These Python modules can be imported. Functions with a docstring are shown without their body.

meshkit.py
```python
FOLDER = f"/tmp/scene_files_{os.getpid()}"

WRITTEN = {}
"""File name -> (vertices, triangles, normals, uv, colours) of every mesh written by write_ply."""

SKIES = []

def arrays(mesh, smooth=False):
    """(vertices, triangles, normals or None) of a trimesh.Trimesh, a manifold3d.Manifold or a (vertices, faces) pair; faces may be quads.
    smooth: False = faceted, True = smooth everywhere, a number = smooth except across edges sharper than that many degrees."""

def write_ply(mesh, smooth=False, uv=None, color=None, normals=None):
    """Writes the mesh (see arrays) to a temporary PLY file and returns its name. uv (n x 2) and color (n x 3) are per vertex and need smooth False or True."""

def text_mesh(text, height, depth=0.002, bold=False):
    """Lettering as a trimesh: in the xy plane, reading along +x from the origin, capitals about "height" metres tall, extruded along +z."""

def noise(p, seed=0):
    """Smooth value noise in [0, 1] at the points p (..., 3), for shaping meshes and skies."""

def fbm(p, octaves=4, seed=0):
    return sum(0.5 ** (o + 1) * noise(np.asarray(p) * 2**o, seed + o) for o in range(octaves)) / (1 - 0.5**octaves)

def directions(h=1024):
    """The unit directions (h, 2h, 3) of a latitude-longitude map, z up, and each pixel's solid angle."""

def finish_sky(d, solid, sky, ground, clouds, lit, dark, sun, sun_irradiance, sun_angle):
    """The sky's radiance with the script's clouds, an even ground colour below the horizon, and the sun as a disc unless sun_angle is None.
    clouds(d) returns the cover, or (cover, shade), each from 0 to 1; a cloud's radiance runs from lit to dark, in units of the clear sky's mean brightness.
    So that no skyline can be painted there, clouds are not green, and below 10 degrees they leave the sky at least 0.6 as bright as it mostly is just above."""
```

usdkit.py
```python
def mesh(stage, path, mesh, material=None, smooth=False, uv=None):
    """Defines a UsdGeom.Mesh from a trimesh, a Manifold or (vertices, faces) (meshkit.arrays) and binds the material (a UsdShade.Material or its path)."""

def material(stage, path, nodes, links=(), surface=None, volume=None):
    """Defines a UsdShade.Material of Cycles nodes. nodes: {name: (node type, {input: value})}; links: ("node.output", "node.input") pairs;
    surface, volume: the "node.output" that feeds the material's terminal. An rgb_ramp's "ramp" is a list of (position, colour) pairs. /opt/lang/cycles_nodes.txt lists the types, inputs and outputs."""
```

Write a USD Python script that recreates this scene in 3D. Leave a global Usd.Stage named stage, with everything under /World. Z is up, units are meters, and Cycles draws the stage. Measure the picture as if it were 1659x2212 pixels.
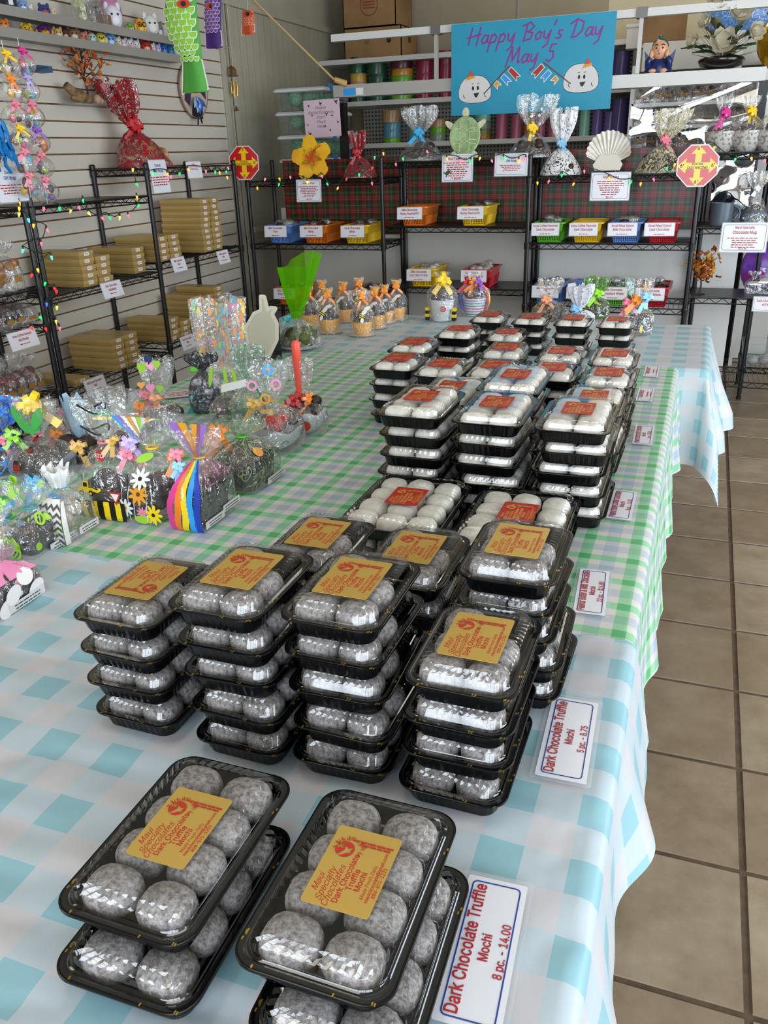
import math, random
import numpy as np, trimesh, meshkit, usdkit
from shapely.geometry import Polygon, LineString, Point, box as sbox
from shapely.ops import unary_union
from shapely import affinity
from pxr import Usd, UsdGeom, UsdLux, UsdShade, Sdf, Gf, Vt
stage = Usd.Stage.CreateInMemory()
UsdGeom.SetStageUpAxis(stage, UsdGeom.Tokens.z); UsdGeom.SetStageMetersPerUnit(stage, 1.0)
UsdGeom.Xform.Define(stage, '/World'); UsdGeom.Scope.Define(stage, '/World/Looks')
random.seed(7); RNG = np.random.default_rng(7)
# ---------------------------------------------------------------- camera
IW, IH, FPX = 1659, 2212, 1774.83
PITCH, YAW, ROLL, CAMH = .412446719, .365535257, -.0324136959, 1.45
_cy, _sy, _cp, _sp, _cr, _sr = math.cos(YAW), math.sin(YAW), math.cos(PITCH), math.sin(PITCH), math.cos(ROLL), math.sin(ROLL)
_fw = np.array([-_sy*_cp, _cy*_cp, -_sp]); _rt = np.array([_cy, _sy, 0.]); _up = np.cross(_rt, _fw)
CR, CU = _cr*_rt + _sr*_up, -_sr*_rt + _cr*_up
cam = UsdGeom.Camera.Define(stage, '/World/camera')
cam.CreateHorizontalApertureAttr(36.0); cam.CreateVerticalApertureAttr(36.0*IH/IW); cam.CreateFocalLengthAttr(36.0*FPX/IW)
cam.CreateClippingRangeAttr(Gf.Vec2f(.02, 100)); cam.CreateExposureAttr(-0.24)
_m = np.eye(4); _m[0,:3], _m[1,:3], _m[2,:3], _m[3,:3] = CR, CU, -_fw, (0, 0, CAMH)
cam.AddTransformOp().Set(Gf.Matrix4d(_m.tolist()))
def ray(x, y): return _fw + CR*((x-IW/2)/FPX) - CU*((y-IH/2)/FPX)
O3 = np.array([0, 0, CAMH])
def pz(x, y, z=.742): d = ray(x, y); return O3 + d*((z-CAMH)/d[2])      # where a sight line meets a level surface
def py(x, y, Y): d = ray(x, y); return O3 + d*(Y/d[1])                  # ... meets an upright plane facing the room
def px(x, y, X): d = ray(x, y); return O3 + d*(X/d[0])                  # ... meets a plane along the left wall
# ---------------------------------------------------------------- lights: daylight through two shop windows, ceiling lamps
def rectlight(path, c, sx, sy, ex, color, to, nrm=True):
    l = UsdLux.RectLight.Define(stage, path); l.CreateWidthAttr(sx); l.CreateHeightAttr(sy); l.CreateIntensityAttr(ex); l.CreateColorAttr(Gf.Vec3f(*color))
    z = -np.array(to, float); z /= np.linalg.norm(z); a = np.array([0, 0, 1.]) if abs(z[2]) < .9 else np.array([0, 1., 0])
    x = np.cross(a, z); x /= np.linalg.norm(x); y = np.cross(z, x); m = np.eye(4); m[0,:3], m[1,:3], m[2,:3], m[3,:3] = x, y, z, c
    l.AddTransformOp().Set(Gf.Matrix4d(m.tolist())); return l
RX0, RX1, RY0, RY1, RZ = -3.1, 3.6, -2.2, 7.62, 3.05
DAY, LAMP = (.80, .90, 1.0), (1.0, .93, .82)
rectlight('/World/daylight_front', (.9, RY0+.02, 1.45), 4.6, 2.1, 10.0, DAY, (0, 1, 0))
rectlight('/World/daylight_side', (RX1-.02, 2.2, 1.45), 4.4, 2.1, 10.0, DAY, (-1, 0, 0))
LAMPS = [(-.9, .8), (-.1, 3.7), (1.3, 2.4), (-.6, 6.3), (1.9, 6.2), (-2.4, .3)]
for i, (x, y) in enumerate(LAMPS): rectlight('/World/lamp_light_%d' % i, (x, y, RZ-.06), .55, 1.15, 5.0, LAMP, (0, 0, -1))
# ---------------------------------------------------------------- materials
def lin(h):
    if not isinstance(h, str): return tuple(h)
    c = [int(h[i:i+2], 16)/255 for i in (0, 2, 4)]
    return tuple(x/12.92 if x <= .04045 else ((x+.055)/1.055)**2.4 for x in c)
MATS = {}
def rawmat(name, nodes, links, surf, vol=None):
    if name not in MATS: MATS[name] = usdkit.material(stage, '/World/Looks/'+name, nodes, links, surface=surf, volume=vol)
    return MATS[name]
def mat(name, col='808080', rough=.5, metal=0., **kw):
    if name in MATS: return MATS[name]
    d = {'base_color': lin(col), 'roughness': rough, 'metallic': metal}; d.update(kw)
    return rawmat(name, {'p': ('principled_bsdf', d)}, [], 'p.BSDF')
def noisemat(name, c1, c2, scale, rough=.5, detail=4, bump=0., lo=.35, hi=.65, metal=0., stretch=(1, 1, 1), bscale=None, nr=.5, **kw):
    if name in MATS: return MATS[name]
    n = {'t': ('texture_coordinate', {}), 'm': ('mapping', {'scale': stretch}), 'n': ('noise_texture', {'scale': scale, 'detail': float(detail), 'roughness': nr}), 'r': ('rgb_ramp', {'ramp': [(lo, lin(c1)), (hi, lin(c2))]}), 'p': ('principled_bsdf', dict({'roughness': rough, 'metallic': metal}, **kw))}
    l = [('t.object', 'm.vector'), ('m.vector', 'n.vector'), ('n.fac', 'r.fac'), ('r.color', 'p.base_color')]
    if bump:
        n['b'] = ('bump', {'strength': bump, 'distance': .002}); n['n2'] = ('noise_texture', {'scale': bscale or scale*3, 'detail': 3.}); l += [('m.vector', 'n2.vector'), ('n2.fac', 'b.height'), ('b.normal', 'p.normal')]
    return rawmat(name, n, l, 'p.BSDF')
def clearmat(name, tint=(1, 1, 1), base=.045, gain=.75, power=4., rough=.04, diffuse=0., dcol='ffffff', bump=0., bscale=60.):
    """thin clear plastic: see-through, with mirror highlights that grow at grazing angles"""
    if name in MATS: return MATS[name]
    n = {'w': ('layer_weight', {'blend': .5}), 'k': ('math', {'math_type': 'power', 'value2': power}), 'g': ('math', {'math_type': 'multiply_add', 'value2': gain, 'value3': base}), 't': ('transparent_bsdf', {'color': tint}), 's': ('glossy_bsdf', {'color': (1, 1, 1), 'roughness': rough}), 'x': ('mix_closure', {})}
    l = [('w.facing', 'k.value1'), ('k.value', 'g.value1'), ('g.value', 'x.fac')]
    if diffuse:
        n['d'] = ('diffuse_bsdf', {'color': lin(dcol)}); n['y'] = ('mix_closure', {'fac': diffuse}); l += [('t.BSDF', 'y.closure1'), ('d.BSDF', 'y.closure2'), ('y.closure', 'x.closure1')]
    else: l += [('t.BSDF', 'x.closure1')]
    l += [('s.BSDF', 'x.closure2')]
    if bump:
        n['c'] = ('texture_coordinate', {}); n['n'] = ('noise_texture', {'scale': bscale, 'detail': 2.}); n['b'] = ('bump', {'strength': bump, 'distance': .01}); l += [('c.object', 'n.vector'), ('n.fac', 'b.height'), ('b.normal', 's.normal')]
    return rawmat(name, n, l, 'x.closure')
def cellomat(name, kind='plain', cols=(), scale=40., cover=.5, tint=(1, 1, 1), bump=.6, haze=.04):
    """cellophane, printed with spots / sprinkles / lace of the given colours"""
    if name in MATS: return MATS[name]
    n = {'w': ('layer_weight', {'blend': .5}), 'k': ('math', {'math_type': 'power', 'value2': 3.}), 'g': ('math', {'math_type': 'multiply_add', 'value2': .85, 'value3': .12}), 't': ('transparent_bsdf', {'color': tint}), 's': ('glossy_bsdf', {'color': (1, 1, 1), 'roughness': .07}), 'x': ('mix_closure', {}), 'c': ('texture_coordinate', {}), 'bn': ('noise_texture', {'scale': 38., 'detail': 2., 'distortion': 1.4}), 'b': ('bump', {'strength': bump, 'distance': .012})}
    l = [('w.facing', 'k.value1'), ('k.value', 'g.value1'), ('g.value', 'x.fac'), ('t.BSDF', 'x.closure1'), ('s.BSDF', 'x.closure2'), ('c.object', 'bn.vector'), ('bn.fac', 'b.height'), ('b.normal', 's.normal')]
    if haze:
        n['hz'] = ('diffuse_bsdf', {'color': lin('e4e6ea')}); n['hy'] = ('mix_closure', {'fac': haze}); l = [q for q in l if q != ('t.BSDF', 'x.closure1')]+[('t.BSDF', 'hy.closure1'), ('hz.BSDF', 'hy.closure2'), ('hy.closure', 'x.closure1')]
    if kind == 'plain': return rawmat(name, n, l, 'x.closure')
    cs = [lin(c) for c in cols]; ramp = [((i+.0)/len(cs), c) for i, c in enumerate(cs)]
    n['pd'] = ('principled_bsdf', {'roughness': .35}); n['cr'] = ('rgb_ramp', {'ramp': ramp, 'interpolate': False}); n['o'] = ('mix_closure', {})
    if kind == 'lace':
        n['v'] = ('noise_texture', {'scale': scale, 'detail': 1., 'distortion': 2.5}); n['a'] = ('math', {'math_type': 'subtract', 'value2': .5}); n['ab'] = ('math', {'math_type': 'absolute'}); n['th'] = ('math', {'math_type': 'less_than', 'value2': cover})
        l += [('v.fac', 'a.value1'), ('a.value', 'ab.value1'), ('ab.value', 'th.value1'), ('v.fac', 'cr.fac')]
    else:
        st = (1, 1, 1) if kind == 'spots' else (1, 1, .38)
        n['v'] = ('voronoi_texture', {'scale': scale, 'randomness': 1.}); n['mp'] = ('mapping', {'scale': st, 'rotation': (0, 0, 0) if kind == 'spots' else (.5, .6, 0)}); n['th'] = ('math', {'math_type': 'less_than', 'value2': cover}); n['sc'] = ('separate_color', {})
        l += [('c.object', 'mp.vector'), ('mp.vector', 'v.vector'), ('v.distance', 'th.value1'), ('v.color', 'sc.color'), ('sc.r', 'cr.fac')]
        l = [q for q in l if q != ('c.object', 'v.vector')]
    if kind == 'lace': l += [('c.object', 'v.vector')]
    l += [('th.value', 'o.fac'), ('x.closure', 'o.closure1'), ('cr.color', 'pd.base_color'), ('pd.BSDF', 'o.closure2')]
    return rawmat(name, n, l, 'o.closure')
# ---------------------------------------------------------------- prims
USED = {}
def newpath(parent, name):
    k = parent + '/' + name; n = USED.get(k, -1) + 1; USED[k] = n
    return k if n == 0 else '%s_%03d' % (k, n)
def tag(o, label=None, cat=None, group=None, kind=None):
    for k, v in (('label', label), ('category', cat), ('group', group), ('kind', kind)):
        if v: o.SetCustomDataByKey(k, v)
def frame(loc, xd=(1, 0, 0), yd=(0, 1, 0)):
    x = np.array(xd, float); x /= np.linalg.norm(x); y = np.array(yd, float); z = np.cross(x, y); z /= np.linalg.norm(z); y = np.cross(z, x)
    m = np.eye(4); m[:3,0], m[:3,1], m[:3,2], m[:3,3] = x, y, z, loc; return m
def place(x, loc, rz, mx, scale):
    if mx is not None: x.AddTransformOp().Set(Gf.Matrix4d(np.array(mx).T.tolist()))
    else:
        x.AddTranslateOp().Set(Gf.Vec3d(*map(float, loc)))
        if rz: x.AddRotateZOp().Set(math.degrees(rz))
    if scale is not None: x.AddScaleOp().Set(Gf.Vec3f(*([scale]*3 if np.ndim(scale) == 0 else scale)))
def thing(name, label=None, cat=None, loc=(0, 0, 0), rz=0, group=None, mx=None, scale=None, kind=None):
    x = UsdGeom.Xform.Define(stage, newpath('/World', name)); place(x, loc, rz, mx, scale); tag(x.GetPrim(), label, cat, group, kind); return str(x.GetPath())
def setting(name): return thing(name, kind='structure')
def copy(src, label, loc=(0, 0, 0), rz=0, group=None, mx=None, scale=None):
    p = stage.GetPrimAtPath(src); was = p.GetCustomData(); base = src.split('/')[-1]
    base = base[:-4] if base[-4:-3] == '_' and base[-3:].isdigit() else base
    x = UsdGeom.Xform.Define(stage, newpath('/World', base)); x.GetPrim().GetReferences().AddInternalReference(src); x.GetPrim().SetInstanceable(True)
    x.ClearXformOpOrder()
    x.SetXformOpOrder([]); mm = np.eye(4)
    if mx is not None: mm = np.array(mx, float)
    else: mm[:3, 3] = loc; c, s = math.cos(rz), math.sin(rz); mm[:2,:2] = [[c, -s], [s, c]]
    if scale is not None: mm[:3,:3] = mm[:3,:3] * np.broadcast_to(np.array(scale, float), 3)
    x.AddTransformOp(opSuffix='place').Set(Gf.Matrix4d(mm.T.tolist())); tag(x.GetPrim(), label, was.get('category'), group or was.get('group')); return str(x.GetPath())
def emit(path, vf, m, smooth=False, uv=None):
    v, f = vf.vf() if isinstance(vf, G) else vf
    v = np.asarray(v, np.float32); f = np.asarray(f, np.int32)
    if smooth not in (False, True) : usdkit.mesh(stage, path, (v.astype(float), f), m, smooth=smooth, uv=None); return path
    me = UsdGeom.Mesh.Define(stage, path); me.CreatePointsAttr(Vt.Vec3fArray.FromNumpy(v)); me.CreateFaceVertexCountsAttr(Vt.IntArray.FromNumpy(np.full(len(f), 3, np.int32))); me.CreateFaceVertexIndicesAttr(Vt.IntArray.FromNumpy(f.ravel())); me.CreateSubdivisionSchemeAttr('none')
    if smooth:
        fn = np.cross(v[f[:,1]]-v[f[:,0]], v[f[:,2]]-v[f[:,0]]); n = np.zeros_like(v)
        for k in range(3): np.add.at(n, f[:,k], fn)
        n /= np.maximum(np.linalg.norm(n, axis=1, keepdims=True), 1e-20); me.CreateNormalsAttr(Vt.Vec3fArray.FromNumpy(n.astype(np.float32))); me.SetNormalsInterpolation('vertex')
    if uv is not None: UsdGeom.PrimvarsAPI(me).CreatePrimvar('st', Sdf.ValueTypeNames.TexCoord2fArray, 'vertex').Set(Vt.Vec2fArray.FromNumpy(np.asarray(uv, np.float32)))
    UsdShade.MaterialBindingAPI.Apply(me.GetPrim()).Bind(m); return path
def part(parent, name, vf, m, smooth=False, label=None, uv=None, kind=None):
    p = emit(newpath(parent, name), vf, m, smooth, uv)
    if label or kind: tag(stage.GetPrimAtPath(p), label, None, None, kind)
    return p
def solo(name, vf, m, label=None, cat=None, smooth=False, group=None, kind=None, uv=None):
    p = emit(newpath('/World', name), vf, m, smooth, uv); tag(stage.GetPrimAtPath(p), label, cat, group, kind); return p
# ---------------------------------------------------------------- mesh kit
class G:
    def __init__(s): s.V, s.F, s.n = [], [], 0
    def add(s, v, f, mx=None):
        v = np.asarray(v, float)
        if mx is not None: v = v @ np.asarray(mx)[:3,:3].T + np.asarray(mx)[:3,3]
        s.V.append(v); s.F.append(np.asarray(f, int) + s.n); s.n += len(v); return s
    def vf(s): return np.vstack(s.V), np.vstack(s.F)
    def box(s, c, d, mx=None, taper=1.):
        x, y, z = np.array(d)/2; t = taper
        v = np.array([[-x,-y,-z],[x,-y,-z],[x,y,-z],[-x,y,-z],[-x*t,-y*t,z],[x*t,-y*t,z],[x*t,y*t,z],[-x*t,y*t,z]]) + np.array(c)
        return s.add(v, [[0,2,1],[0,3,2],[4,5,6],[4,6,7],[0,1,5],[0,5,4],[1,2,6],[1,6,5],[2,3,7],[2,7,6],[3,0,4],[3,4,7]], mx)
    def b2(s, lo, hi): return s.box((np.array(lo)+hi)/2, np.array(hi)-lo)
    def loft(s, rings, cap0=False, cap1=False, closed=True, mx=None):
        r = [np.asarray(x, float) for x in rings]; n = len(r[0]); m = n if closed else n-1; v = np.vstack(r); f = []
        j = np.arange(m); k = (j+1) % n
        for i in range(len(r)-1):
            a, b, c, d = i*n+j, i*n+k, (i+1)*n+k, (i+1)*n+j; f.append(np.stack([a, b, c], 1)); f.append(np.stack([a, c, d], 1))
        f = np.vstack(f)
        if cap0: v = np.vstack([v, r[0].mean(0)]); f = np.vstack([f, np.stack([np.full(m, len(v)-1), k, j], 1)])
        if cap1: o = (len(r)-1)*n; v = np.vstack([v, r[-1].mean(0)]); f = np.vstack([f, np.stack([np.full(m, len(v)-1), o+j, o+k], 1)])
        return s.add(v, f, mx)
    def lathe(s, prof, c=(0, 0, 0), n=20, cap0=True, cap1=True, mx=None, wob=None):
        a = np.arange(n)*2*np.pi/n; w = np.ones(n) if wob is None else wob(a)
        return s.loft([np.stack([r*w*np.cos(a)+c[0], r*w*np.sin(a)+c[1], np.full(n, z+c[2])], 1) for r, z in prof], cap0, cap1, mx=mx)
    def tube(s, pts, r, n=6, mx=None, caps=True):
        p = np.asarray(pts, float); t = np.gradient(p, axis=0); t /= np.linalg.norm(t, axis=1, keepdims=True)+1e-12
        u = np.cross(t[0], [0, 0, 1.]); u = np.cross(t[0], [1., 0, 0]) if np.linalg.norm(u) < 1e-3 else u; rr = np.broadcast_to(r, len(p)); a = np.arange(n)*2*np.pi/n; rings = []
        for i in range(len(p)):
            u = u - t[i]*np.dot(u, t[i]); u /= np.linalg.norm(u)+1e-12; w = np.cross(t[i], u)
            rings.append(p[i] + rr[i]*(np.cos(a)[:,None]*u + np.sin(a)[:,None]*w))
        return s.loft(rings, caps, caps, mx=mx)
    def bar(s, p0, p1, r, n=6): return s.tube([p0, p1], r, n)
    def ball(s, c, r, n=12, mx=None, warp=None):
        a, b = np.meshgrid(np.linspace(0, np.pi, n//2+2), np.arange(n)*2*np.pi/n, indexing='ij'); d = np.stack([np.sin(a)*np.cos(b), np.sin(a)*np.sin(b), np.cos(a)], -1)[::-1]
        d = d*(np.array(r)*np.ones(3)); d = d if warp is None else warp(d)
        return s.loft([x + np.array(c) for x in d], mx=mx)
    def poly(s, pg, z0=0., z1=None, mx=None):
        for g in getattr(pg, 'geoms', [pg]):
            if g.is_empty or g.area < 1e-10: continue
            if z1 is None: v, f = trimesh.creation.triangulate_polygon(g, engine='earcut'); v = np.c_[v, np.full(len(v), z0)]; s.add(v, up(v, f), mx)
            else:
                m = trimesh.creation.extrude_polygon(g, z1-z0, engine='earcut'); s.add(np.array(m.vertices)+[0, 0, z0], m.faces, mx)
        return s
def up(v, f):
    f = np.array(f); n = np.cross(v[f[:,1]]-v[f[:,0]], v[f[:,2]]-v[f[:,0]])[:,2]; f[n < 0] = f[n < 0][:, ::-1]; return f
def rrect(w, l, r, n=6, cx=0., cy=0.):
    o = []
    for sx, sy, a0 in ((1, 1, 0), (-1, 1, 90), (-1, -1, 180), (1, -1, 270)):
        for k in range(n+1): a = math.radians(a0+90*k/n); o.append((cx+sx*(w/2-r)+r*math.cos(a), cy+sy*(l/2-r)+r*math.sin(a)))
    return np.array(o)
def resample(p, n):
    q = np.vstack([p, p[:1]]); d = np.r_[0, np.cumsum(np.linalg.norm(np.diff(q, axis=0), axis=1))]; s = np.arange(n)*d[-1]/n
    return np.stack([np.interp(s, d, q[:,0]), np.interp(s, d, q[:,1])], 1)
TXT = {}
def text(t, h, bold=True):
    k = (t, bold)
    if k not in TXT:
        m = meshkit.text_mesh(t, 1.0, .05, bold); v, f = np.array(m.vertices), np.array(m.faces); nz = np.cross(v[f[:,1]]-v[f[:,0]], v[f[:,2]]-v[f[:,0]])[:,2]; f = f[(nz > 1e-9) & (v[f][:,:,2].min(1) > .04)]
        u, i = np.unique(f, return_inverse=True); TXT[k] = (v[u][:,:2], i.reshape(-1, 3))
    v, f = TXT[k]; return v*h, f
def lettering(g, t, h, x, y, z=.0006, align='c', wide=None, bold=True, shear=0., sx=1., mx=None):
    """a line of flat print; wide squeezes it to a width"""
    v, f = text(t, h, bold); v = v.copy(); v[:,0] += shear*v[:,1]; w = v[:,0].max()-v[:,0].min(); v[:,0] -= v[:,0].min(); k = sx if wide is None else min(sx, wide/w); v[:,0] *= k; w *= k
    v[:,0] += x - (w/2 if align == 'c' else w if align == 'r' else 0); v[:,1] += y; g.add(np.c_[v, np.full(len(v), z)], f, mx); return w
def dashes(g, x, y, w, h, z=.0006, align='c', rg=random):
    """a line of print too small to read: broken strokes"""
    ww = w*rg.uniform(.72, 1.); x0 = x-ww/2 if align == 'c' else x+w/2-ww; e = 0.
    while e < ww-.4*h:
        k = min(rg.uniform(1.2, 3.6)*h, ww-e); g.add([[x0+e, y, z], [x0+e+k, y, z], [x0+e+k, y+h*.62, z], [x0+e, y+h*.62, z]], [[0, 1, 2], [0, 2, 3]]); e += k+.55*h
# ================================================================ the setting
def grout(name): return noisemat(name, '5a4a3c', '6e5c4b', 30, .9)
TILEM = [noisemat('tile_%d' % i, a, b, 6.5, .40, 8, .2, .3, .7, bscale=90, nr=.65) for i, (a, b) in enumerate([('7a6650', '9a8a74'), ('715e49', '938069'), ('826d57', 'a0917b'), ('76624c', '907e67')])]
fl = setting('floor')
part(fl, 'grout_bed', G().b2((RX0-.5, RY0-.2, -.06), (RX1+.2, RY1+.2, -.006)), rawmat('grout_floor', {'t': ('texture_coordinate', {}), 'm': ('mapping', {'location': (-.2345+.343*20, -1.147+.343*20, 0)}), 'b': ('brick_texture', {'offset': 0., 'color1': lin('8a7a66'), 'color2': lin('9c8d79'), 'mortar': lin('5f4e3f'), 'scale': 1., 'mortar_size': .005, 'brick_width': .343, 'row_height': .343}), 'p': ('principled_bsdf', {'roughness': .5})}, [('t.object', 'm.vector'), ('m.vector', 'b.vector'), ('b.color', 'p.base_color')], 'p.BSDF'))
for i in range(-2, 4):
    for j in range(-1, 15):
        x, y = .2345+.343*i, 1.147+.343*j; dz = random.uniform(-.0006, .0006)
        part(fl, 'tile', G().box((0, 0, -.004), (.332, .332, .008+dz), frame((x+.1715, y+.1715, 0)), .985), random.choice(TILEM))
part(fl, 'grout_line', G().b2((.2345-.686-.1, .804-.05, -.0065), (.2345+.343*4+.02, 6.35, -.0035)), noisemat('grout_line', '4c3c2c', '5e4c39', 30, .9))
cream, white, bead = noisemat('wall_cream', 'b9ae98', 'c2b8a3', 2., .75), mat('panel_white', 'd6d4d0', .35), noisemat('bead_paint', 'aaa491', 'b4ae9b', 3., .55)
SLAT = [noisemat('slat_%d' % i, a, b, 1.3, .5, 3, stretch=(1, .3, 1)) for i, (a, b) in enumerate([('c4bcae', 'cdc5b8'), ('c8c0b3', 'd1cabd'), ('c1b8aa', 'cbc3b6')])]
wl = setting('wall_left')
part(wl, 'groove_backing', G().b2((-3.2, 0.2, 0), (-3.112, 5.37, 2.62)), noisemat('groove_brown', '6b4c2e', '7d5b3a', 9, .8))
for k in range(-19, 14):
    z0 = 1.489+.0762*k+.0042
    part(wl, 'slat', G().box((0, 0, 0), (.0686, 5.17, .012), frame((-3.106, 2.785, z0+.034), (0, 0, 1), (0, 1, 0)), .99) if z0 > 0 else G().b2((-3.112, .2, 0), (-3.1, 5.37, .03)), SLAT[k % 3])
part(wl, 'upper_wall', G().b2((-3.2, RY0, 2.62), (-3.1, 5.37, RZ)), cream); part(wl, 'front_wall_end', G().b2((-3.2, RY0, 0), (-3.1, .2, 2.62)), cream)
part(wl, 'bead_backing', G().b2((-3.2, 5.37, 0), (-3.108, RY1, RZ)), bead)
for i in range(22):
    y = 5.56+.094*i
    if y < RY1-.05: part(wl, 'bead_plank', G().box((0, 0, 0), (1.42, .09, .008), frame((-3.104, y+.045, 1.66), (0, 0, 1), (0, 1, 0)), .97), bead)
part(wl, 'wainscot', G().b2((-3.11, 5.5, 0), (-3.096, RY1, .93)), bead)
t1 = setting('trim_1')
for y, w in ((5.375, .05), (5.44, .022), (5.50, .045)): part(t1, 'moulding', G().b2((-3.102, y, 0), (-3.085, y+w, 2.45)), bead)
t2 = setting('trim_2'); part(t2, 'ledge', G().b2((-3.1, 5.55, .945), (-3.05, RY1, .985)), bead); part(t2, 'apron', G().b2((-3.1, 5.55, .90), (-3.08, RY1, .945)), bead)
t3 = setting('trim_3'); part(t3, 'cap_rail', G().b2((-3.102, 5.42, 2.36), (-3.075, RY1, 2.40)), bead)
wb = setting('wall_back'); part(wb, 'wall_sheet', G().b2((RX0-.1, RY1, 0), (-.9, RY1+.1, RZ)), noisemat('wall_tan', 'a89a80', 'b0a288', 2., .75)); part(wb, 'wall_sheet', G().b2((-.9, RY1+.004, 0), (RX1+.1, RY1+.1, RZ)), noisemat('wall_butter', 'dccdac', 'e2d4b4', 2., .75))
part(wb, 'seam_batten', G().b2((-1.62, RY1-.012, 1.9), (-1.60, RY1, RZ)), bead)
wr = setting('wall_right'); wf = setting('wall_front'); plain = mat('wall_plain', 'bdb5a6', .8)
for a, b in (((RX1, RY0, 0), (RX1+.1, 0, RZ)), ((RX1, 4.4, 0), (RX1+.1, RY1, RZ)), ((RX1, 0, 0), (RX1+.1, 4.4, .38)), ((RX1, 0, 2.52), (RX1+.1, 4.4, RZ))): part(wr, 'wall_sheet', G().b2(a, b), plain)
for a, b in (((RX0, RY0-.1, 0), (-1.42, RY0, RZ)), ((3.22, RY0-.1, 0), (RX1, RY0, RZ)), ((-1.42, RY0-.1, 0), (3.22, RY0, .38)), ((-1.42, RY0-.1, 2.52), (3.22, RY0, RZ))): part(wf, 'wall_sheet', G().b2(a, b), plain)
alu = mat('window_aluminium', '6f6f70', .4, .6)
w1 = setting('window_1')
for x in np.linspace(-1.42, 3.22, 5): part(w1, 'mullion', G().b2((x-.035, RY0+.03, .38), (x+.035, RY0+.09, 2.52)), alu)
for z in (.40, 1.75, 2.50): part(w1, 'rail', G().b2((-1.42, RY0+.03, z-.025), (3.22, RY0+.08, z+.025)), alu)
w2 = setting('window_2')
for y in np.linspace(0, 4.4, 4): part(w2, 'mullion', G().b2((RX1-.09, y-.035, .38), (RX1-.03, y+.035, 2.52)), alu)
for z in (.40, 2.50): part(w2, 'rail', G().b2((RX1-.08, 0, z-.025), (RX1-.03, 4.4, z+.025)), alu)
solo('ceiling', G().b2((RX0-.1, RY0-.1, RZ), (RX1+.1, RY1+.1, RZ+.1)), mat('ceiling_white', 'aca79b', .8), kind='structure')
for i, (x, y) in enumerate(LAMPS):
    c = setting('trim_%d' % (4+i)); g = G()
    for sx in (-1, 1): g.b2((x+sx*.30-.02, y-.62, RZ-.09), (x+sx*.30+.02, y+.62, RZ))
    for s in (-1, 1): g.b2((x-.30, y+s*.60-.02, RZ-.09), (x+.30, y+s*.60+.02, RZ))
    part(c, 'lamp_frame', g, mat('lamp_frame', 'dddddd', .5))
# ================================================================ tables and cloths
def folding_table(x0, x1, y0, y1, label):
    t = thing('folding_table', label, 'table', ((x0+x1)/2, (y0+y1)/2, 0)); w, d = x1-x0, y1-y0
    part(t, 'tabletop', G().box((0, 0, .715), (w-.01, d-.01, .04)), mat('table_plastic', 'c9c7c0', .5))
    for sx in (-1, 1):
        for sy in (-1, 1): part(t, 'leg', G().bar((sx*(w/2-.12), sy*(d/2-.1), 0), (sx*(w/2-.12), sy*(d/2-.1), .696), .014, 8), mat('table_steel', '55575a', .4, .7), True)
TZ = .735
folding_table(-1.66, -.05, .33, 1.135, 'white folding table under the wide blue check cloth nearest the viewer')
folding_table(-1.66, -.86, 1.15, 2.965, 'white folding table under the left half of the green check cloth')
folding_table(-.85, -.05, 1.15, 2.965, 'white folding table under the right half of the green check cloth')
folding_table(-1.86, .05, 2.985, 3.745, 'white folding table under the far blue check cloth before the back racks')
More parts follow.
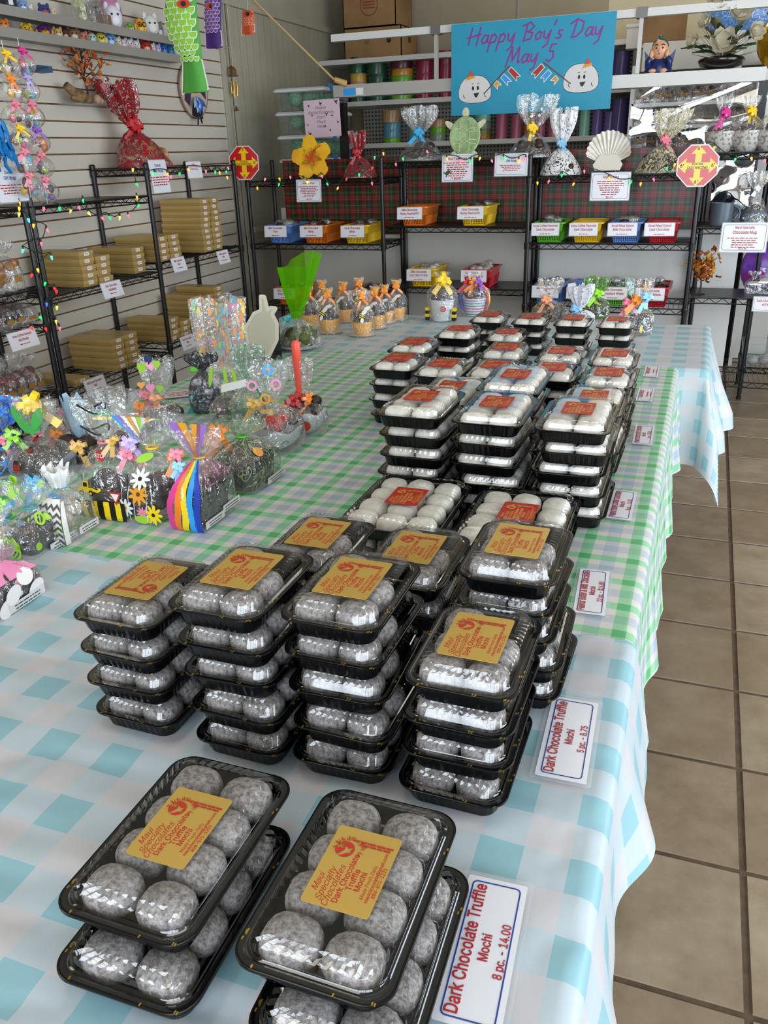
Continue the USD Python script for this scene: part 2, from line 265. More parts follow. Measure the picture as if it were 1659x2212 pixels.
def gingham(name, period, cols, w):
    """cols: (base, stripe a, a over a, stripe b, b over b, a over b); w: stripe widths a, b as fractions of the period, b centred half a period later"""
    if name in MATS: return MATS[name]
    n = {'u': ('uvmap', {'attribute': 'st'}), 's': ('separate_xyz', {}), 'p': ('principled_bsdf', {'roughness': .42, 'specular_ior_level': .45}), 'mq': ('mapping', {'scale': (1.6, 4.2, 1.), 'rotation': (0, 0, .35)}), 'no': ('noise_texture', {'type': 'ridged_multifractal', 'scale': 2.6, 'detail': 3., 'distortion': .5}), 'bp': ('bump', {'strength': .55, 'distance': .008}), 'tr': ('translucent_bsdf', {}), 'mx': ('mix_closure', {'fac': .18})}
    l = [('u.UV', 's.vector'), ('u.UV', 'mq.vector'), ('mq.vector', 'no.vector'), ('no.fac', 'bp.height'), ('bp.normal', 'p.normal')]
    for ax in 'xy':
        n['d'+ax] = ('math', {'math_type': 'divide', 'value2': period}); n['f'+ax] = ('math', {'math_type': 'fraction'}); l += [('s.'+ax, 'd%s.value1' % ax), ('d%s.value' % ax, 'f%s.value1' % ax)]
        n['a'+ax] = ('math', {'math_type': 'less_than', 'value2': w[0]}); l += [('f%s.value' % ax, 'a%s.value1' % ax)]
        n['c'+ax] = ('math', {'math_type': 'subtract', 'value2': (1+w[0])/2}); n['e'+ax] = ('math', {'math_type': 'absolute'}); n['b'+ax] = ('math', {'math_type': 'less_than', 'value2': w[1]/2})
        l += [('f%s.value' % ax, 'c%s.value1' % ax), ('c%s.value' % ax, 'e%s.value1' % ax), ('e%s.value' % ax, 'b%s.value1' % ax)]
    C = [lin(c) for c in cols]
    # weight of each ink: how many stripes of it cover the spot (0, 1, 2)
    for k in 'ab': n['n'+k] = ('math', {'math_type': 'add'}); n['h'+k] = ('math', {'math_type': 'multiply', 'value2': .5}); l += [(k+'x.value', 'n%s.value1' % k), (k+'y.value', 'n%s.value2' % k), ('n%s.value' % k, 'h%s.value1' % k)]
    n['ra'] = ('rgb_ramp', {'ramp': [(0, C[0]), (.25, C[1]), (.75, C[2])], 'interpolate': False}); n['rb'] = ('rgb_ramp', {'ramp': [(0, (1, 1, 1)), (.25, C[3]), (.75, C[4])], 'interpolate': False})
    n['mm'] = ('mix', {'mix_type': 'multiply', 'fac': 1.}); l += [('ha.value', 'ra.fac'), ('hb.value', 'rb.fac'), ('ra.color', 'mm.color1'), ('rb.color', 'mm.color2'), ('mm.color', 'p.base_color'), ('mm.color', 'tr.color'), ('p.BSDF', 'mx.closure1'), ('tr.BSDF', 'mx.closure2')]
    return rawmat(name, n, l, 'mx.closure')
BLUE = gingham('cloth_blue', .10, ('d2d0d4', 'c4d1d9', '98c4cf', 'ffffff', 'ffffff'), (.5, 0.))
GREEN = gingham('cloth_green', .088, ('dcd8d5', '9cd3a8', '5db67a', 'e4eef8', 'c6def4'), (.25, .30))
def cloth(name, label, m, rect, drops, seed, z=TZ, r=.018, flare=.10, fold=.02, ffreq=26., wr=.0022, fine=.018, uv0=(.06, -.04)):
    x0, x1, y0, y1 = rect; dl, dr, df, db = drops
    def axis(a, b, lo, hi):
        s = [np.arange(a+.012, b-.012, fine)]
        if lo: s.append(np.linspace(a-lo, a, int(lo/.012)+2)); 
        if hi: s.append(np.linspace(b, b+hi, int(hi/.012)+2))
        return np.unique(np.r_[np.concatenate(s), a, a+.006, b-.006, b].round(5))
    S, T = np.meshgrid(axis(x0, x1, dl, dr), axis(y0, y1, df, db), indexing='ij'); st = np.stack([S, T], -1).reshape(-1, 2)
    c = np.stack([np.clip(st[:,0], x0 if dl else -9, x1 if dr else 9), np.clip(st[:,1], y0 if df else -9, y1 if db else 9)], 1); o = st-c; l = np.linalg.norm(o, axis=1); u = o/np.maximum(l, 1e-9)[:,None]
    q = r*math.pi/2; a = np.clip(l/r, 0, math.pi/2); h = np.maximum(l-q, 0); out = r*np.sin(a); down = r*(1-np.cos(a))
    al = np.where(np.abs(u[:,0]) > np.abs(u[:,1]), c[:,1], c[:,0]); ang = np.arctan2(u[:,1], u[:,0]); ph = al*ffreq + ang*3.2 + seed
    w = np.sin(ph) + .6*np.sin(ph*.43+seed*2.1) + .4*np.sin(ph*1.9+1.); k = np.minimum(h/.25, 1.)
    out = out + h*flare + fold*k*(w+.9)*np.minimum(1, h/.03); down = down + h*(1-.3*flare)
    p2 = np.c_[st, np.zeros(len(st))]; n1 = meshkit.noise(p2*np.array([9, 30, 1]), seed) + .6*meshkit.noise(p2*np.array([60, 17, 1])+3.1, seed+1); rd = np.abs(2*meshkit.noise(p2*np.array([4, 13, 1])+7.7+.35*meshkit.noise(p2*9, 4)[:,None], seed+5)-1)**.6; wk = (.45*wr*(n1-.7)+wr*.8*(rd-.62))*np.clip(1-l/.02, 0, 1)
    p = np.c_[c+u*out[:,None], z-down+np.clip(wk, -.0045, .0012)]
    if seed == 1: p[:,2] -= .003*np.clip((1.145-p[:,1])/.02, 0, 1)
    ni, nj = S.shape; i, j = np.meshgrid(np.arange(ni-1), np.arange(nj-1), indexing='ij'); b = (i*nj+j).ravel(); f = np.vstack([np.stack([b, b+nj, b+nj+1], 1), np.stack([b, b+nj+1, b+1], 1)])
    return solo(name, (p, f), m, label, 'tablecloth', True, uv=st+np.array(uv0)+5.0)
cloth('tablecloth', 'green, blue and white check tablecloth on the middle tables under most trays', GREEN, (-1.66, -.045, .78, 2.985), (.25, .27, 0, 0), 1, z=TZ+.003, flare=.05, fold=.012, uv0=(.067+.088*8-5, .0))
cloth('tablecloth', 'pale blue and white check tablecloth over the nearest table', BLUE, (-1.66, -.042, .30, 1.148), (.2, .20, .2, 0), 2, z=TZ+.0075, flare=.13, fold=.02, ffreq=20, wr=.008, fine=.011)
cloth('tablecloth', 'pale blue and white check tablecloth on the far table, corner hanging long', BLUE, (-1.865, .055, 2.978, 3.75), (.3, .34, .36, .3), 3, z=TZ+.0035, flare=.16, fold=.025, ffreq=22)
# ================================================================ mochi trays
BLACK = mat('tray_black', '050506', .2, specular_ior_level=.42); LID = clearmat('lid_clear', (.95, .95, .95), .075, .85, 3.4, .03); FLECK = mat('gold_fleck', 'c9a63c', .3, .9)
DARKM = noisemat('mochi_dark', '675d57', 'aba7a7', 170, .9, 9, .35, .40, .60, bscale=300, nr=.75); WHITEM = noisemat('mochi_white', 'd9d4c9', 'efece4', 60, .8, 4, .1)
GOLD, RED = mat('label_gold', 'c9a552', .38, .4), mat('label_red', 'a8241a', .5); PRINT_RED, PRINT_GOLD = mat('print_red', 'b3281c', .5), mat('print_gold', 'd8a94a', .45, .3)
def logo(pr, x, y, s, mx):
    """the round palm-and-wave emblem with bamboo canes and leaves to its right"""
    c = Point(0, 0).buffer(1., 24)
    sw = Polygon([(-.5, -.9), (-.2, -.45), (.05, -.05), (.0, .35), (.35, .1), (.75, .35), (.55, -.1), (.75, -.3), (.3, -.42), (-.05, -.75)]).buffer(.05)
    fr = unary_union([LineString([(-.55, .05), (-.55+.75*math.cos(a), .05+.75*math.sin(a))]).buffer(.055) for a in np.linspace(.3, 3.3, 7)])
    e = c.difference(sw).difference(fr.difference(Point(-.55, .05).buffer(.12)))
    pr.poly(affinity.translate(affinity.scale(e, s, s, origin=(0, 0)), x, y), .0005, mx=mx)
    rg = random.Random(3); L = []
    for k in range(26):
        a = rg.uniform(-.6, 3.6); r0 = rg.uniform(1.0, 1.35); b = a+rg.uniform(-.5, .5); q = np.array([r0*math.cos(a)+.35, r0*math.sin(a)*.8+.35]); L.append(LineString([q, q+.42*np.array([math.cos(b), math.sin(b)])]).buffer(.035))
    for cy, x0 in ((1.38, .3), (1.02, 1.3)):
        xx = x0
        while xx < 4.4: w = rg.uniform(.55, .95); L.append(sbox(xx, cy-.1, xx+w, cy+.1)); xx += w+.09
    pr.poly(affinity.translate(affinity.scale(unary_union(L), s, s, origin=(0, 0)), x, y), .0005, mx=mx)
def tray_label(parent, w, l, z, style, flip=False, off=(0, 0)):
    """w across, l along; the print reads along the tray (+y), its lines run from left to right"""
    lab = part(parent, 'label', G().poly(Polygon(rrect(w, l, .004)), z+.0003, z+.0009), GOLD if style == 'gold' else RED, label='gold label printed in red' if style == 'gold' else 'red label printed in gold')
    pr = G(); k = -1 if flip else 1; mx = frame((off[0], off[1], z+.001), (0, k, 0), (-k, 0, 0)); u = w/.0665; v = l/.096
    def ln(t, y, h, x0=0., wide=.09, **kw): lettering(pr, t, h*u, x0*v, y*u, 0., mx=mx, wide=wide*v, **kw)
    logo(pr, -.0165*u, .0195*v, .0095*min(u, v), frame((off[0], off[1], z+.001), (k, 0, 0), (0, k, 0)))
    for i, t in enumerate(('Maui', 'Specialty', 'Chocolates')): ln(t, .0225-.0076*i, .0066, -.0225, .05, bold=False, shear=.42)
    L = ('Dark Chocolate', 'Truffle', 'Mochi') if style == 'gold' else ('Peanut Butter', '& Milk Chocolate', 'Mochi') if style == 'red' else ('Azuki', 'Mochi')
    for i, t in enumerate(L): ln(t, -.0002-.0074*i, .0058, -.012, .064)
    ln('Made Fresh Daily', -.0212, .0036, -.010, .05, bold=False, shear=.2); ln('mauichocolate@gmail.com', -.0262, .0034, -.003, .08); ln('808-871-1222', -.0310, .0034, -.008, .05)
    part(lab, 'print', pr, PRINT_RED if style == 'gold' else PRINT_GOLD)
def make_tray(first, W, L, cols, rows, n, mm, lab, flip=False, ls=1., flush=False, lw=(.0665, .096)):
    t = thing('mochi_tray', first, 'mochi tray'); N = 168; R = .026
    def ring(inset, z, rib=0., nr=0): 
        p = resample(rrect(W-2*inset, L-2*inset, max(R-inset*.6, .006), 10), N)
        if rib:
            d = p/np.linalg.norm(p, axis=1, keepdims=True); p = p - d*(rib*(.5+.5*np.sign(np.sin(np.arange(N)*2*np.pi*nr/N))))[:,None]
        return np.c_[p, np.broadcast_to(z, N)]
    g = G(); g.loft([ring(.0165, .0002), ring(.014, 0), ring(.0125, .003, .0011, 56), ring(.0078, .0225, .0011, 56), ring(.0062, .0238), ring(.0018, .0238), ring(0, .0248), ring(0, .0268), ring(.0013, .0275), ring(.0055, .0271), ring(.0085, .0255), ring(.010, .0235), ring(.014, .0045), ring(.0175, .0022)], True, True); part(t, 'base', g, BLACK, 35)
    rg = random.Random(int(W*1e4)+n); fg = G()
    for (fx, fy, a) in ((-.32, -.5, 0), (.16, -.5, 0), (.5, -.2, 1), (.5, .30, 1), (-.5, .1, 1), (-.5, -.38, 1), (.42, -.492, 0)):
        for q in range(rg.randint(0, 4)):
            x, y = fx*W, fy*L
            if a: x -= np.sign(x)*rg.uniform(.001, .0055); y += rg.uniform(-.008, .008); d = (.0016, .0034)
            else: y += rg.uniform(.001, .0055); x += rg.uniform(-.003, .003); d = (.0014, .003)
            fg.box((x, y, .0276), (*d, .0004))
    part(t, 'gold_print', fg, FLECK, kind='stuff')
    iw, il = W-.029, L-.031; sx, sy = iw/cols, il/rows; r = min(min(sx, sy)*.5, .0245); c = 0
    for j in range(rows):
        for i in range(cols):
            if c >= n: break
            a = rg.uniform(0, 6); ph = np.array([rg.uniform(0, 9) for _ in range(3)]); rx = min(sx*.51, .0285); ry = min(sy*.51, .0285); k = rg.uniform(.95, 1.03)
            def warp(d): d = d/np.maximum((np.abs(d)**2.6).sum(-1, keepdims=True)**(1/2.6), 1e-9); q = d*np.array([rx, ry, .0198])*k; q[...,2] = np.where(q[...,2] < 0, q[...,2]*.9, q[...,2]); return q*(1+.07*(meshkit.noise(d*1.7+ph)-.5))[...,None]
            x = -iw/2+sx*(i+.5); x = x if not (n == 5 and c == 4) else -iw/2+sx*.5
            part(t, 'mochi', G().ball((x+rg.uniform(-.001, .001), -il/2+sy*(j+.5), .0207), 1., 20, warp=warp), mm, True); c += 1
    g = G(); T = .0436; z1 = np.where(np.sin(np.arange(N)*2*np.pi*56/N) > 0, T-.0003, T-.0036)
    g.loft([ring(.0025, .0277), ring(.0078, .0277), ring(.0088, .0286), ring(.0105, .0290), ring(.0116, .031), ring(.0136, T-.0050), ring(.0158, z1-.0012), ring(.0195, z1), ring(.0245, z1), ring(.0262, T-.0004), ring(.029, T-.0002)], False, True); part(t, 'lid', g, LID, 25)
    if lab:
        yo = -.004 if rows > 2 else 0
        tray_label(t, lw[0], lw[1], T, lab, flip)
    return t
K5D, K5D2, K8D, K12, K8W, K5W = None, None, None, None, None, None
PITCHZ, TOPZ = .0436, .7396
NTH = ['topmost', 'second from the top', 'third from the top', 'fourth from the top', 'lowest']
PROTO = {}
KINDS = {'5d': (.132, .187, 2, 3, 5, DARKM, 'gold', False), '5u': (.132, .187, 2, 3, 5, DARKM, 'gold', True), '8d': (.15, .228, 2, 4, 8, DARKM, 'gold', False), '12': (.205, .268, 3, 4, 12, WHITEM, 'red', False), '8w': (.15, .228, 2, 4, 8, WHITEM, 'red', False), '5w': (.132, .187, 2, 3, 5, WHITEM, 'azuki', False)}
LW = {'12': (.066, .085), '8w': (.062, .083), '5w': (.07, .09), '5d': (.072, .098), '5u': (.072, .098), '8d': (.0665, .096)}
def stack(kind, x, y, n, where, group, rz=0., jit=.006, low=None):
    rg = random.Random(where); W = KINDS[kind]
    what = {'5': '5-piece dark mochi tray', '8d': '8-piece dark mochi tray', '12': 'wide tray of twelve white mochi', '8w': '8-piece white mochi tray', '5w': 'small red-label mochi tray'}[kind if kind[0] != '5' or kind == '5w' else '5']
    for i in range(n):
        f = i/(max(n-1, 1)); dx, dy = (low[0]*(1-f), low[1]*(1-f)) if low else (0, 0)
        if i < n-1: dx += rg.uniform(-jit, jit); dy += rg.uniform(-jit, jit)*.6
        a = rz + (rg.uniform(-.03, .03) if i < n-1 else 0); nth = NTH[n-1-i] if i else NTH[4]
        lab = '%s %s in %s' % (nth, what, where); loc = (x+dx, y+dy, TOPZ+(.0046 if y < 1.0 else 0)+PITCHZ*i)
        if kind not in PROTO:
            PROTO[kind] = make_tray(lab, *W[:7], flip=W[7], lw=LW[kind]); o = UsdGeom.Xformable(stage.GetPrimAtPath(PROTO[kind])); tag(o.GetPrim(), lab, None, group)
            o.GetPrim().GetAttribute('xformOp:translate').Set(Gf.Vec3d(*loc)); o.AddRotateZOp().Set(math.degrees(a))
        else: copy(PROTO[kind], lab, loc, a, group)
stack('8d', -.4295, .518, 2, 'the front left pair', 'eight-piece trays at the front', low=(.012, -.03)); stack('8d', -.243, .523, 2, 'the front right pair', 'eight-piece trays at the front', low=(.018, -.026))
GS = 'five-piece dark mochi trays'
stack('5u', -.668, .822, 4, 'the leftmost stack, gold label upside down', GS, low=(.03, -.02))
stack('5d', -.511, .818, 5, 'the second front stack from the left', GS, low=(.035, -.02))
stack('5d', -.365, .838, 5, 'the third front stack from the left', GS, low=(.022, -.038))
stack('5d', -.2, .818, 4, 'the rightmost front stack', GS, low=(-.002, -.022))
stack('5d', -.508, 1.04, 4, 'the left stack of the second row', GS); stack('5d', -.349, 1.035, 4, 'the middle stack of the second row', GS)
stack('5d', -.192, 1.012, 5, 'the right stack of the second row', GS, low=(.012, .006))
stack('12', -.492, 1.415, 2, 'the left pair of wide trays', 'twelve-piece trays'); stack('12', -.268, 1.40, 2, 'the right pair of wide trays', 'twelve-piece trays')
GW = 'eight-piece white mochi trays'
for x, y, n, w in ((-.543, 1.675, 5, 'the left front'), (-.373, 1.668, 5, 'the middle front'), (-.201, 1.663, 5, 'the right front'), (-.548, 1.93, 4, 'the left rear'), (-.383, 1.912, 5, 'the middle rear'), (-.2, 1.925, 4, 'the right rear')):
    stack('8w', x, y, n, w+' white mochi stack', GW, low=(.004, -.004))
GA = 'small red-label trays'
for x, y, n, w in ((-.775, 2.19, 4, 'the nearest left stack'), (-.632, 2.15, 4, 'the second near stack from the left'), (-.492, 2.17, 4, 'the third near stack from the left'), (-.337, 2.18, 4, 'the fourth near stack from the left'), (-.19, 2.155, 4, 'the nearest right stack'),
                   (-.80, 2.405, 4, 'the left second-row stack'), (-.512, 2.39, 4, 'the middle second-row stack'), (-.346, 2.375, 4, 'the right of middle second-row stack'), (-.198, 2.375, 4, 'the right second-row stack'), (-.72, 2.63, 4, 'the left third-row stack'), (-.60, 2.82, 3, 'the right third-row stack'),
                   (-.735, 3.13, 3, 'the far left stack'), (-.572, 3.12, 3, 'the far second stack from the left'), (-.416, 3.12, 3, 'the far third stack from the left'), (-.262, 3.12, 3, 'the far right stack')):
    stack('5w', x, y, n, w, GA, jit=.004)
# ================================================================ price cards
PAPER, BLUEINK, REDINK, FILM = mat('card_paper', 'dcdce2', .25), mat('ink_blue', '1d3f8f', .4), mat('ink_red', 'a9222e', .4), clearmat('laminate', base=.015, gain=.15, rough=.25, diffuse=.12, dcol='dfe2e6')
def card(label, mx, w, h, lines, border=True, film=.006, group=None, cat='price card', extra=None, name='price_card', blue=None):
    """lines: (text, capital height, baseline y, ink, width limit); '~' lines are print too small to read"""
    t = thing(name, label, cat, mx=mx, group=group); part(t, 'card', G().poly(Polygon(rrect(w, h, min(w, h)*.04)), -.0006, 0), PAPER)
    if film: part(t, 'laminate_edge', G().poly(Polygon(rrect(w+2*film, h+2*film, .004)).difference(Polygon(rrect(w, h, .001))), -.0005, -.0001), FILM)
    if border:
        b = Polygon(rrect(w*.93, h-.07*w, min(w, h)*.09, 4)); q = max(w, h)*.009; part(t, 'border', G().poly(b.difference(b.buffer(-q)), .0004), blue or BLUEINK)
    inks = {}
    for tx, ch, y, ink, lim in lines:
        g = inks.setdefault(ink, G())
        if tx[0] == '~': dashes(g, float(tx[1:] or 0), y, lim, ch, .0005, rg=random.Random(label+str(y)))
        else: lettering(g, tx, ch, 0, y, .0006, wide=lim, sx=.82)
    for ink, g in inks.items(): part(t, 'lettering', g, {'r': REDINK, 'b': BLUEINK}[ink])
    if extra: extra(t)
    return t
def table_card(x, y, w, l, lines, label, rz=0.): return card(label, frame((x, y, TZ+(0.0115 if y < 1.15 else .0065)), (math.sin(-rz), math.cos(rz), 0), (-math.cos(rz), math.sin(-rz), 0)), l, w, lines, group='price cards on the table edge')
def tc(a, b, w, l, k=1.): return [(a, .0125*k, w*.16, 'r', l*.88), ('Mochi', .0095*k, -w*.10, 'r', l*.5), (b, .0085*k, -w*.36, 'r', l*.6)]
for x, y, w, l, a, b, s, r in ((-.122, .548, .062, .165, 'Dark Chocolate Truffle', '8 pc. - 14.00', 'nearest card, beside the eight-piece trays', .05), (-.092, .885, .062, .165, 'Dark Chocolate Truffle', '5 pc. - 8.75', 'second card from the front, beside the five-piece stacks', .03), (-.113, 1.294, .052, .16, 'Peanut Butter & Milk Chocolate', '12 pc. - $16.80', 'card beside the wide trays', .06), (-.100, 1.696, .05, .16, 'Peanut Butter & Milk Chocolate', '8 pc. - 11.20', 'card beside the near eight-piece white stack', 0), (-.091, 2.19, .05, .16, 'Peanut Butter & Milk Chocolate', '5 pc. - $7.00', 'card halfway along the table edge', .02)):
    table_card(x, y, w, l, tc(a, b, w, l), 'laminated white price card, '+s, r)
for y, s in ((2.594, 'second card from the far end'), (2.893, 'farthest card')): table_card(-.115, y, .047, .155, [('Azuki Mochi', .013, .006, 'r', .12), ('~', .006, -.008, 'r', .06), ('~', .006, -.018, 'r', .05)], 'small laminated white price card on the table edge, '+s)
# ================================================================ wire racks
WIRE, LINER = mat('rack_black', '121213', .35, .2), mat('shelf_liner', '1d1c1d', .38)
def wire_shelf(t, x0, x1, y0, y1, z, along, liner=True, deck=True):
    g = G(); r = .0036
    for zz in (z-.003, z-.032):
        for a, b in (((x0, y0), (x1, y0)), ((x1, y0), (x1, y1)), ((x1, y1), (x0, y1)), ((x0, y1), (x0, y0))): g.bar((*a, zz), (*b, zz), r, 5)
    for a, b in (((x0, y0), (x1, y0)), ((x1, y0), (x1, y1)), ((x1, y1), (x0, y1)), ((x0, y1), (x0, y0))):
        a, b = np.array(a), np.array(b); n = max(2, int(np.linalg.norm(b-a)/.034)); pts = [(*(a+(b-a)*k/n), z-.004 if k % 2 else z-.031) for k in range(n+1)]; g.tube(pts, .0021, 4)
    sh = part(t, 'shelf', g, WIRE)
    if deck:
        g = G(); n = int((x1-x0 if along == 'x' else y1-y0)/.026)
        for k in range(1, n):
            if along == 'x': x = x0+(x1-x0)*k/n; g.box((x, (y0+y1)/2, z-.0015), (.003, y1-y0, .003))
            else: y = y0+(y1-y0)*k/n; g.box(((x0+x1)/2, y, z-.0015), (x1-x0, .003, .003))
        part(sh, 'wire_deck', g, WIRE, kind='stuff')
    if liner: part(sh, 'shelf_liner', G().b2((x0+.008, y0+.008, z), (x1-.008, y1-.008, z+.002)), LINER)
def post(t, x, y, z1):
    g = G(); g.lathe([(.0127, .03), (.0127, z1-.012), (.015, z1-.012), (.015, z1), (.010, z1+.006)], (x, y, 0), 10); part(t, 'post', g, WIRE, 35); g = G().lathe([(.014, 0), (.014, .02), (.006, .03)], (x, y, 0), 10); part(t, 'foot', g, WIRE)
def collar(t, x, y, z): part(t, 'collar', G().lathe([(.0165, z-.036), (.018, z-.004), (.015, z+.004)], (x, y, 0), 10), WIRE)
def rack(label, x0, x1, y0, y1, shelves, posts, along, z1, liner=None):
    t = thing('wire_rack', label, 'wire rack', group=None); k = .013
    for i, z in enumerate(shelves):
        wire_shelf(t, x0, x1, y0, y1, z, along, liner is None or i in liner)
        for x, y in posts: collar(t, x, y, z)
    for x, y in posts: post(t, x, y, z1)
    return t
FY, BY, LXF, LXB = 4.92, 5.27, -2.75, -3.085
ZA, ZB, ZC, ZD = (1.308, .935, .548, .12), (1.395, 1.038, .683, .20), (1.300, .948, .603, .12), (1.395, 1.033, .668, .21)
rack('black wire rack at the back left with baskets and the yellow hibiscus plate', -2.72, -1.84, FY, BY, ZA, [(-2.73, FY), (-1.83, FY), (-2.73, BY), (-1.83, BY)], 'x', 1.42, (1,))
rack('black wire rack at the back with four bright baskets and the scallop plate', -.94, -.065, FY, BY, ZC, [(-.95, FY), (-.055, FY), (-.95, BY), (-.055, BY)], 'x', 1.41, (1,))
rack('black wire shelves between the two back racks, with the turtle plate on top', -1.815, -.965, FY+.005, BY-.005, ZB, [(-1.805, BY-.005), (-.975, BY-.005)], 'x', 1.40, (0, 1, 2))
rack('black wire shelves at the right edge with the grey mug and orange twig tree', -.04, .80, FY+.005, BY-.005, ZD, [(-.02, BY), (.79, FY), (.79, BY)], 'x', 1.42, (0, 1, 2))
rack('black wire rack in the far right corner with a clear tub low down', .30, 1.15, 5.33, 5.70, (1.36, 1.0, .60, .20), [(.31, 5.33), (1.14, 5.33), (.31, 5.70), (1.14, 5.70)], 'x', 1.42, (0, 1))
rack('black wire rack on the left wall holding three low stacks of gold boxes', LXB, LXF, 3.03, 3.89, (1.278, .895, .455), [(LXF, 3.025), (LXB, 3.025)], 'y', 1.34, (0,))
rack('black wire rack at the far end of the left wall with the tallest gold stack', LXB, LXF, 3.91, 4.79, (1.408, .935, .498), [(LXF, 3.90), (LXB, 3.90), (LXF, 4.80), (LXB, 4.80)], 'y', 1.43, ())
rack('black wire rack at the left edge of the picture, holding bagged sweets', LXB, LXF, 2.08, 2.97, (1.278, .942, .785, .485), [(LXF, 2.985), (LXB, 2.985), (LXF, 2.07), (LXB, 2.07)], 'y', 1.36, (0,))
# ---- plaid gift wrap sheets behind the back racks, white counter behind
def plaid():
    n = {'t': ('texture_coordinate', {}), 's': ('separate_xyz', {}), 'p': ('principled_bsdf', {'roughness': .35}), 'm': ('mix', {'fac': .5})}; l = [('t.object', 's.vector')]; R_, D_, G_, K_, L_ = lin('8e1f1c'), lin('38100e'), lin('123a1c'), lin('1c1a12'), lin('2f7a3a')
    rp = [(0, R_), (.10, D_), (.16, lin('b3342c')), (.20, D_), (.24, R_), (.34, K_), (.46, G_), (.58, L_), (.62, G_), (.74, K_), (.88, D_)]
    for a in 'xz': n['d'+a] = ('math', {'math_type': 'divide', 'value2': .078}); n['f'+a] = ('math', {'math_type': 'fraction'}); n['r'+a] = ('rgb_ramp', {'ramp': rp, 'interpolate': False}); l += [('s.'+a, 'd%s.value1' % a), ('d%s.value' % a, 'f%s.value1' % a), ('f%s.value' % a, 'r%s.fac' % a)]
    return rawmat('plaid', n, l+[('rx.color', 'm.color1'), ('rz.color', 'm.color2'), ('m.color', 'p.base_color')], 'p.BSDF')
PL = plaid()
for a, b, z0, z1, s in ((-2.66, -1.80, .96, 1.42, 'behind the hibiscus plate'), (-1.79, -1.27, 1.0, 1.40, 'left sheet behind the two rocky road baskets'), (-1.275, -.95, .99, 1.40, 'right sheet behind the two rocky road baskets'), (-.95, -.02, .99, 1.43, 'behind the scallop plate'), (-.015, .08, .99, 1.38, 'narrow strip beside the mug')):
    v, f = G().b2((a+50, 0, z0), (b+50, .003, z1)).vf(); v = v + [-50, 5.287+(.0035 if 'right sheet' in s else 0), 0]
    solo('gift_wrap_sheet', (v, f), PL, 'red and green plaid gift wrap sheet, '+s, 'gift wrap')
ct = thing('counter', 'long white sales counter behind the back racks', 'counter')
part(ct, 'front_panel', G().b2((-2.55, 5.30, .03), (-.96, 5.325, 1.0)), mat('counter_grey', 'bdb9b2', .4)); part(ct, 'front_panel', G().b2((-.955, 5.30, .03), (.195, 5.325, 1.0)), white)
part(ct, 'worktop', G().b2((-2.55, 5.30, 1.0), (.20, 5.95, 1.03)), mat('counter_top', 'b4aea4', .4)); part(ct, 'side_panel', G().b2((-2.55, 5.325, .03), (-2.53, 5.95, 1.0)), white); part(ct, 'side_panel', G().b2((.175, 5.326, .03), (.195, 5.94, 1.0)), white); part(ct, 'plinth', G().b2((-2.54, 5.34, 0), (.18, 5.93, .03)), mat('plinth', '2a2826', .6))
# ---- gold boxes
GB = [mat('gold_box', 'c9aa68', .36, .45), mat('gold_box_side', 'b8965a', .4, .4)]
def gold_box(label, loc):
    t = thing('gold_box', label, 'gift box', loc, group='gold boxes on the left racks'); L, W, Hh = .27, .105, .0325
    part(t, 'base', G().box((-L/2, W/2, Hh*.28), (L-.004, W-.004, Hh*.56)), GB[1]); part(t, 'lid', G().box((-L/2, W/2, Hh*.7), (L, W, Hh*.56)), GB[0]); lb = part(t, 'sticker', G().box((.0004, W*.52, Hh*.55), (.0006, W*.34, Hh*.5)), mat('sticker_white', 'd8d6d4', .5)); g = G(); mx = frame((.001, W*.52, Hh*.5), (0, 1, 0), (0, 0, 1))
    dashes(g, 0, .001, .028, .004, 0); v, f = g.vf(); part(lb, 'print', (v @ mx[:3,:3].T + mx[:3,3], f), REDINK); return t
gb0 = None
ORD = ['lowest', 'second', 'third', 'fourth', 'fifth', 'sixth', 'seventh', 'eighth', 'ninth']
for zs, y0, cols, where in ((.897, 3.29, (5, 4), 'the double stack by the lights'), (.937, 3.92, (4, 4), 'the middle double stack'), (.937, 4.38, (9, 9), 'the tallest double stack'), (.457, 3.42, (5, 5), 'the low shelf stack behind the gift bags'), (.50, 3.92, (4, 3), 'the small stack below the middle double stack'), (.50, 4.32, (6, 7), 'the bottom far stack behind the sprinkle bag'), (.457, 3.11, (1,), 'the single-box spot on the low shelf')):
    for c, n in enumerate(cols):
        for k in range(n):
            lab = 'flat gold box, %s in %s column of %s' % (ORD[k], ('near', 'far')[c], where) if len(cols) > 1 else 'single flat gold box lying alone on the low left shelf'
            loc = (-2.757+random.uniform(-.006, .004), y0+c*.112+random.uniform(-.002, .002), zs+.0328*k+.0015)
            if gb0 is None: gb0 = gold_box(lab, loc)
            else: copy(gb0, lab, loc)
for k in range(4): copy(gb0, '%s gold box of the short stack left of the middle double stack' % ('lowest', 'second', 'third', 'topmost')[k], (-2.80, 3.80+.002*k, .8985+.0328*k) if False else (-2.81, 3.76, .8985+.0328*k), random.uniform(-.03, .03))
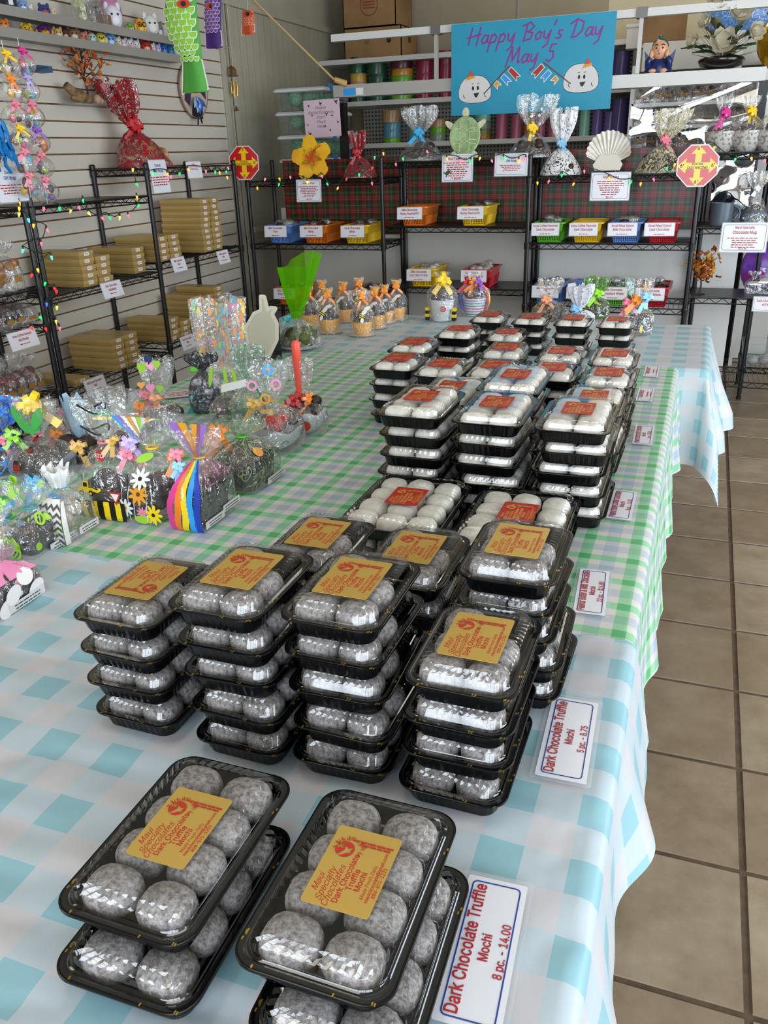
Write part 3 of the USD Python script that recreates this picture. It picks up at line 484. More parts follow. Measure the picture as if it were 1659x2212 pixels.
# ---- baskets
CHOC, CHOC2 = noisemat('chocolate', '24130d', '3d241a', 25, .45, 4), noisemat('chocolate_milk', '3a2117', '5e3a28', 25, .5, 4)
CELLO = cellomat('cello_plain')
def lumps(n, c, d, r, seed, k=10):
    rg = random.Random(seed); g = G()
    for i in range(n): g.ball((c[0]+rg.uniform(-1, 1)*d[0], c[1]+rg.uniform(-1, 1)*d[1], c[2]+rg.uniform(-1, 1)*d[2]), np.array([rg.uniform(.7, 1.2), rg.uniform(.7, 1.2), rg.uniform(.6, 1.)])*r, k)
    return g
BK = {}
def basket(color, label, loc, fill='dark'):
    key = (color, fill)
    if key in BK: return copy(BK[key], label, loc, group='plastic baskets on the back racks')
    t = BK[key] = thing('basket', label, 'basket', loc, group='plastic baskets on the back racks'); m = mat('plastic_'+color, {'blue': '5f86c9', 'orange': 'd8701c', 'yellow': 'e2b81e', 'green': '5cae2e', 'red': 'b81f2b'}[color], .35); Hh = .105
    def wall(a0, b0, a1, b1, nh, nv):
        g = G(); a0, b0, a1, b1 = map(np.array, (a0, b0, a1, b1)); P_ = lambda u, v: (a0+(b0-a0)*u)*(1-v)+(a1+(b1-a1)*u)*v
        for v, r in [(0, .006), (.55, .004), (1, .005)]+[(k/(nh+1)*.5+.04, .0017) for k in range(1, nh+1)]: g.bar(P_(0, v), P_(1, v), r, 4)
        for k in range(nv+1): g.bar(P_(k/nv, 0), P_(k/nv, .58), .0024 if 0 < k < nv else .006, 4)
        q = [P_(0, .55), P_(1, .55), P_(1, 1), P_(0, 1)]; g.add(q, [[0, 1, 2], [0, 2, 3]]); return g
    w0, d0, w1, d1 = .062, .115, .078, .135
    c0 = [(-w0, -d0, .004), (w0, -d0, .004), (w0, d0, .004), (-w0, d0, .004)]; c1 = [(-w1, -d1, Hh), (w1, -d1, Hh), (w1, d1, Hh), (-w1, d1, Hh)]
    for k, nm in enumerate(('front_wall', 'side_wall', 'back_wall', 'side_wall')): j = (k+1) % 4; part(t, nm, wall(c0[k], c0[j], c1[k], c1[j], 4, 13 if k % 2 == 0 else 20), m)
    part(t, 'bottom', G().box((0, 0, .004), (2*w0, 2*d0, .004)), m)
    rim = G(); o = np.array(rrect(2*w1+.026, 2*d1+.026, .018)); i = np.array(rrect(2*w1-.002, 2*d1-.002, .012)); zf = lambda p: Hh+.004-.014*np.exp(-(p[:,0]/.045)**4)*(np.abs(p[:,1]) > d1*.8)
    R3 = lambda p, dz: np.c_[p, zf(p)+dz]; rim.loft([R3(o, -.007), R3(o, 0), R3(i, 0), R3(i, -.007)]); part(t, 'rim', rim, m)
    if fill != 'empty': part(t, 'wrapped_chocolates', lumps(16, (0, 0, .085), (.05, .10, .022), .026, color+fill), CHOC if fill == 'dark' else mat('clear_wrapped', 'b9b2a6', .2), True); part(t, 'wrapper', lumps(9, (0, 0, .097), (.045, .09, .02), .032, 'w'+color), CELLO, False)
    return t
BG = 'small cards on the baskets'
def bcard(x, y, z, lines, label, w=.155): card(label, frame((x, y, z), (1, 0, .01), (0, .12, 1)), w, .066, [(t, .0125, .0135-.02*i, 'r', w*.88) for i, t in enumerate(lines)]+[('~', .006, -.026, 'r', .07)], border=False, film=.003, group=BG)
def bask(color, x, zs, lines, fill, side):
    X = px_at(x, zs); name = ' '.join(lines).lower().replace('w/rc', 'with rc'); L_ = '%s basket on the %s, %s' % (color, side, {'dark': 'full of dark chocolates', 'clear': 'heaped with clear wrapped sweets', 'empty': 'nearly empty'}[fill])
    basket(color, L_, (X, FY+.15, zs+.002), fill); bcard(X-.018, FY-.003, zs+.075, lines, 'white card reading %s, on the %s basket, %s' % (' '.join(lines), color, side.replace('at its right end', 'right end').replace(' behind the', ' by').replace(' shelf', '')))
def px_at(x, z): d = ray(x, 500); return (O3 + d*((FY+.02)/d[1]))[0] if True else 0
for c, x, z, l, fl_, s in (('blue', 604, ZA[1], ('Milk Chocolate', 'Tony'), 'dark', 'left rack upper shelf'), ('orange', 681, ZA[1], ('Milk Chocolate', 'Mints'), 'dark', 'left rack upper shelf'), ('yellow', 770, ZA[1], ('Dark Chocolate', 'Mints'), 'dark', 'left rack upper shelf, right end'),
    ('orange', 613, ZA[2], ('Milk Chocolate', 'Beach Flipper'), 'dark', 'left rack lower shelf, left end'), ('orange', 780, ZA[2], ('Milk Chocolate', 'Mints'), 'dark', 'left rack lower shelf behind the bee cups'),
    ('orange', 894, ZB[1], ('Milk Chocolate', 'Rocky Road w/RC'), 'empty', 'middle upper shelf'), ('yellow', 1024, ZB[1], ('Dark Chocolate', 'Rocky Road w/RC'), 'dark', 'middle upper shelf'), ('yellow', 912, ZB[2], ('Milk Chocolate', '2 pc. Nut-O-Roll'), 'clear', 'middle lower shelf'), ('red', 1033, ZB[2], ('Dark Chocolate', '2 pc. Nut-O-Roll'), 'clear', 'middle lower shelf'),
    ('green', 1186, ZC[1], ('Kona Coffee Flavored', 'Dark Chocolate'), 'dark', 'right rack upper shelf'), ('yellow', 1268, ZC[1], ('Kona Coffee Flavored', 'Dark Chocolate'), 'empty', 'right rack upper shelf'), ('blue', 1352, ZC[1], ('Small Maui Island', 'Milk Chocolate'), 'dark', 'right rack upper shelf'), ('red', 1432, ZC[1], ('Small Maui Island', 'Dark Chocolate'), 'empty', 'right rack upper shelf'),
    ('blue', 1192, ZC[2], ('Milk Chocolate',), 'dark', 'right rack lower shelf, left end'), ('blue', 1270, ZC[2], ('Milk Chocolate',), 'empty', 'right rack lower shelf behind the lace bag'), ('green', 1343, ZC[2], ('Milk Chocolate', 'Humpback Whale'), 'dark', 'right rack lower shelf'), ('red', 1425, ZC[2], ('Dark Chocolate', 'Humpback Whale'), 'dark', 'right rack lower shelf')):
    bask(c, x, z, l, fl_, s)
# ---- information cards hanging from the top shelves of the back racks
def menu(title, price, n, h, title_ink='r', two=None):
    o = [(title, h*.085, h*.30, title_ink, h*1.0)]
    if two: o.append((two, h*.10, h*.13, title_ink, h*.9))
    y0 = .17 if not two else -.04
    for k in range(n): o.append(('~%g' % (h*.04*((k % 3)-1)), h*.052, h*(y0-.078*k), 'r', h*(1.12-.07*k)))
    if price: o.append((price, h*.07, -h*.42, 'r', h*.5))
    return o
def hang(px_, py_, w, h, lines, label, Y=FY-.012, tilt=.06, extra=None): p = py(px_, py_, Y); return card(label, frame(p, (1, 0, .0), (0, tilt, 1)), w, h, lines, film=.004, extra=extra)
hang(667, 412, .165, .125, menu('Hibiscus Plate', '$31.95', 7, .125), 'white menu card hanging under the yellow hibiscus plate')
def turtle_mark(t): 
    g = G(); g.poly(affinity.scale(Point(0, 0).buffer(1), .015, .0105), .0007); 
    for a in (35, 145, 215, 325, 0): g.poly(affinity.rotate(affinity.translate(affinity.scale(Point(0, 0).buffer(1), .008, .0032), .017, 0), a, origin=(0, 0)), .0007)
    v, f = g.vf(); a = .6; c, s = math.cos(a), math.sin(a); v = np.c_[v[:,0]*c-v[:,1]*s-.058, v[:,0]*s+v[:,1]*c-.025, v[:,2]]; part(t, 'turtle_mark', (v, f), mat('ink_olive', '3c4a22', .5))
hang(988, 363, .18, .145, menu('Maui Turtle Plate', '$34.95', 8, .145), 'white menu card with a small turtle, under the turtle plate', extra=turtle_mark)
hang(1104, 356, .185, .115, menu('Custom', None, 4, .115, 'b', 'Gift Wrap'), 'white Custom Gift Wrap card at the middle shelves')
hang(1318, 403, .205, .14, menu('Scallop Plate', '$31.95', 7, .14), 'white menu card hanging under the scallop plate')
hang(1607, 513, .225, .145, menu('Maui Specialty', '$14.95', 5, .145, two='Chocolate Mug'), 'white menu card under the grey mug at right')
hang(1655, 657, .13, .075, [('Dark Chocolate', .012, .012, 'r', .11), ('at Fair', .012, -.008, 'r', .06)], 'white card cut off by the right edge on the low shelf')
def lcard(x, y, w, h, lines, label, X=-2.733, tilt=.25): p = px(x, y, X); card(label, frame(p, (0, 1, 0), (-tilt, 0, 1)), w, h, lines, border=False, film=.004)
bx = lambda a, b='Mini': [(a, .011, .015, 'r', .11), (b, .011, -.004, 'r', .06), ('~', .006, -.02, 'r', .07)]
for x, y, a, b, w, s in ((243, 625, 'Dark Chocolate', '& Macadamia Nut', .155, 'below the near upper gold boxes'), (387, 571, 'Milk Caramac', 'Mini', .13, 'below the middle gold stack'), (483, 555, 'Milk Caramac', 'Mini', .13, 'below the tallest gold stack'), (207, 832, 'Milk & Dark Chocolate', 'Mini', .15, 'below the single gold box'), (318, 793, 'Milk & Dark Chocolate', 'Mini', .145, 'below the low gold stack'), (406, 739, 'Dark Chocolate', 'Mini', .13, 'below the small bottom gold stack'), (51, 733, 'Kona Coffee Flavored', 'Dark Chocolate', .165, 'below the bagged dark chocolates')):
    lcard(x, y, w, .075, bx(a, b), 'white shelf card on the left rack, '+s)
lcard(24, 398, .165, .135, menu('Custom', None, 4, .135, 'b', 'Gift Wrap'), 'large white Custom Gift Wrap card at the far left', X=-2.72, tilt=.05)
lcard(345, 381, .155, .16, menu('Custom', None, 4, .16, 'b', 'Gift Wrap'), 'white gift wrap card below the big red gift basket', tilt=.1); lcard(420, 367, .15, .085, menu('Gift Box', None, 3, .085, 'r'), 'small white card right of the big red gift basket', tilt=.1)
p = pz(400, 851); card('white card with red print lying flat behind the bags', frame((p[0], p[1], TZ+.009), (.82, .57, 0), (-.57, .82, 0)), .16, .075, [('~', .008, .02-.014*k, 'r', .13) for k in range(4)], border=False)
# ---- octagon signs
def octagon(px_, py_, Y, R_, label, yaw=0.):
    t = thing('distance_sign', label, 'sign', mx=frame(py(px_, py_, Y), (math.cos(yaw), math.sin(yaw), 0), (0, .04, 1)))
    P8 = lambda r: Polygon([(r*math.cos(math.pi/8+k*math.pi/4), r*math.sin(math.pi/8+k*math.pi/4)) for k in range(8)])
    part(t, 'laminate', G().poly(P8(R_*1.06), -.001, -.0002), mat('sign_white', 'e0d8d8', .12)); part(t, 'red_face', G().poly(P8(R_), 0., .0006), mat('sign_red', 'c21f26', .15))
    a = R_*.62; h = R_*.15; ar = unary_union([sbox(-h, -a, h, a), sbox(-a, -h, a, h)]+[affinity.rotate(Polygon([(R_*.95, 0), (R_*.55, R_*.36), (R_*.55, -R_*.36)]), k, origin=(0, 0)) for k in (0, 90, 180, 270)])
    part(t, 'yellow_arrows', G().poly(ar, .0009), mat('sign_yellow', 'eec31a', .2)); g = G()
    for x, y in ((0, .72), (0, -.82), (.72, -.06), (-.74, -.06)): lettering(g, "6'", R_*.16, x*R_, y*R_, .0013)
    lettering(g, 'SOCIAL', R_*.11, 0, R_*.03, .0013, wide=R_*.6); lettering(g, 'DISTANCING', R_*.11, 0, -R_*.14, .0013, wide=R_*.95); part(t, 'lettering', g, mat('ink_black', '17130f', .4))
octagon(527, 352, 4.85, .098, 'red octagonal distancing sign at the back left corner', .12); octagon(1507, 358, 4.86, .103, 'red octagonal distancing sign at the right end of the back racks')
# ---- strings of coloured fairy lights
BULB = {k: rawmat('bulb_'+k, {'p': ('principled_bsdf', {'base_color': lin(c), 'roughness': .15, 'emission_color': lin(c), 'emission_strength': 2.2})}, [], 'p.BSDF') for k, c in (('g', '1fd060'), ('r', 'ff2a2a'), ('p', 'ff5a78'), ('o', 'ff9a2e'), ('y', 'ffd24a'), ('c', '3fd8c8'), ('b', '3a5aff'))}
CORD = mat('cord_green', '16301c', .6)
def lights(label, pts, plane):
    t = thing('fairy_lights', label, 'fairy lights'); P_ = [plane(x, y) for x, y, c in pts]; w = []
    for i, p in enumerate(P_):
        w.append(p + [0, 0, .014]); 
        if i+1 < len(P_): q = P_[i+1]; n = 3; w += [p+(q-p)*k/(n+1) + [0, 0, .014-.012*math.sin(math.pi*k/(n+1))*((i % 2)*1.6-.4)] for k in range(1, n+1)]
    part(t, 'cord', G().tube(w, .0022, 5), CORD, True); rg = random.Random(label)
    for p, (x, y, c) in zip(P_, pts):
        d = np.array([rg.uniform(-.5, .5), rg.uniform(-.5, .5), -1.]); d /= np.linalg.norm(d)
        b = part(t, 'bulb', G().tube([p, p+d*.006, p+d*.014, p+d*.02], [.0052, .006, .004, .0008], 7), BULB[c], True); part(b, 'socket', G().tube([p+[0, 0, .014], p+[0, 0, .001]], .004, 6), CORD)
C1 = lambda L_, ox, oy, s: [(ox+x*s, oy+y*s, c) for x, y, c in L_]
S_ = .3376
PLF = lambda x, y: px(x, y, -2.728)
PBF = lambda x, y: py(x, y, FY-.02)
lights('string of coloured fairy lights across the left racks top rail', C1([(280, 140, 'p'), (382, 140, 'g'), (455, 155, 'o'), (500, 135, 'p'), (530, 87, 'g'), (562, 170, 'y'), (650, 203, 'p'), (697, 200, 'g'), (767, 200, 'y'), (818, 188, 'p'), (890, 122, 'g'), (875, 68, 'o')], 0, 400, S_), PLF)
lights('coloured fairy lights wound down the near left rack post', C1([(120, 105, 'o'), (122, 140, 'o'), (122, 175, 'y'), (180, 213, 'c'), (215, 248, 'o'), (297, 277, 'p'), (262, 365, 'p'), (148, 408, 'c'), (327, 452, 'c'), (238, 532, 'o'), (205, 567, 'r'), (290, 620, 'g'), (345, 655, 'r'), (362, 672, 'r'), (297, 753, 'b'), (365, 772, 'y'), (253, 838, 'g'), (357, 862, 'o'), (380, 907, 'p'), (290, 912, 'r'), (195, 905, 'r')], 0, 400, S_), lambda x, y: px(x, y, -2.72))
lights('coloured fairy lights below the big red gift basket', C1([(870, 1172, 'g'), (850, 1077, 'o'), (990, 1102, 'g'), (1070, 1105, 'o'), (1092, 1122, 'p'), (1150, 1103, 'g'), (1200, 1078, 'o'), (1317, 1087, 'p'), (1378, 1093, 'g'), (1405, 1097, 'o'), (1447, 1093, 'g'), (1457, 1068, 'p'), (1452, 1128, 'o')], 0, 0, S_), PLF)
lights('coloured fairy lights along the rack with the hibiscus plate', C1([(17, 1197, 'o'), (68, 1140, 'p'), (157, 1138, 'o'), (157, 1173, 'g'), (228, 1127, 'p'), (335, 1157, 'y'), (427, 1120, 'p'), (462, 1170, 'g'), (535, 1197, 'o'), (590, 1138, 'r'), (668, 1110, 'g'), (750, 1165, 'p'), (757, 1068, 'r'), (768, 1000, 'g')], 550, 0, S_), PBF)
lights('coloured fairy lights along the middle top shelf with the turtle plate', C1([(823, 975, 'o'), (903, 1043, 'p'), (947, 1008, 'g'), (1100, 963, 'p'), (1230, 1008, 'o'), (1310, 1022, 'p'), (1382, 1022, 'g'), (1445, 1005, 'o'), (1515, 1022, 'p'), (1592, 1003, 'g'), (1690, 1020, 'o'), (1735, 1007, 'p')], 550, 0, S_), PBF)
lights('coloured fairy lights along the rack with the scallop plate', C1([(183, 1163, 'o'), (258, 1153, 'p'), (342, 1113, 'g'), (417, 1170, 'o'), (483, 1087, 'p'), (640, 1133, 'o'), (785, 1157, 'g'), (845, 1168, 'o'), (925, 1140, 'p'), (1010, 1070, 'g'), (1065, 1045, 'o')], 1099, 0, S_), PBF)
lights('coloured fairy lights at the right end shelf below the cups', C1([(1220, 930, 'g'), (1317, 937, 'o'), (1452, 1012, 'g'), (1552, 1005, 'o'), (1637, 1018, 'p')], 1099, 0, S_), PBF)
# ================================================================ cellophane gifts
def proj(p): q = np.asarray(p, float)-O3; f = q@_fw; return IW/2+FPX*(q@CR)/f, IH/2-FPX*(q@CU)/f
def zat(x, y, py_):      # height above the floor at (x, y) whose sight line runs through picture row py_
    lo, hi = 0., 2.6
    for _ in range(40):
        m = (lo+hi)/2
        if proj((x, y, m))[1] > py_: lo = m
        else: hi = m
    return lo
def mpp(x, y, z=.8): return ((np.array([x, y, z])-O3)@_fw)/FPX
def ribbon_loop(g, c, d, r, w, side, n=9, k=.42):
    d = d/np.linalg.norm(d); s = side/np.linalg.norm(side); u = np.cross(d, s); A = []; 
    for t in np.linspace(0, 2*np.pi, n): A.append(c + d*r*(1-math.cos(t))*.5 + u*r*k*math.sin(t))
    A = np.array(A); L_, R_ = A-s*w/2, A+s*w/2; v = np.vstack([L_, R_]); f = [[i, i+1, n+i+1] for i in range(n-1)]+[[i, n+i+1, n+i] for i in range(n-1)]; g.add(v, f)
def bow(t, c, r, m, n=11, face=(.5, -.8, .3), name='bow', seed=1, tails=2):
    g = G(); rg = np.random.default_rng(seed); f = np.array(face, float); f /= np.linalg.norm(f); a = np.cross(f, [0, 0, 1.]); a /= np.linalg.norm(a); b = np.cross(f, a)
    for i in range(n):
        th = 2*np.pi*i/n*1.0 + .3*(i % 2); e = .25+.75*(i % 3)/2; d = a*math.cos(th)+b*math.sin(th)+f*e*.9; s = np.cross(d, f)+.001; ribbon_loop(g, np.array(c), d, r*.78*(1-.2*(i % 3)), r*.36, s)
    for i in range(tails):
        d = a*rg.uniform(-1, 1)+b*.2-np.array([0, 0, 1.])*rg.uniform(.5, 1); p0 = np.array(c); p1 = p0+d*r*1.5; s = np.cross(d, f); s = s/np.linalg.norm(s)*r*.18; g.add([p0-s, p0+s, p1+s*1.3, p1-s*1.3], [[0, 1, 2], [0, 2, 3]])
    return part(t, name, g, m, False)
RIB = {k: mat('ribbon_'+k, c, .28, 0., specular_ior_level=.7) for k, c in dict(red='b3141f', yellow='f0c310', blue='2f9fd0', pink='e0507e', magenta='d02a8a', orange='ef8a22', green='58c61c', teal='1f9aa0', purple='8a50b8', gold='c89a3a', lightblue='8ac2ea', white='e6e4e2', lavender='b9a2d6', peach='f0a070', black='1a1a1a', sky='2f7fd6', lime='8fd62a', rose='e87a90').items()}
def outline(kind, w, d, n=72): return resample(rrect(w, d, min(w, d)*.22, 6), n) if kind == 'r' else np.stack([w/2*np.cos(np.arange(n)*2*np.pi/n), d/2*np.sin(np.arange(n)*2*np.pi/n)], 1)
class Bag:
    def __init__(s, name, label, cat, x, y, w, d, hn, ht, fl, shape='r', wrap=None, z0=TZ+.004, lean=(0, 0), seed=0, rz=0., pleat=.22, group=None, neck=.011, prof=None, topw=None, jag=.25, sq=.55):
        s.t = thing(name, label, cat, (x, y, z0), rz, group); s.w, s.d, s.hn, s.ht, s.lean, s.neck = w, d, hn, ht, np.array(lean, float), neck; n = 72; o = s.o = outline(shape, w, d, n); th = np.arctan2(o[:,1], o[:,0]); rg = np.random.default_rng(seed+11)
        s.prof = prof or [(0, .96), (.05, 1.02), (.45, 1.0), (.62, .9), (.76, .68), (.88, .40), (.96, .2), (1., neck/max(w, d)*2)]
        pz, ps = zip(*s.prof); k1, k2 = rg.integers(9, 13), rg.integers(17, 23); ph = rg.uniform(0, 6, 4); rings = []
        un = np.stack([np.cos(th), np.sin(th)], 1)
        for f in np.r_[np.linspace(0, .6, 7), np.linspace(.66, 1., 10)]:
            q = np.interp(f, pz, ps); pl = pleat*np.clip((f-.25)/.75, 0, 1); m = 1+pl*(np.sin(k1*th+ph[0]+f*2)*.6+np.sin(k2*th+ph[1])*.4); p = o*(q*m)[:,None]; blend = np.clip((f-.85)/.15, 0, 1); p = p*(1-blend)+blend*un*(neck*m)[:,None]
            wv = .02*min(w, d)*rg.normal(size=n)*np.sin(math.pi*min(f, 1)); rings.append(np.c_[p*(1+wv[:,None]/max(w, d))+s.lean*f, np.full(n, f*hn)])
        if wrap is not None and ht > hn:
            k3 = int(rg.integers(7, 11)); tw = topw or (1., sq); ln = s.lean
            for f in np.linspace(.06, 1, 8):
                r = neck+(fl-neck)*np.sin(min(f*1.25, 1.)*np.pi/2)**.9; m = 1+.30*f**.3*np.sin(k3*th+ph[2])+.12*np.sin(2*k3*th+ph[3]); zz = hn+(ht-hn)*f*(1 if f < 1 else 1); jz = (jag*(ht-hn)*f**3*(np.sin(3*th+ph[0])*.5+np.sin(5*th+ph[1])*.3)-0)
                p = un*(r*m)[:,None]*np.array(tw); rings.append(np.c_[p+ln*(1+f*(ht-hn)/hn), zz-np.abs(jz)])
        if wrap is not None: part(s.t, 'cellophane_wrap', G().loft(rings, True, False), wrap, 50)
    def surf(s, x, y, f, off=.0012):
        pz, ps = zip(*s.prof); q = np.interp(f, pz, ps); p = np.array([x, y])*q; L_ = np.linalg.norm(p)+1e-9; p = p*(1+off/L_)+s.lean*f; return np.array([p[0], p[1], f*s.hn])
    def motif(s, side, u, f, poly_or_list, name, size=1., m=None):
        """a flat print on the wrap: side 'f' faces the viewer (-y), 'r' faces +x; u from -1 to 1 across"""
        x, y = (u*s.w/2*.92, -s.d/2) if side == 'f' else (s.w/2, u*s.d/2*.92); P_ = s.surf(x, y, f, .004); Q = s.surf(x, y, min(f+.06, 1), .004); yd = Q-P_; xd = (1, 0, 0) if side == 'f' else (0, 1, 0); mx = frame(P_, xd, yd)
        for k, (pg, mm) in enumerate(poly_or_list): part(s.t, name, G().poly(affinity.scale(pg, size, size, origin=(0, 0)), .0008*k, mx=mx), mm)
    def strip(s, side, u0, u1, f0, f1, name, m, off=.003, wave=0.):
        V, nz, nx = [], 16, 4
        for i in range(nz):
            f = f0+(f1-f0)*i/(nz-1)
            for j in range(nx):
                u = u0+(u1-u0)*j/(nx-1)+wave*math.sin(f*9+u0*4); x, y = (u*s.w/2*.97, -s.d/2) if side == 'f' else (s.w/2, u*s.d/2*.97); V.append(s.surf(x, y, f, off+.0015*math.sin(9*f+3*u)))
        F = [[i*nx+j, i*nx+j+1, (i+1)*nx+j+1] for i in range(nz-1) for j in range(nx-1)]+[[i*nx+j, (i+1)*nx+j+1, (i+1)*nx+j] for i in range(nz-1) for j in range(nx-1)]; part(s.t, name, (np.array(V), np.array(F)), m, True)
    def fill(s, n=10, f=.4, m=None, seed=2, k=.75, name='chocolate_filling', r=None, z0=.004):
        g = lumps(n, (0, 0, f*s.hn*.5+z0+.006), (s.w*.5*k*.62, s.d*.5*k*.62, f*s.hn*.36), r or min(s.w, s.d)*.26, seed); v, F = g.vf(); v[:,2] = np.maximum(v[:,2], z0+.001); part(s.t, name, (v, F), m or CHOC, True); return s
    def tub(s, f=.42, m=None, k=.86, name='tub'):
        o = s.o*k; part(s.t, name, G().loft([np.c_[o*.9, np.full(len(o), .003)], np.c_[o, np.full(len(o), f*s.hn)], np.c_[o*.93, np.full(len(o), f*s.hn)], np.c_[o*.85, np.full(len(o), .01)]], True, True), m or mat('tub_brown', '2c211d', .4), 30); return s
    def tie(s, c='gold'): part(s.t, 'tie', G().tube([np.array([s.lean[0]+s.neck*1.15*math.cos(a), s.lean[1]+s.neck*1.15*math.sin(a), s.hn]) for a in np.linspace(0, 2*math.pi, 13)], .0028, 5), RIB[c], True); return s
    def bow(s, c, r=.03, off=(.0, -.02, 0), **k): bow(s.t, (s.lean[0]+off[0], s.lean[1]+off[1], s.hn+off[2]), r, RIB[c], **k); return s
    def sticker(s, w=.07, u=.45, f=.09, h=.016):
        P_ = s.surf(s.w/2, u*s.d/2, f, .004); part(s.t, 'sticker', G().poly(Polygon(rrect(w, h, .002)), mx=frame(P_, (0, 1, 0), (0, 0, 1))), mat('sticker_white', 'd8d6d4', .5)); g = G()
        for k in range(2): dashes(g, 0, .001-.006*k, w*.8, .0035, .0006)
        v, F = g.vf(); mx = frame(P_, (0, 1, 0), (0, 0, 1)); part(s.t, 'sticker_print', (v@mx[:3,:3].T+mx[:3,3], F), mat('ink_grey', '4a4a52', .5)); return s
INK = {k: mat('print_'+k, c, .35) for k, c in dict(pink='d83a8c', orange='ef7f1a', yellow='f4d312', sky='2f9be8', blue='1a3fb0', white='e8e6e4', black='151413', green='2f9a3a', lime='9ad03a', red='c01e24', purple='9a6ac0', amber='e29a2a', navy='24366a', brown='6b3a1e', rose='e58ab0').items()}
EL = lambda a, b, x=0, y=0, r=0: affinity.translate(affinity.rotate(affinity.scale(Point(0, 0).buffer(1, 8), a, b), r, origin=(0, 0)), x, y)
def flower(r, n, c, c2): return [(unary_union([EL(r*.5, r*.17, r*.55*math.cos(k*2*math.pi/n), r*.55*math.sin(k*2*math.pi/n), k*360/n) for k in range(n)]), INK[c]), (EL(r*.2, r*.2), INK[c2])]
def heart(r): return unary_union([EL(r*.55, r*.55, -r*.45, r*.3), EL(r*.55, r*.55, r*.45, r*.3), Polygon([(-r*.93, r*.05), (r*.93, r*.05), (0, -r)])])
def ladybug(r): return [(EL(r*.75, r), INK['red']), (unary_union([EL(r*.5, r*.32, 0, r*.85), sbox(-r*.05, -r, r*.05, r)]+[EL(r*.15, r*.15, sx*r*.38, y*r) for sx in (-1, 1) for y in (-.5, 0, .45)]), INK['black'])]
GF = 'cellophane gift bags on the table'
def gb(label, bx_, by_, w, d, ny, ty, fl, wrap, seed, lean_px=0., name='gift_bag', cat='gift bag', **k):
    if k.get('shape') == 'c' and wrap is not None and name == 'gift_bag': w, d = w*1.14, d*1.14
    p = pz(bx_, by_, TZ+.004); x, y = p[0], p[1]; hn = zat(x, y, ny)-TZ; ht = zat(x, y, ty)-TZ; s = mpp(x, y); return Bag(name, label, cat, x, y, w, d, hn, max(ht, hn+.01), fl, wrap=wrap, seed=seed, lean=(lean_px*s*.93, lean_px*s*.35), group=GF, **k)
# -- front row of the left side
b = gb('clear gift bag with a bold rainbow striped side, front row', 447, 1117, .078, .15, 990, 925, .045, CELLO, 1); b.tub(.5, k=.8).fill(6, .6, seed=3)
for i, c in enumerate(('pink', 'orange', 'yellow', 'sky', 'blue')): b.strip('f', -1+.4*i, -.6+.4*i, .01, .97, 'rainbow_stripe', INK[c], wave=.08)
b.strip('r', -.98, .98, .62, .92, 'rainbow_edge', cellomat('cello_rose', tint=(.85, .45, .62)))
for sx, c in ((-1, 'purple'), (-.5, 'amber'), (.35, 'amber'), (.7, 'purple')): part(b.t, 'ribbon_tail', G().add([(-.004, -.01, b.hn), (.004, -.01, b.hn), (sx*.042+.012, -.02, b.ht+.012), (sx*.042-.012, -.02, b.ht+.012)], [[0, 1, 2], [0, 2, 3]]), INK[c])
b.tie('gold').bow('orange', .024, (-.045, -.02, .0), seed=5).bow('rose', .022, (-.035, -.03, .012), seed=6).bow('lightblue', .02, (-.03, -.035, -.012), seed=7).sticker(.075, -.4, .1).sticker(.07, .45, .16)
b = gb('clear gift bag printed with daisies and a candy-striped top', 342, 1105, .095, .11, 970, 888, .062, CELLO, 2, shape='c', lean_px=8); b.fill(9, .55, seed=4)
for u, f, r, c, c2 in ((.1, .66, .024, 'white', 'black'), (.05, .45, .024, 'amber', 'brown'), (.85, .16, .022, 'yellow', 'black'), (.2, .17, .014, 'rose', 'amber'), (-.8, .22, .02, 'white', 'amber')): b.motif('f', u*.8, f, flower(r, 9, c, c2), 'printed_flower')
for u in (-.75, -.45, -.2, .35, .6): b.strip('f', u, u+.03, .02, .55, 'printed_stem', INK['white'])
b.motif('f', .15, .07, [(EL(.02, .009), INK['lime'])], 'printed_leaf'); b.motif('f', -.1, .9, [(EL(.02, .011, 0, 0, 25), INK['lime'])], 'printed_leaf')
for i, c in enumerate(('sky', 'purple', 'white', 'amber', 'white', 'lime', 'white', 'amber', 'white', 'lime', 'orange')):
    a0, a1 = -1.0+i*.19, -.83+i*.19; hn, ht = b.hn, b.ht; L_ = b.lean
    part(b.t, 'candy_stripe', G().add([(L_[0]+.012*a0, L_[1]-.03, hn+.022+.005*i), (L_[0]+.012*a1, L_[1]-.03, hn+.022+.005*i), (L_[0]*1.3+.068*a1, L_[1]-.038, ht-.006), (L_[0]*1.3+.068*a0, L_[1]-.038, ht-.006)], [[0, 1, 2], [0, 2, 3]]), INK[c])
b.tie('yellow').bow('lavender', .028, (-.04, -.02, .012), seed=2).bow('rose', .026, (-.05, -.02, -.01), seed=3)
b = gb('clear gift bag with black and yellow hazard base and a digger print', 252, 1098, .12, .10, 958, 858, .05, CELLO, 3, shape='c', lean_px=-2); b.tub(.42, mat('tub_grey', '3a322c', .5)).fill(5, .5, seed=6)
for i in range(5): u = -1.+i*.42; b.strip('f', u, u+.21, .0, .27, 'hazard_stripe', INK['yellow'], wave=.0); b.strip('f', u+.21, min(u+.42, 1.05), .0, .27, 'hazard_stripe', INK['black'])
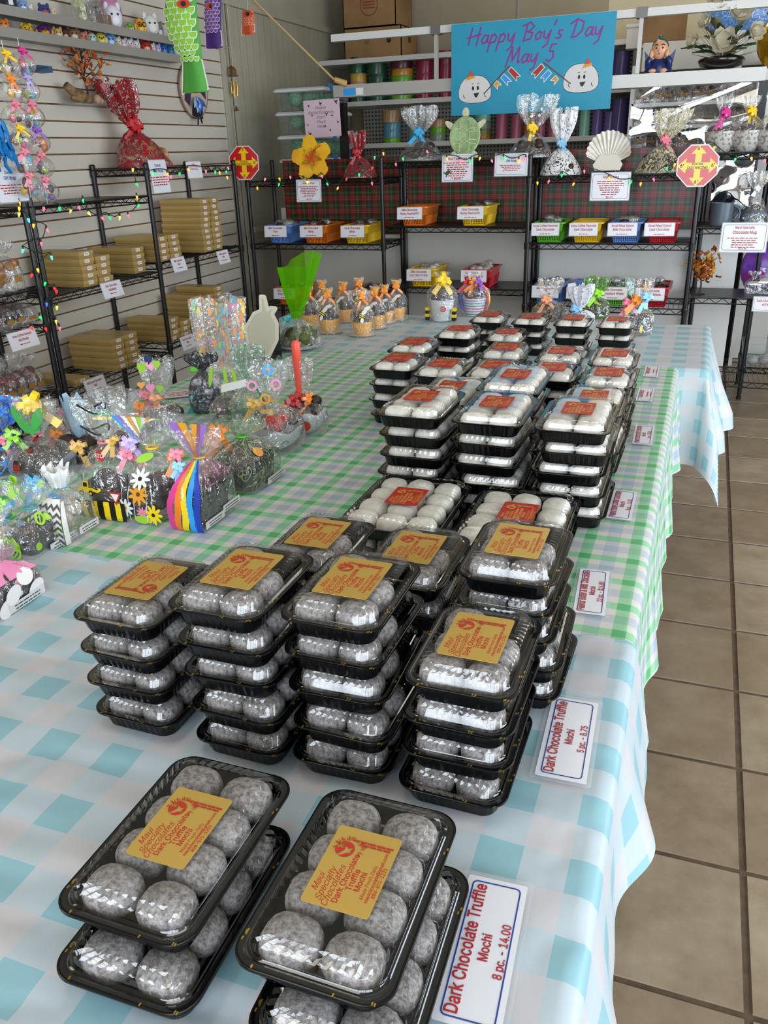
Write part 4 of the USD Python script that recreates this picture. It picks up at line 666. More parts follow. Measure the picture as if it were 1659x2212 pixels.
b.motif('f', -.25, .42, [(unary_union([sbox(-.024, -.004, .016, .006), sbox(-.012, .004, .004, .02), Polygon([(.012, .006), (.026, .002), (.034, .008), (.036, .002), (.026, -.004), (.012, .0)])]), INK['yellow']), (unary_union([EL(.0065, .0065, -.014, -.007), EL(.0065, .0065, .010, -.006), sbox(-.009, .008, .001, .017)]), INK['black']), (unary_union([EL(.003, .003, -.014, -.007), EL(.003, .003, .010, -.006)]), INK['yellow'])], 'digger_print')
g = G(); lettering(g, 'STOP', .008, 0, -.004, 0); 
P_ = b.surf(.012, -.05, .86, .006); mx = frame(P_, (1, 0, 0), (0, .3, 1)); part(b.t, 'stop_sign', G().poly(Polygon([(.014*math.cos(k*math.pi/4+.39), .014*math.sin(k*math.pi/4+.39)) for k in range(8)]), mx=mx), INK['red']); v, F = g.vf(); part(b.t, 'stop_lettering', ((v+[0, 0, .001])@mx[:3,:3].T+mx[:3,3], F), INK['white'])
b.motif('f', .8, .36, [(Polygon([(-.017, .012), (.017, .012), (0, -.018)]), INK['red']), (Polygon([(-.011, .008), (.011, .008), (0, -.011)]), INK['white'])], 'warning_sign')
for f in (.35, .8): part(b.t, 'black_line', G().tube([np.array([b.lean[0]+.034*math.cos(a), b.lean[1]-.02+.02*math.sin(a), b.hn+(b.ht-b.hn)*f+.008*math.sin(a*2)]) for a in np.linspace(0, 5.5, 16)], .0018, 4), INK['black'])
b.tie('rose').bow('black', .03, (-.05, -.02, -.01), seed=4).bow('gold', .026, (-.045, -.03, -.006), seed=8).bow('gold', .022, (.04, -.02, .012), seed=9, n=6)
WZ = INK['white']
b = gb('white gift bag with grey chevron stripes and a blue bow', 152, 1150, .075, .115, 1052, 1020, .035, CELLO, 4); b.fill(6, .6, seed=9, m=mat('clear_wrapped', 'b9b2a6', .2))
b.strip('f', -1, 1, 0, .84, 'white_panel', WZ); b.strip('r', -1, -.75, 0, .8, 'white_panel', WZ)
for k in range(6):
    f = .1+.125*k; pts = [(-1+.25*j, f+(.035 if j % 2 else -.035)) for j in range(9)]; V = []
    for u, ff in pts: V += [b.surf(u*b.w/2*.97, -b.d/2, max(ff-.026, 0), .0052), b.surf(u*b.w/2*.97, -b.d/2, ff+.026, .0052)]
    part(b.t, 'chevron', (np.array(V), np.array([[2*j, 2*j+2, 2*j+3] for j in range(8)]+[[2*j, 2*j+3, 2*j+1] for j in range(8)])), mat('print_grey', '55524e', .4))
part(b.t, 'tulle_top', G().loft([np.stack([.012*(1+1.*f)*(1+.25*np.sin(np.arange(36)*1.4+f))*np.cos(np.arange(36)*np.pi/18), .012*(1+1.*f)*(1+.25*np.sin(np.arange(36)*1.4))*np.sin(np.arange(36)*np.pi/18)-.005, b.hn+.05*f-.008*(np.sin(np.arange(36)*1.1)+1)*f], 1) for f in np.linspace(0, 1, 5)]), WZ, True); b.tie('lightblue').bow('blue', .032, (-.045, -.02, .006), seed=3).sticker(.06, .2, .15)
LEAFC = cellomat('cello_leaf', 'spots', ('9ad03a', '86c428', 'a8da50'), 24, .26)
b = gb('clear gift bag printed with lime green leaves, blue-green bow', 85, 1178, .085, .13, 1098, 1040, .045, LEAFC, 5); b.tub(.6, mat('tub_dark', '35302e', .4)).fill(5, .7, seed=4)
for sd, u, f in (('f', -.4, .4), ('r', .3, .42), ('f', .2, .15), ('r', -.3, .8)): b.motif(sd, u, f, [(EL(.017, .011, 0, 0, 50).difference(EL(.011, .006, 0, 0, 50)).union(EL(.014, .0015, 0, 0, 50)), INK['lime'])], 'printed_leaf')
b.tie('teal').bow('blue', .03, (-.05, -.02, .0), seed=1).bow('lime', .026, (-.055, -.025, .008), seed=12).sticker(.08, .3, .1)
b = gb('plain clear gift bag with a pink tag at the left edge', 12, 1200, .07, .12, 1125, 1095, .03, CELLO, 6); b.fill(8, .6, seed=12, m=mat('clear_wrapped', 'b9b2a6', .2)); b.motif('f', -.2, .55, [(sbox(-.02, -.02, .02, .03), INK['rose'])], 'pink_tag'); b.tie('white')
COW = cellomat('cello_cow', 'spots', ('e8e6e4', '3a3230', 'e8b8cc', 'e8e6e4'), 30, .34, (.95, .8, .88))
b = gb('pink gift bag with white and brown cow spots, nearest on the left', 4, 1300, .10, .13, 1215, 1180, .04, COW, 7); b.tub(.6, mat('tub_dark', '35302e', .4)); b.strip('r', -.95, .95, .66, .95, 'pink_band', INK['rose']); b.sticker(.085, .1, .14)
for u, f in ((-.3, .4), (.3, .62), (.5, .25), (-.6, .2)): b.motif('r', u, f, [(EL(.02, .014, 0, 0, 30), INK['white'])], 'printed_spot')
BFL = cellomat('cello_bluefloral', 'lace', ('4f8fe0', '2f6fd0'), 14, .07)
b = gb('tall clear gift bag with blue floral print at the far left edge', 8, 1010, .12, .12, 940, 860, .07, BFL, 8, shape='c', lean_px=4); b.fill(8, .5, seed=5).tie('sky').bow('sky', .045, (.01, -.03, .01), seed=3, n=9)
b = gb('clear gift bag with ladybug prints and green leaf top', 95, 1025, .15, .12, 942, 858, .05, CELLO, 9, shape='c', lean_px=4); b.fill(10, .5, seed=8)
for u, f, r in ((-.15, .42, .014), (.25, .78, .009), (.45, .95, .01)): b.motif('f', u, f, ladybug(r), 'ladybug_print')
for a, h, w_, r_ in ((-.03, .045, .02, 25), (.028, .04, .022, -25), (-.015, .012, .02, 40), (.018, .01, .018, -35)): part(b.t, 'green_leaf', G().poly(EL(w_*.6, w_*1.25, 0, 0, r_), mx=frame((b.lean[0]+a, b.lean[1]-.02, b.hn+.02+h*.7), (1, .3, 0), (0, .2, 1))), INK['green'])
b.tie('rose').bow('lime', .03, (-.055, -.02, .0), seed=2).bow('black', .026, (-.05, -.015, .008), seed=7, n=7).bow('rose', .022, (-.085, -.03, -.012), seed=8).bow('yellow', .045, (.0, .0, .075), seed=3, n=9, tails=1)
SPR = cellomat('cello_sprinkle', 'sprinkle', ('f0a030', '5fb8e0', 'e86a9a', 'f2d23a', '8fd05a', 'e86a9a'), 52, .24)
SPRL = cellomat('cello_sprinkle_light', 'sprinkle', ('f0b060', '5fb8e0', 'e880a8', 'f2d860', '9fd86a', 'ef9a50'), 62, .33, haze=.12)
b = gb('clear gift bag covered in coloured sprinkles with pale blue tissue', 180, 985, .14, .12, 952, 880, .07, SPR, 10, shape='c', lean_px=0, prof=[(0, .96), (.3, 1.02), (.6, .95), (.8, .7), (.92, .4), (1., .18)]); b.fill(9, .7, seed=3)
part(b.t, 'tissue_top', G().loft([np.stack([(.014+.018*f)*(1+.2*np.sin(np.arange(30)*1.9))*np.cos(np.arange(30)*np.pi/15), (.012+.014*f)*np.sin(np.arange(30)*np.pi/15), b.hn+.0+.11*f-.012*np.sin(np.arange(30)*1.3)*f], 1) for f in np.linspace(0, 1, 5)]), mat('tissue_blue', 'a8cbe0', .6), True)
b.motif('f', -.5, .92, [(EL(.011, .011), INK['yellow'])], 'smiley_print'); b.tie('orange').bow('orange', .026, (-.055, -.02, .014), seed=2).bow('rose', .028, (-.06, -.025, -.01), seed=4)
b = gb('plain clear gift bag with a little blue and green car print', 268, 985, .10, .10, 895, 842, .06, CELLO, 11, shape='c', lean_px=2); b.fill(7, .5, seed=10); P_ = b.surf(0, -.05, 1, .03)
for k, (pg, c) in enumerate(((EL(.026, .012), 'navy'), (sbox(-.026, -.014, .024, -.004), 'green'), (sbox(-.02, -.026, .028, -.018), 'yellow'))): part(b.t, 'car_print', G().poly(pg, .001*k, mx=frame(P_+[.005, -.03, .03], (1, .3, 0), (0, .2, 1))), INK[c])
b.tie('white')
b = gb('clear gift bag with a tall heart-printed top and coloured bows', 352, 925, .10, .10, 862, 770, .045, CELLO, 12, shape='c', lean_px=2); b.fill(8, .5, seed=11)
for i, (dx, f, c, r) in enumerate(((-.02, .75, 'lime', .016), (.012, .82, 'rose', .014), (.03, .86, 'lime', .013), (-.03, .35, 'amber', .011), (.03, .30, 'lime', .012), (0, .3, 'rose', .013), (.005, .95, 'navy', .014))): part(b.t, 'heart_print', G().poly(heart(r), mx=frame((b.lean[0]*1.2+dx, b.lean[1]-.035, b.hn+(b.ht-b.hn)*f), (1, .4*(i % 2), 0), (.1*(i % 3-1), .2, 1))), INK[c])
b.tie('orange').bow('orange', .026, (-.05, -.03, -.02), seed=5).bow('peach', .024, (.0, -.02, .005), seed=6, n=7).bow('rose', .024, (-.035, -.02, .012), seed=8)
b = gb('tall clear bag of coloured sprinkles standing behind the others', 483, 850, .13, .11, 800, 640, .075, SPRL, 13, shape='c', lean_px=2, topw=(1.0, .6), jag=.12, neck=.055, pleat=.06); b.fill(7, .6, seed=14).bow('green', .04, (-.075, -.02, .0), seed=1, n=4, tails=1)
BLK = cellomat('cello_blackwhite', 'lace', ('2a2a30', '3a3a44', 'c8c8d0'), 26, .09, (.92, .92, .95))
b = gb('clear gift bag with black and white scroll print and silver shreds', 447, 885, .085, .085, 800, 765, .05, BLK, 14, shape='c'); b.fill(9, .75, seed=4, m=noisemat('shred_silver', '6a6a78', 'c8c8d2', 60, .3, 3), name='silver_shreds'); b.bow('teal', .03, (-.01, -.03, -.08), seed=5)
BLO = cellomat('cello_blossom', 'spots', ('f0b8cc', 'a8d04a', 'f4d0dc'), 42, .2)
b = gb('clear gift bag with pink blossom and green stem print', 490, 905, .085, .09, 850, 785, .05, BLO, 15, shape='c', lean_px=6); b.fill(7, .5, seed=5)
for a, c in ((-.03, 'lime'), (.02, 'lime'), (.05, 'lime')): part(b.t, 'printed_stem', G().poly(EL(.006, .03, 0, 0, a*300), mx=frame((b.lean[0]+a, b.lean[1]-.03, b.hn+.05), (1, 0, 0), (0, .1, 1))), INK[c])
b = gb('tall pale mint gift bag with a teal side stripe', 545, 915, .085, .10, 827, 742, .045, cellomat('cello_mint', tint=(.80, .90, .84)), 16, lean_px=2, topw=(1.0, .5)); b.fill(5, .5, seed=3, m=mat('mint_fill', '8fa596', .5), name='mint_filling'); b.strip('r', -.25, .12, .02, .95, 'teal_stripe', mat('teal_dark', '2a7a6a', .35)); b.strip('f', -1, .8, .05, .8, 'mint_panel', cellomat('cello_mint2', tint=(.72, .84, .77)))
part(b.t, 'ribbon_tail', G().add([(0, -.01, b.hn+.01), (.0, -.012, b.hn-.012), (-.075, -.03, b.hn-.03), (-.07, -.03, b.hn-.006)], [[0, 1, 2], [0, 2, 3]]), RIB['white']); b.tie('white')
GRN = cellomat('cello_greenlines', 'lace', ('5a7a54', '8aa070', '4a6a4a'), 12, .014, (.86, .93, .86))
b = gb('greenish clear gift bag with an orange bow behind the rainbow bag', 532, 1040, .13, .16, 945, 905, .05, GRN, 17); b.tub(.55, mat('tub_dark', '35302e', .4)).fill(7, .65, seed=6); b.motif('r', -.3, .75, [(EL(.016, .014), INK['amber'])], 'orange_print'); b.tie('green').bow('orange', .034, (-.05, -.02, .01), seed=2).bow('peach', .03, (-.06, -.03, -.008), seed=5).sticker(.09, .3, .12)
# -- bowls, cups and buckets in cellophane
CER, CERY = mat('ceramic_white', 'd2d6d8', .15), mat('ceramic_yellow', 'f0ac08', .22)
def bowl_gift(label, bx_, by_, r, hb, ny, ty, fl, seed, wrap=CELLO, scal=True, lean_px=0., bowl=CER, red=False):
    b = gb(label, bx_, by_, r*2.12, r*2.12, ny, ty, fl, wrap, seed, shape='c', lean_px=lean_px, name='wrapped_bowl', cat='wrapped bowl'); n = 48; a = np.arange(n)*2*np.pi/n; k = 1+.04*np.sin(a*6) if scal else np.ones(n); rr = lambda q, z: np.stack([r*q*k*np.cos(a), r*q*k*np.sin(a), np.full(n, z)+(.006*np.sin(a*6+1)*(z > hb*.9) if scal else 0)], 1)
    part(b.t, 'bowl', G().loft([rr(.55, .002), rr(.72, hb*.25), rr(.92, hb*.6), rr(1., hb), rr(.95, hb), rr(.85, hb*.6), rr(.4, hb*.15)], True, True), bowl, True); g = lumps(9, (0, 0, hb+.01), (r*.55, r*.55, .012), r*.3, seed); part(b.t, 'chocolates', g, CHOC, True); g = lumps(4, (0, -.01, hb+.022), (r*.5, r*.5, .01), r*.24, seed+5); part(b.t, 'wrapped_sweets', g, mat('sweet_red', 'a8302c', .25), True); g = lumps(3, (0, -.01, hb+.02), (r*.6, r*.6, .01), r*.2, seed+9); part(b.t, 'yellow_sweets', g, mat('sweet_yellow', 'e0b020', .25), True); return b
b = bowl_gift('white scalloped bowl of sweets in clear wrap with gold bow', 592, 965, .078, .058, 868, 772, .045, 21, lean_px=2); b.tie('gold').bow('gold', .03, (-.035, -.03, -.004), seed=3, n=7)
for dx, f, c in ((-.035, .38, 'rose'), (.035, .45, 'rose'), (0, .1, 'amber'), (.015, .75, 'sky')): part(b.t, 'ring_print', G().poly(EL(.014, .014).difference(EL(.008, .008)), mx=frame((b.lean[0]+dx, b.lean[1]-.03, b.hn+(b.ht-b.hn)*f), (1, .3, 0), (0, .1, 1))), INK[c])
part(b.t, 'wave_line', G().tube([(.05+.012*math.sin(k), -.055+.012*k, .03+.006*math.sin(1.7*k)) for k in range(6)], .0012, 4), INK['navy'])
b = bowl_gift('white ladybug bowl of chocolate in clear wrap with a tall red top', 657, 930, .065, .062, 858, 772, .032, 22, lean_px=0); b.tie('red').bow('red', .035, (-.01, -.03, -.008), seed=4, n=9).bow('orange', .026, (.03, -.02, .0), seed=5, n=5)
part(b.t, 'red_spike', G().lathe([(.007, b.hn), (.009, b.hn+.05), (.012, b.hn+.11), (.013, b.hn+.145), (.008, b.hn+.155)], (-.002, -.01, 0), 10), mat('ribbon_coral', 'e0503e', .35), True)
part(b.t, 'red_spot', G().poly(EL(.016, .014), .001, mx=frame((.035, -.064, .035), (1, .5, 0), (0, 0, 1))), INK['red'])
LIME = cellomat('cello_lime', tint=(.55, .85, .25))
b = gb('white plate of chocolates in clear wrap with a tall lime green top', 645, 752, .19, .16, 690, 575, .065, None, 23, shape='c', name='wrapped_plate', cat='wrapped plate'); part(b.t, 'plate', G().lathe([(.055, .002), (.07, .006), (.098, .02), (.1, .023), (.09, .02), (.06, .01)], (0, 0, 0), 32), CER, True); b.fill(10, .55, seed=4, m=noisemat('choc_green', '2a1a12', '5a6a24', 30, .45, 3), k=.9)
n = 60; a = np.arange(n)*2*np.pi/n; R_ = lambda r, z, am, k: np.stack([r*(1+am*np.sin(k*a))*np.cos(a), r*(1+am*np.sin(k*a))*np.sin(a)*.85, np.full(n, z)], 1)
part(b.t, 'cellophane_wrap', G().loft([R_(.1, .012, .02, 9), R_(.098, .04, .04, 9), R_(.075, b.hn*.7, .12, 9), R_(.012, b.hn, .3, 9)], False, False), CELLO, 50)
tp = [R_(.012, b.hn, .3, 9)]+[np.c_[R_(.012+.072*f**.8, b.hn+(b.ht-b.hn)*f, .2, 7)[:,:2]*[1, .5]+[.02*f, .01*f], b.hn+(b.ht-b.hn)*f*(1-.28*np.clip(np.cos(a-2.6), -1, .2)-.0*a)] for f in np.linspace(.15, 1, 6)]
part(b.t, 'lime_top', G().loft(tp), rawmat('lime_film', {'t': ('transparent_bsdf', {'color': (.6, .9, .3)}), 'd': ('diffuse_bsdf', {'color': lin('7fd01c')}), 'tl': ('translucent_bsdf', {'color': lin('8fe028')}), 'm': ('mix_closure', {'fac': .5}), 'x': ('mix_closure', {'fac': .38})}, [('d.BSDF', 'm.closure1'), ('tl.BSDF', 'm.closure2'), ('t.BSDF', 'x.closure1'), ('m.closure', 'x.closure2')], 'x.closure'), 60); b.bow('teal', .026, (-.035, -.01, .0), seed=2, n=6)
def bee(r): return [(EL(r, r*.7, 0, 0, 60), INK['yellow']), (unary_union([EL(r*.35, r*.3, -r*.5, -r*.85)]+[affinity.rotate(sbox(-r*.7, y*r-.1*r, r*.7, y*r+.1*r), -30, origin=(0, 0)) for y in (-.45, 0, .45)]), INK['black']), (unary_union([EL(r*.8, r*.45, r*.5, r*.75, 40), EL(r*.6, r*.4, -r*.2, -r*1.2, 80)]), INK['white'])]
BC0 = None
for i, (bx_, by_, hs, where) in enumerate(((712, 718, 1., 'nearest left of the group'), (784, 724, 1., 'nearest on the right of the group'), (672, 706, .95, 'at the left behind the lime top'), (745, 694, .95, 'second row behind the bee print cup'), (812, 708, .95, 'second row right, by the mint ribbon'), (833, 697, .9, 'third from the right in the row'), (858, 690, .95, 'rightmost of the group'), (700, 690, .95, 'back row at the left'), (778, 684, .95, 'back row at the middle'))):
    p = pz(bx_, by_, TZ+.004); lab = 'yellow cup of wrapped chocolates with orange bow, '+where
    if BC0 is None:
        b = Bag('bee_cup', lab, 'wrapped cup', p[0], p[1], .155, .155, .20, .262, .026, 'c', CELLO, seed=31, group='yellow cups in cellophane', prof=[(0, 1.02), (.1, .9), (.3, .86), (.6, .84), (.78, .66), (.9, .36), (1., .14)]); BC0 = b.t; n = 36; UsdGeom.Xformable(stage.GetPrimAtPath(BC0)).AddScaleOp().Set(Gf.Vec3f(.74, .74, .74))
        part(b.t, 'saucer', G().lathe([(.045, .001), (.075, .006), (.079, .009), (.05, .006)], (0, 0, 0), 28), mat('saucer', 'cfc6b4', .3), True); part(b.t, 'cup', G().lathe([(.03, .006), (.034, .008), (.05, .03), (.058, .062), (.06, .082), (.055, .082), (.045, .04)], (0, 0, 0), 32), CERY, True); part(b.t, 'chocolates', lumps(9, (0, 0, .098), (.03, .03, .03), .024, 5), CHOC, True)
        b.motif('f', -.1, .62, bee(.024), 'bee_print'); b.motif('f', .55, .8, [(EL(.02, .012, 0, 0, 20), INK['white'])], 'wing_print'); b.tie('orange').bow('orange', .034, (0, -.012, .012), seed=3, n=7)
        part(b.t, 'orange_top', G().loft([np.stack([(.010+.012*f)*(1+.25*np.sin(np.arange(24)*1.8))*np.cos(np.arange(24)*np.pi/12), (.01+.008*f)*np.sin(np.arange(24)*np.pi/12), np.full(24, b.hn+.05*f)], 1) for f in np.linspace(0, 1, 4)]), mat('tissue_orange', 'f0a63a', .45), True)
    else: copy(BC0, lab, p, (i*1.3) % 1.2-.6 if i > 1 else .5*i, scale=hs*.74)
def bucket_gift(label, bx_, by_, m, seed, w, ny, ty):
    b = gb(label, bx_, by_, w*1.2, w*1.1, ny, ty, .04, None, seed, shape='c', name='wrapped_bucket', cat='wrapped bucket'); r = w/2; h = b.hn*.55; part(b.t, 'bucket', G().lathe([(r*.74, .002), (r*.97, h), (r*1.02, h), (r*1.02, h+.005), (r*.92, h), (r*.7, .01)], (0, 0, 0), 32), m, 30); part(b.t, 'chocolates', lumps(9, (0, 0, h+.012), (r*.5, r*.5, .02), r*.32, seed), CHOC, True)
    part(b.t, 'cellophane_wrap', G().loft([np.c_[b.o*q*(1+am*np.sin(9*np.arctan2(b.o[:,1], b.o[:,0])))[:,None], np.full(len(b.o), z)] for q, z, am in ((.9, .004, 0), (1.02, h, .02), (.95, h+.04, .06), (.6, b.hn*.9, .2), (.1, b.hn, .3), (.45, b.ht, .3))]), CELLO, 50); return b
b = bucket_gift('white bucket of chocolates with yellow and black bee ribbon', 955, 692, CER, 41, .115, 612, 590); b.bow('yellow', .05, (.012, -.02, .012), seed=2, n=8); g = G(); part(b.t, 'red_seal', G().poly(EL(.014, .014), mx=frame((.02, -.052, .06), (1, .3, 0), (0, .1, 1))), INK['red'])
for sx in (-1, 1):
    for k in range(4): part(b.t, 'bee_ribbon', G().box((sx*.062, -.02+.0*k, .012+.014*k), (.018, .02, .0135)), INK['yellow' if k % 2 else 'black'])
STR = rawmat('bucket_stripes', {'t': ('texture_coordinate', {}), 's': ('separate_xyz', {}), 'd': ('math', {'math_type': 'divide', 'value2': .05}), 'f': ('math', {'math_type': 'fraction'}), 'r': ('rgb_ramp', {'ramp': [(i/8, lin(c)) for i, c in enumerate(('e6e4e2', '4fb0b8', 'e6e4e2', 'b088c8', 'e6e4e2', 'e0708a', 'e6e4e2', '5fa8c8'))], 'interpolate': False}), 'p': ('principled_bsdf', {'roughness': .25})}, [('t.object', 's.vector'), ('s.z', 'd.value1'), ('d.value', 'f.value1'), ('f.value', 'r.fac'), ('r.color', 'p.base_color')], 'p.BSDF')
b = bucket_gift('striped bucket of chocolates with a rainbow ribbon', 1025, 680, STR, 42, .115, 615, 590)
for i, (sx, c) in enumerate(((-1.12, 'sky'), (-1.03, 'purple'), (1.03, 'magenta'), (1.12, 'yellow'))): part(b.t, 'ribbon_band', G().tube([(sx*.062*math.sin(u), -.012+.004*i, .005+(b.hn-.005)*(1-math.cos(u))/2*1.0) for u in np.linspace(.35, math.pi, 9)], .007, 5), RIB[c], True)
for c, dx in (('red', -.03), ('orange', .0), ('purple', .025)): b.bow(c, .035, (dx, -.015, .008), seed=int(dx*1000)+40, n=4)
# -- bags standing behind the farthest trays
for label, bx_, by_, ny, ty, w, wrap, cols in (('gold-printed clear gift bag with a peach bow behind the far trays', 1186, 690, 648, 600, .14, cellomat('cello_gold', 'spots', ('c8a860', 'b08a3c'), 40, .25), ('peach',)), ('clear gift bag with white lace top and blue bow behind the far trays', 1250, 695, 668, 612, .12, cellomat('cello_lace', 'lace', ('e4e4ea',), 40, .12), ('lightblue',)), ('lime green gift bag with yellow bow behind the lace bag', 1285, 685, 640, 598, .11, LIME, ('yellow', 'lime')), ('gift bag with striped top and orange and blue bows at the far right', 1372, 720, 655, 600, .12, cellomat('cello_pastel', 'sprinkle', ('e8a0b8', '8fd0e0', 'f2d870', '9fd88a'), 50, .3), ('rose', 'orange', 'lightblue'))):
    b = gb(label, bx_, by_, w, .10, ny, ty, .045, wrap, bx_, shape='c'); b.fill(7, .55, seed=by_)
    for k, c in enumerate(cols): b.bow(c, .036, (.035*k-.012*len(cols), -.03, .012*k), seed=k+3, n=7)
# -- gifts standing on the rack tops
def rackgift(label, x, z, w, hn, ht, fl, wrap, color, seed, lean=(0, 0), Y=FY+.16, fillm=None, X=None, plate=True, group='wrapped gift baskets on the rack tops'):
    xx = py(x, 300, Y)[0] if X is None else X; b = Bag('gift_basket', label, 'gift basket', xx, Y, w, w*.75, hn, ht, fl, 'c', wrap, z0=z+.003, lean=lean, seed=seed, pleat=.16, group=group, prof=[(0, 1.), (.12, .98), (.4, .8), (.7, .5), (.88, .27), (1, .12)]); part(b.t, 'base_plate', G().lathe([(w*.36, .0), (w*.4, .004), (w*.36, .008)], (0, 0, 0), 24), CER); b.fill(11, .5, seed=seed, m=fillm, k=.85, r=w*.12, z0=.01); b.tie(color).bow(color, w*.17, (0, -.03, .01), seed=seed, n=13); return b
REDF = cellomat('cello_red_scroll', 'lace', ('a01822', '8a1018'), 16, .075, (.95, .85, .8))
b = rackgift('clear gift basket with a bright blue bow on the middle shelf top', 908, ZB[0], .27, .14, .30, .09, cellomat('cello_silver'), 'blue', 51, (.0, 0)); b = rackgift('daisy-printed gift basket with a yellow bow on the middle shelf top', 1098, ZB[0], .26, .14, .33, .10, cellomat('cello_daisy', 'spots', ('e8e6e2', 'e8e6e2', 'e8c84a'), 22, .18), 'yellow', 52, (.02, 0), X=-.99)
b = rackgift('white lace-printed gift basket with a blue bow on the right rack', 1215, ZC[0], .235, .15, .35, .065, cellomat('cello_lace2', 'lace', ('e6e6e8',), 26, .11), 'lightblue', 53); b = rackgift('gold-streaked gift basket with a pink bow on the right rack', 1425, ZC[0], .24, .15, .32, .075, cellomat('cello_goldstreak', 'lace', ('b8a878', 'd8d0b0'), 20, .05), 'rose', 54, (.03, 0))
b = rackgift('small red-swirl gift basket with a red bow beside the hibiscus plate', 775, ZA[0], .22, .13, .27, .05, REDF, 'red', 55, (-.005, 0))
b = Bag('gift_basket', 'big red-swirl gift basket with a red bow on the left rack', 'gift basket', -2.93, 4.16, .27, .36, .20, .44, .085, 'c', REDF, z0=1.412, lean=(-.02, -.06), seed=56, pleat=.16, group='wrapped gift baskets on the rack tops', prof=[(0, 1.), (.12, .98), (.4, .8), (.7, .5), (.88, .27), (1, .12)], sq=1.); b.fill(12, .55, seed=7, m=noisemat('gold_fill', '8a5a2c', 'd0a86a', 25, .5, 3), k=.85, r=.045); b.tie('red').bow('red', .065, (.03, -.01, .01), seed=2, n=13, face=(1, -.4, .2))
# -- sweets in cups at the right end, mugs
def mug(name, label, loc, r, h, m, rz=0., wide=False):
    t = thing(name, label, 'mug', loc, rz); pr = [(r*.92, 0), (r*.98, .006), (r, h), (r*.95, h), (r*.9, .012)] if not wide else [(r*.55, 0), (r*.75, h*.2), (r*.95, h*.6), (r, h), (r*.96, h), (r*.7, h*.25)]
    part(t, 'body', G().lathe(pr, (0, 0, 0), 28), m, 30); part(t, 'handle', G().tube([np.array([r*.93+h*.38*math.sin(a)*.9, 0, h*.52+h*.33*math.cos(a)]) for a in np.linspace(.15, math.pi-.15, 9)], .0065, 7), m, True); return t
mug('mug', 'dark slate grey mug standing before the silver sheet', (py(1556, 480, FY+.08)[0], FY+.08, ZD[1]+.003), .058, .115, mat('slate_glaze', '4a5560', .35), .2)
for x, c, s in ((1557, 'magenta', 'with a magenta bow'), (1612, 'yellow', 'with a yellow bow'), (1664, 'green', 'with a green bow')):
    xx = py(x, 300, FY+.14)[0]; t = mug('wrapped_mug', 'patterned grey cup of sweets in clear wrap '+s, (xx, FY+.14, ZD[0]+.003), .082, .10, noisemat('cup_dotted', '8a8580', 'bdb8b2', 70, .3, 0, 0, .38, .42), .3, True); part(t, 'chocolates', lumps(9, (0, 0, .105), (.045, .045, .012), .024, x), CHOC, True)
    b = Bag.__new__(Bag); n = 48; a = np.arange(n)*2*np.pi/n; Rr = lambda r, z, am: np.stack([r*(1+am*np.sin(9*a))*np.cos(a), r*(1+am*np.sin(9*a))*np.sin(a), np.full(n, z)], 1); part(t, 'cellophane_wrap', G().loft([Rr(.084, .09, .01), Rr(.075, .13, .05), Rr(.035, .165, .2), Rr(.012, .18, .3), Rr(.03, .22, .3), Rr(.038, .26, .35)]), CELLO, 50); bow(t, (0, -.02, .185), .045, RIB[c], n=11, seed=x)
b = rackgift('daisy-wrapped grey gift mug with a white bow at the right edge', 1650, ZD[1], .16, .17, .27, .05, cellomat('cello_daisy2', 'spots', ('e8e6e2', 'e8e6e2', 'e8c84a'), 30, .2), 'white', 57, group='x'); b.tub(.45, mat('slate_glaze', '4a5560', .35))
# ---- decorative plates on easels
EAS = mat('easel_black', '17171a', .4)
def easel(t, h): part(t, 'easel', G().bar((-.05, .02, 0), (-.035, .03, h*.7), .005).bar((.05, .02, 0), (.035, .03, h*.7), .005).bar((-.05, .02, .012), (-.05, -.03, .008), .005).bar((.05, .02, .012), (.05, -.03, .008), .005).bar((0, .09, 0), (0, .03, h*.7), .005).bar((-.05, -.03, .006), (-.05, -.03, .022), .005).bar((.05, -.03, .006), (.05, -.03, .022), .005), EAS)
p = py(674, 352, FY+.06); t = thing('flower_plate', 'yellow hibiscus-shaped plate on a stand on the back left rack', 'plate', (p[0], FY+.06, ZA[0]+.004)); mx = frame((0, -.005, .118), (1, 0, 0), (0, .16, 1)); pet = [affinity.rotate(EL(.052, .068, 0, .058).union(EL(.038, .02, 0, .112)), 72*k+10, origin=(0, 0)) for k in range(5)]
body = unary_union(pet+[EL(.04, .04)]).buffer(.004).buffer(-.004); part(t, 'plate', G().poly(body, -.006, .004, mx=mx), mat('plate_yellow', 'eeb41c', .2)); 
for k in range(5): part(t, 'petal', G().poly(pet[k].buffer(-.007), .0045, .0065, mx=mx), noisemat('petal_paint', 'f0c028', 'e8a01e', 9, .2, 2), label=None)
st = [affinity.rotate(Polygon([(-.0035, .0), (.0035, 0), (.0008+dx, .062), (-.0008+dx, .062)]), 72*k+10+a, origin=(0, 0)) for k in range(5) for a, dx in ((-16, 0), (-7, .002), (2, 0), (11, -.002))]; part(t, 'painted_veins', G().poly(unary_union(st+[EL(.02, .02)]), .0072, mx=mx), mat('vein_orange', 'c8501a', .3)); part(t, 'painted_pistil', G().poly(LineString([(0, 0), (.014, .03), (.035, .055), (.062, .068)]).buffer(.003).union(unary_union([EL(.003, .003, .03+.011*k, .066+.004*k) for k in range(4)])), .0078, mx=mx), mat('pistil', 'a83a1a', .3)); easel(t, .2)
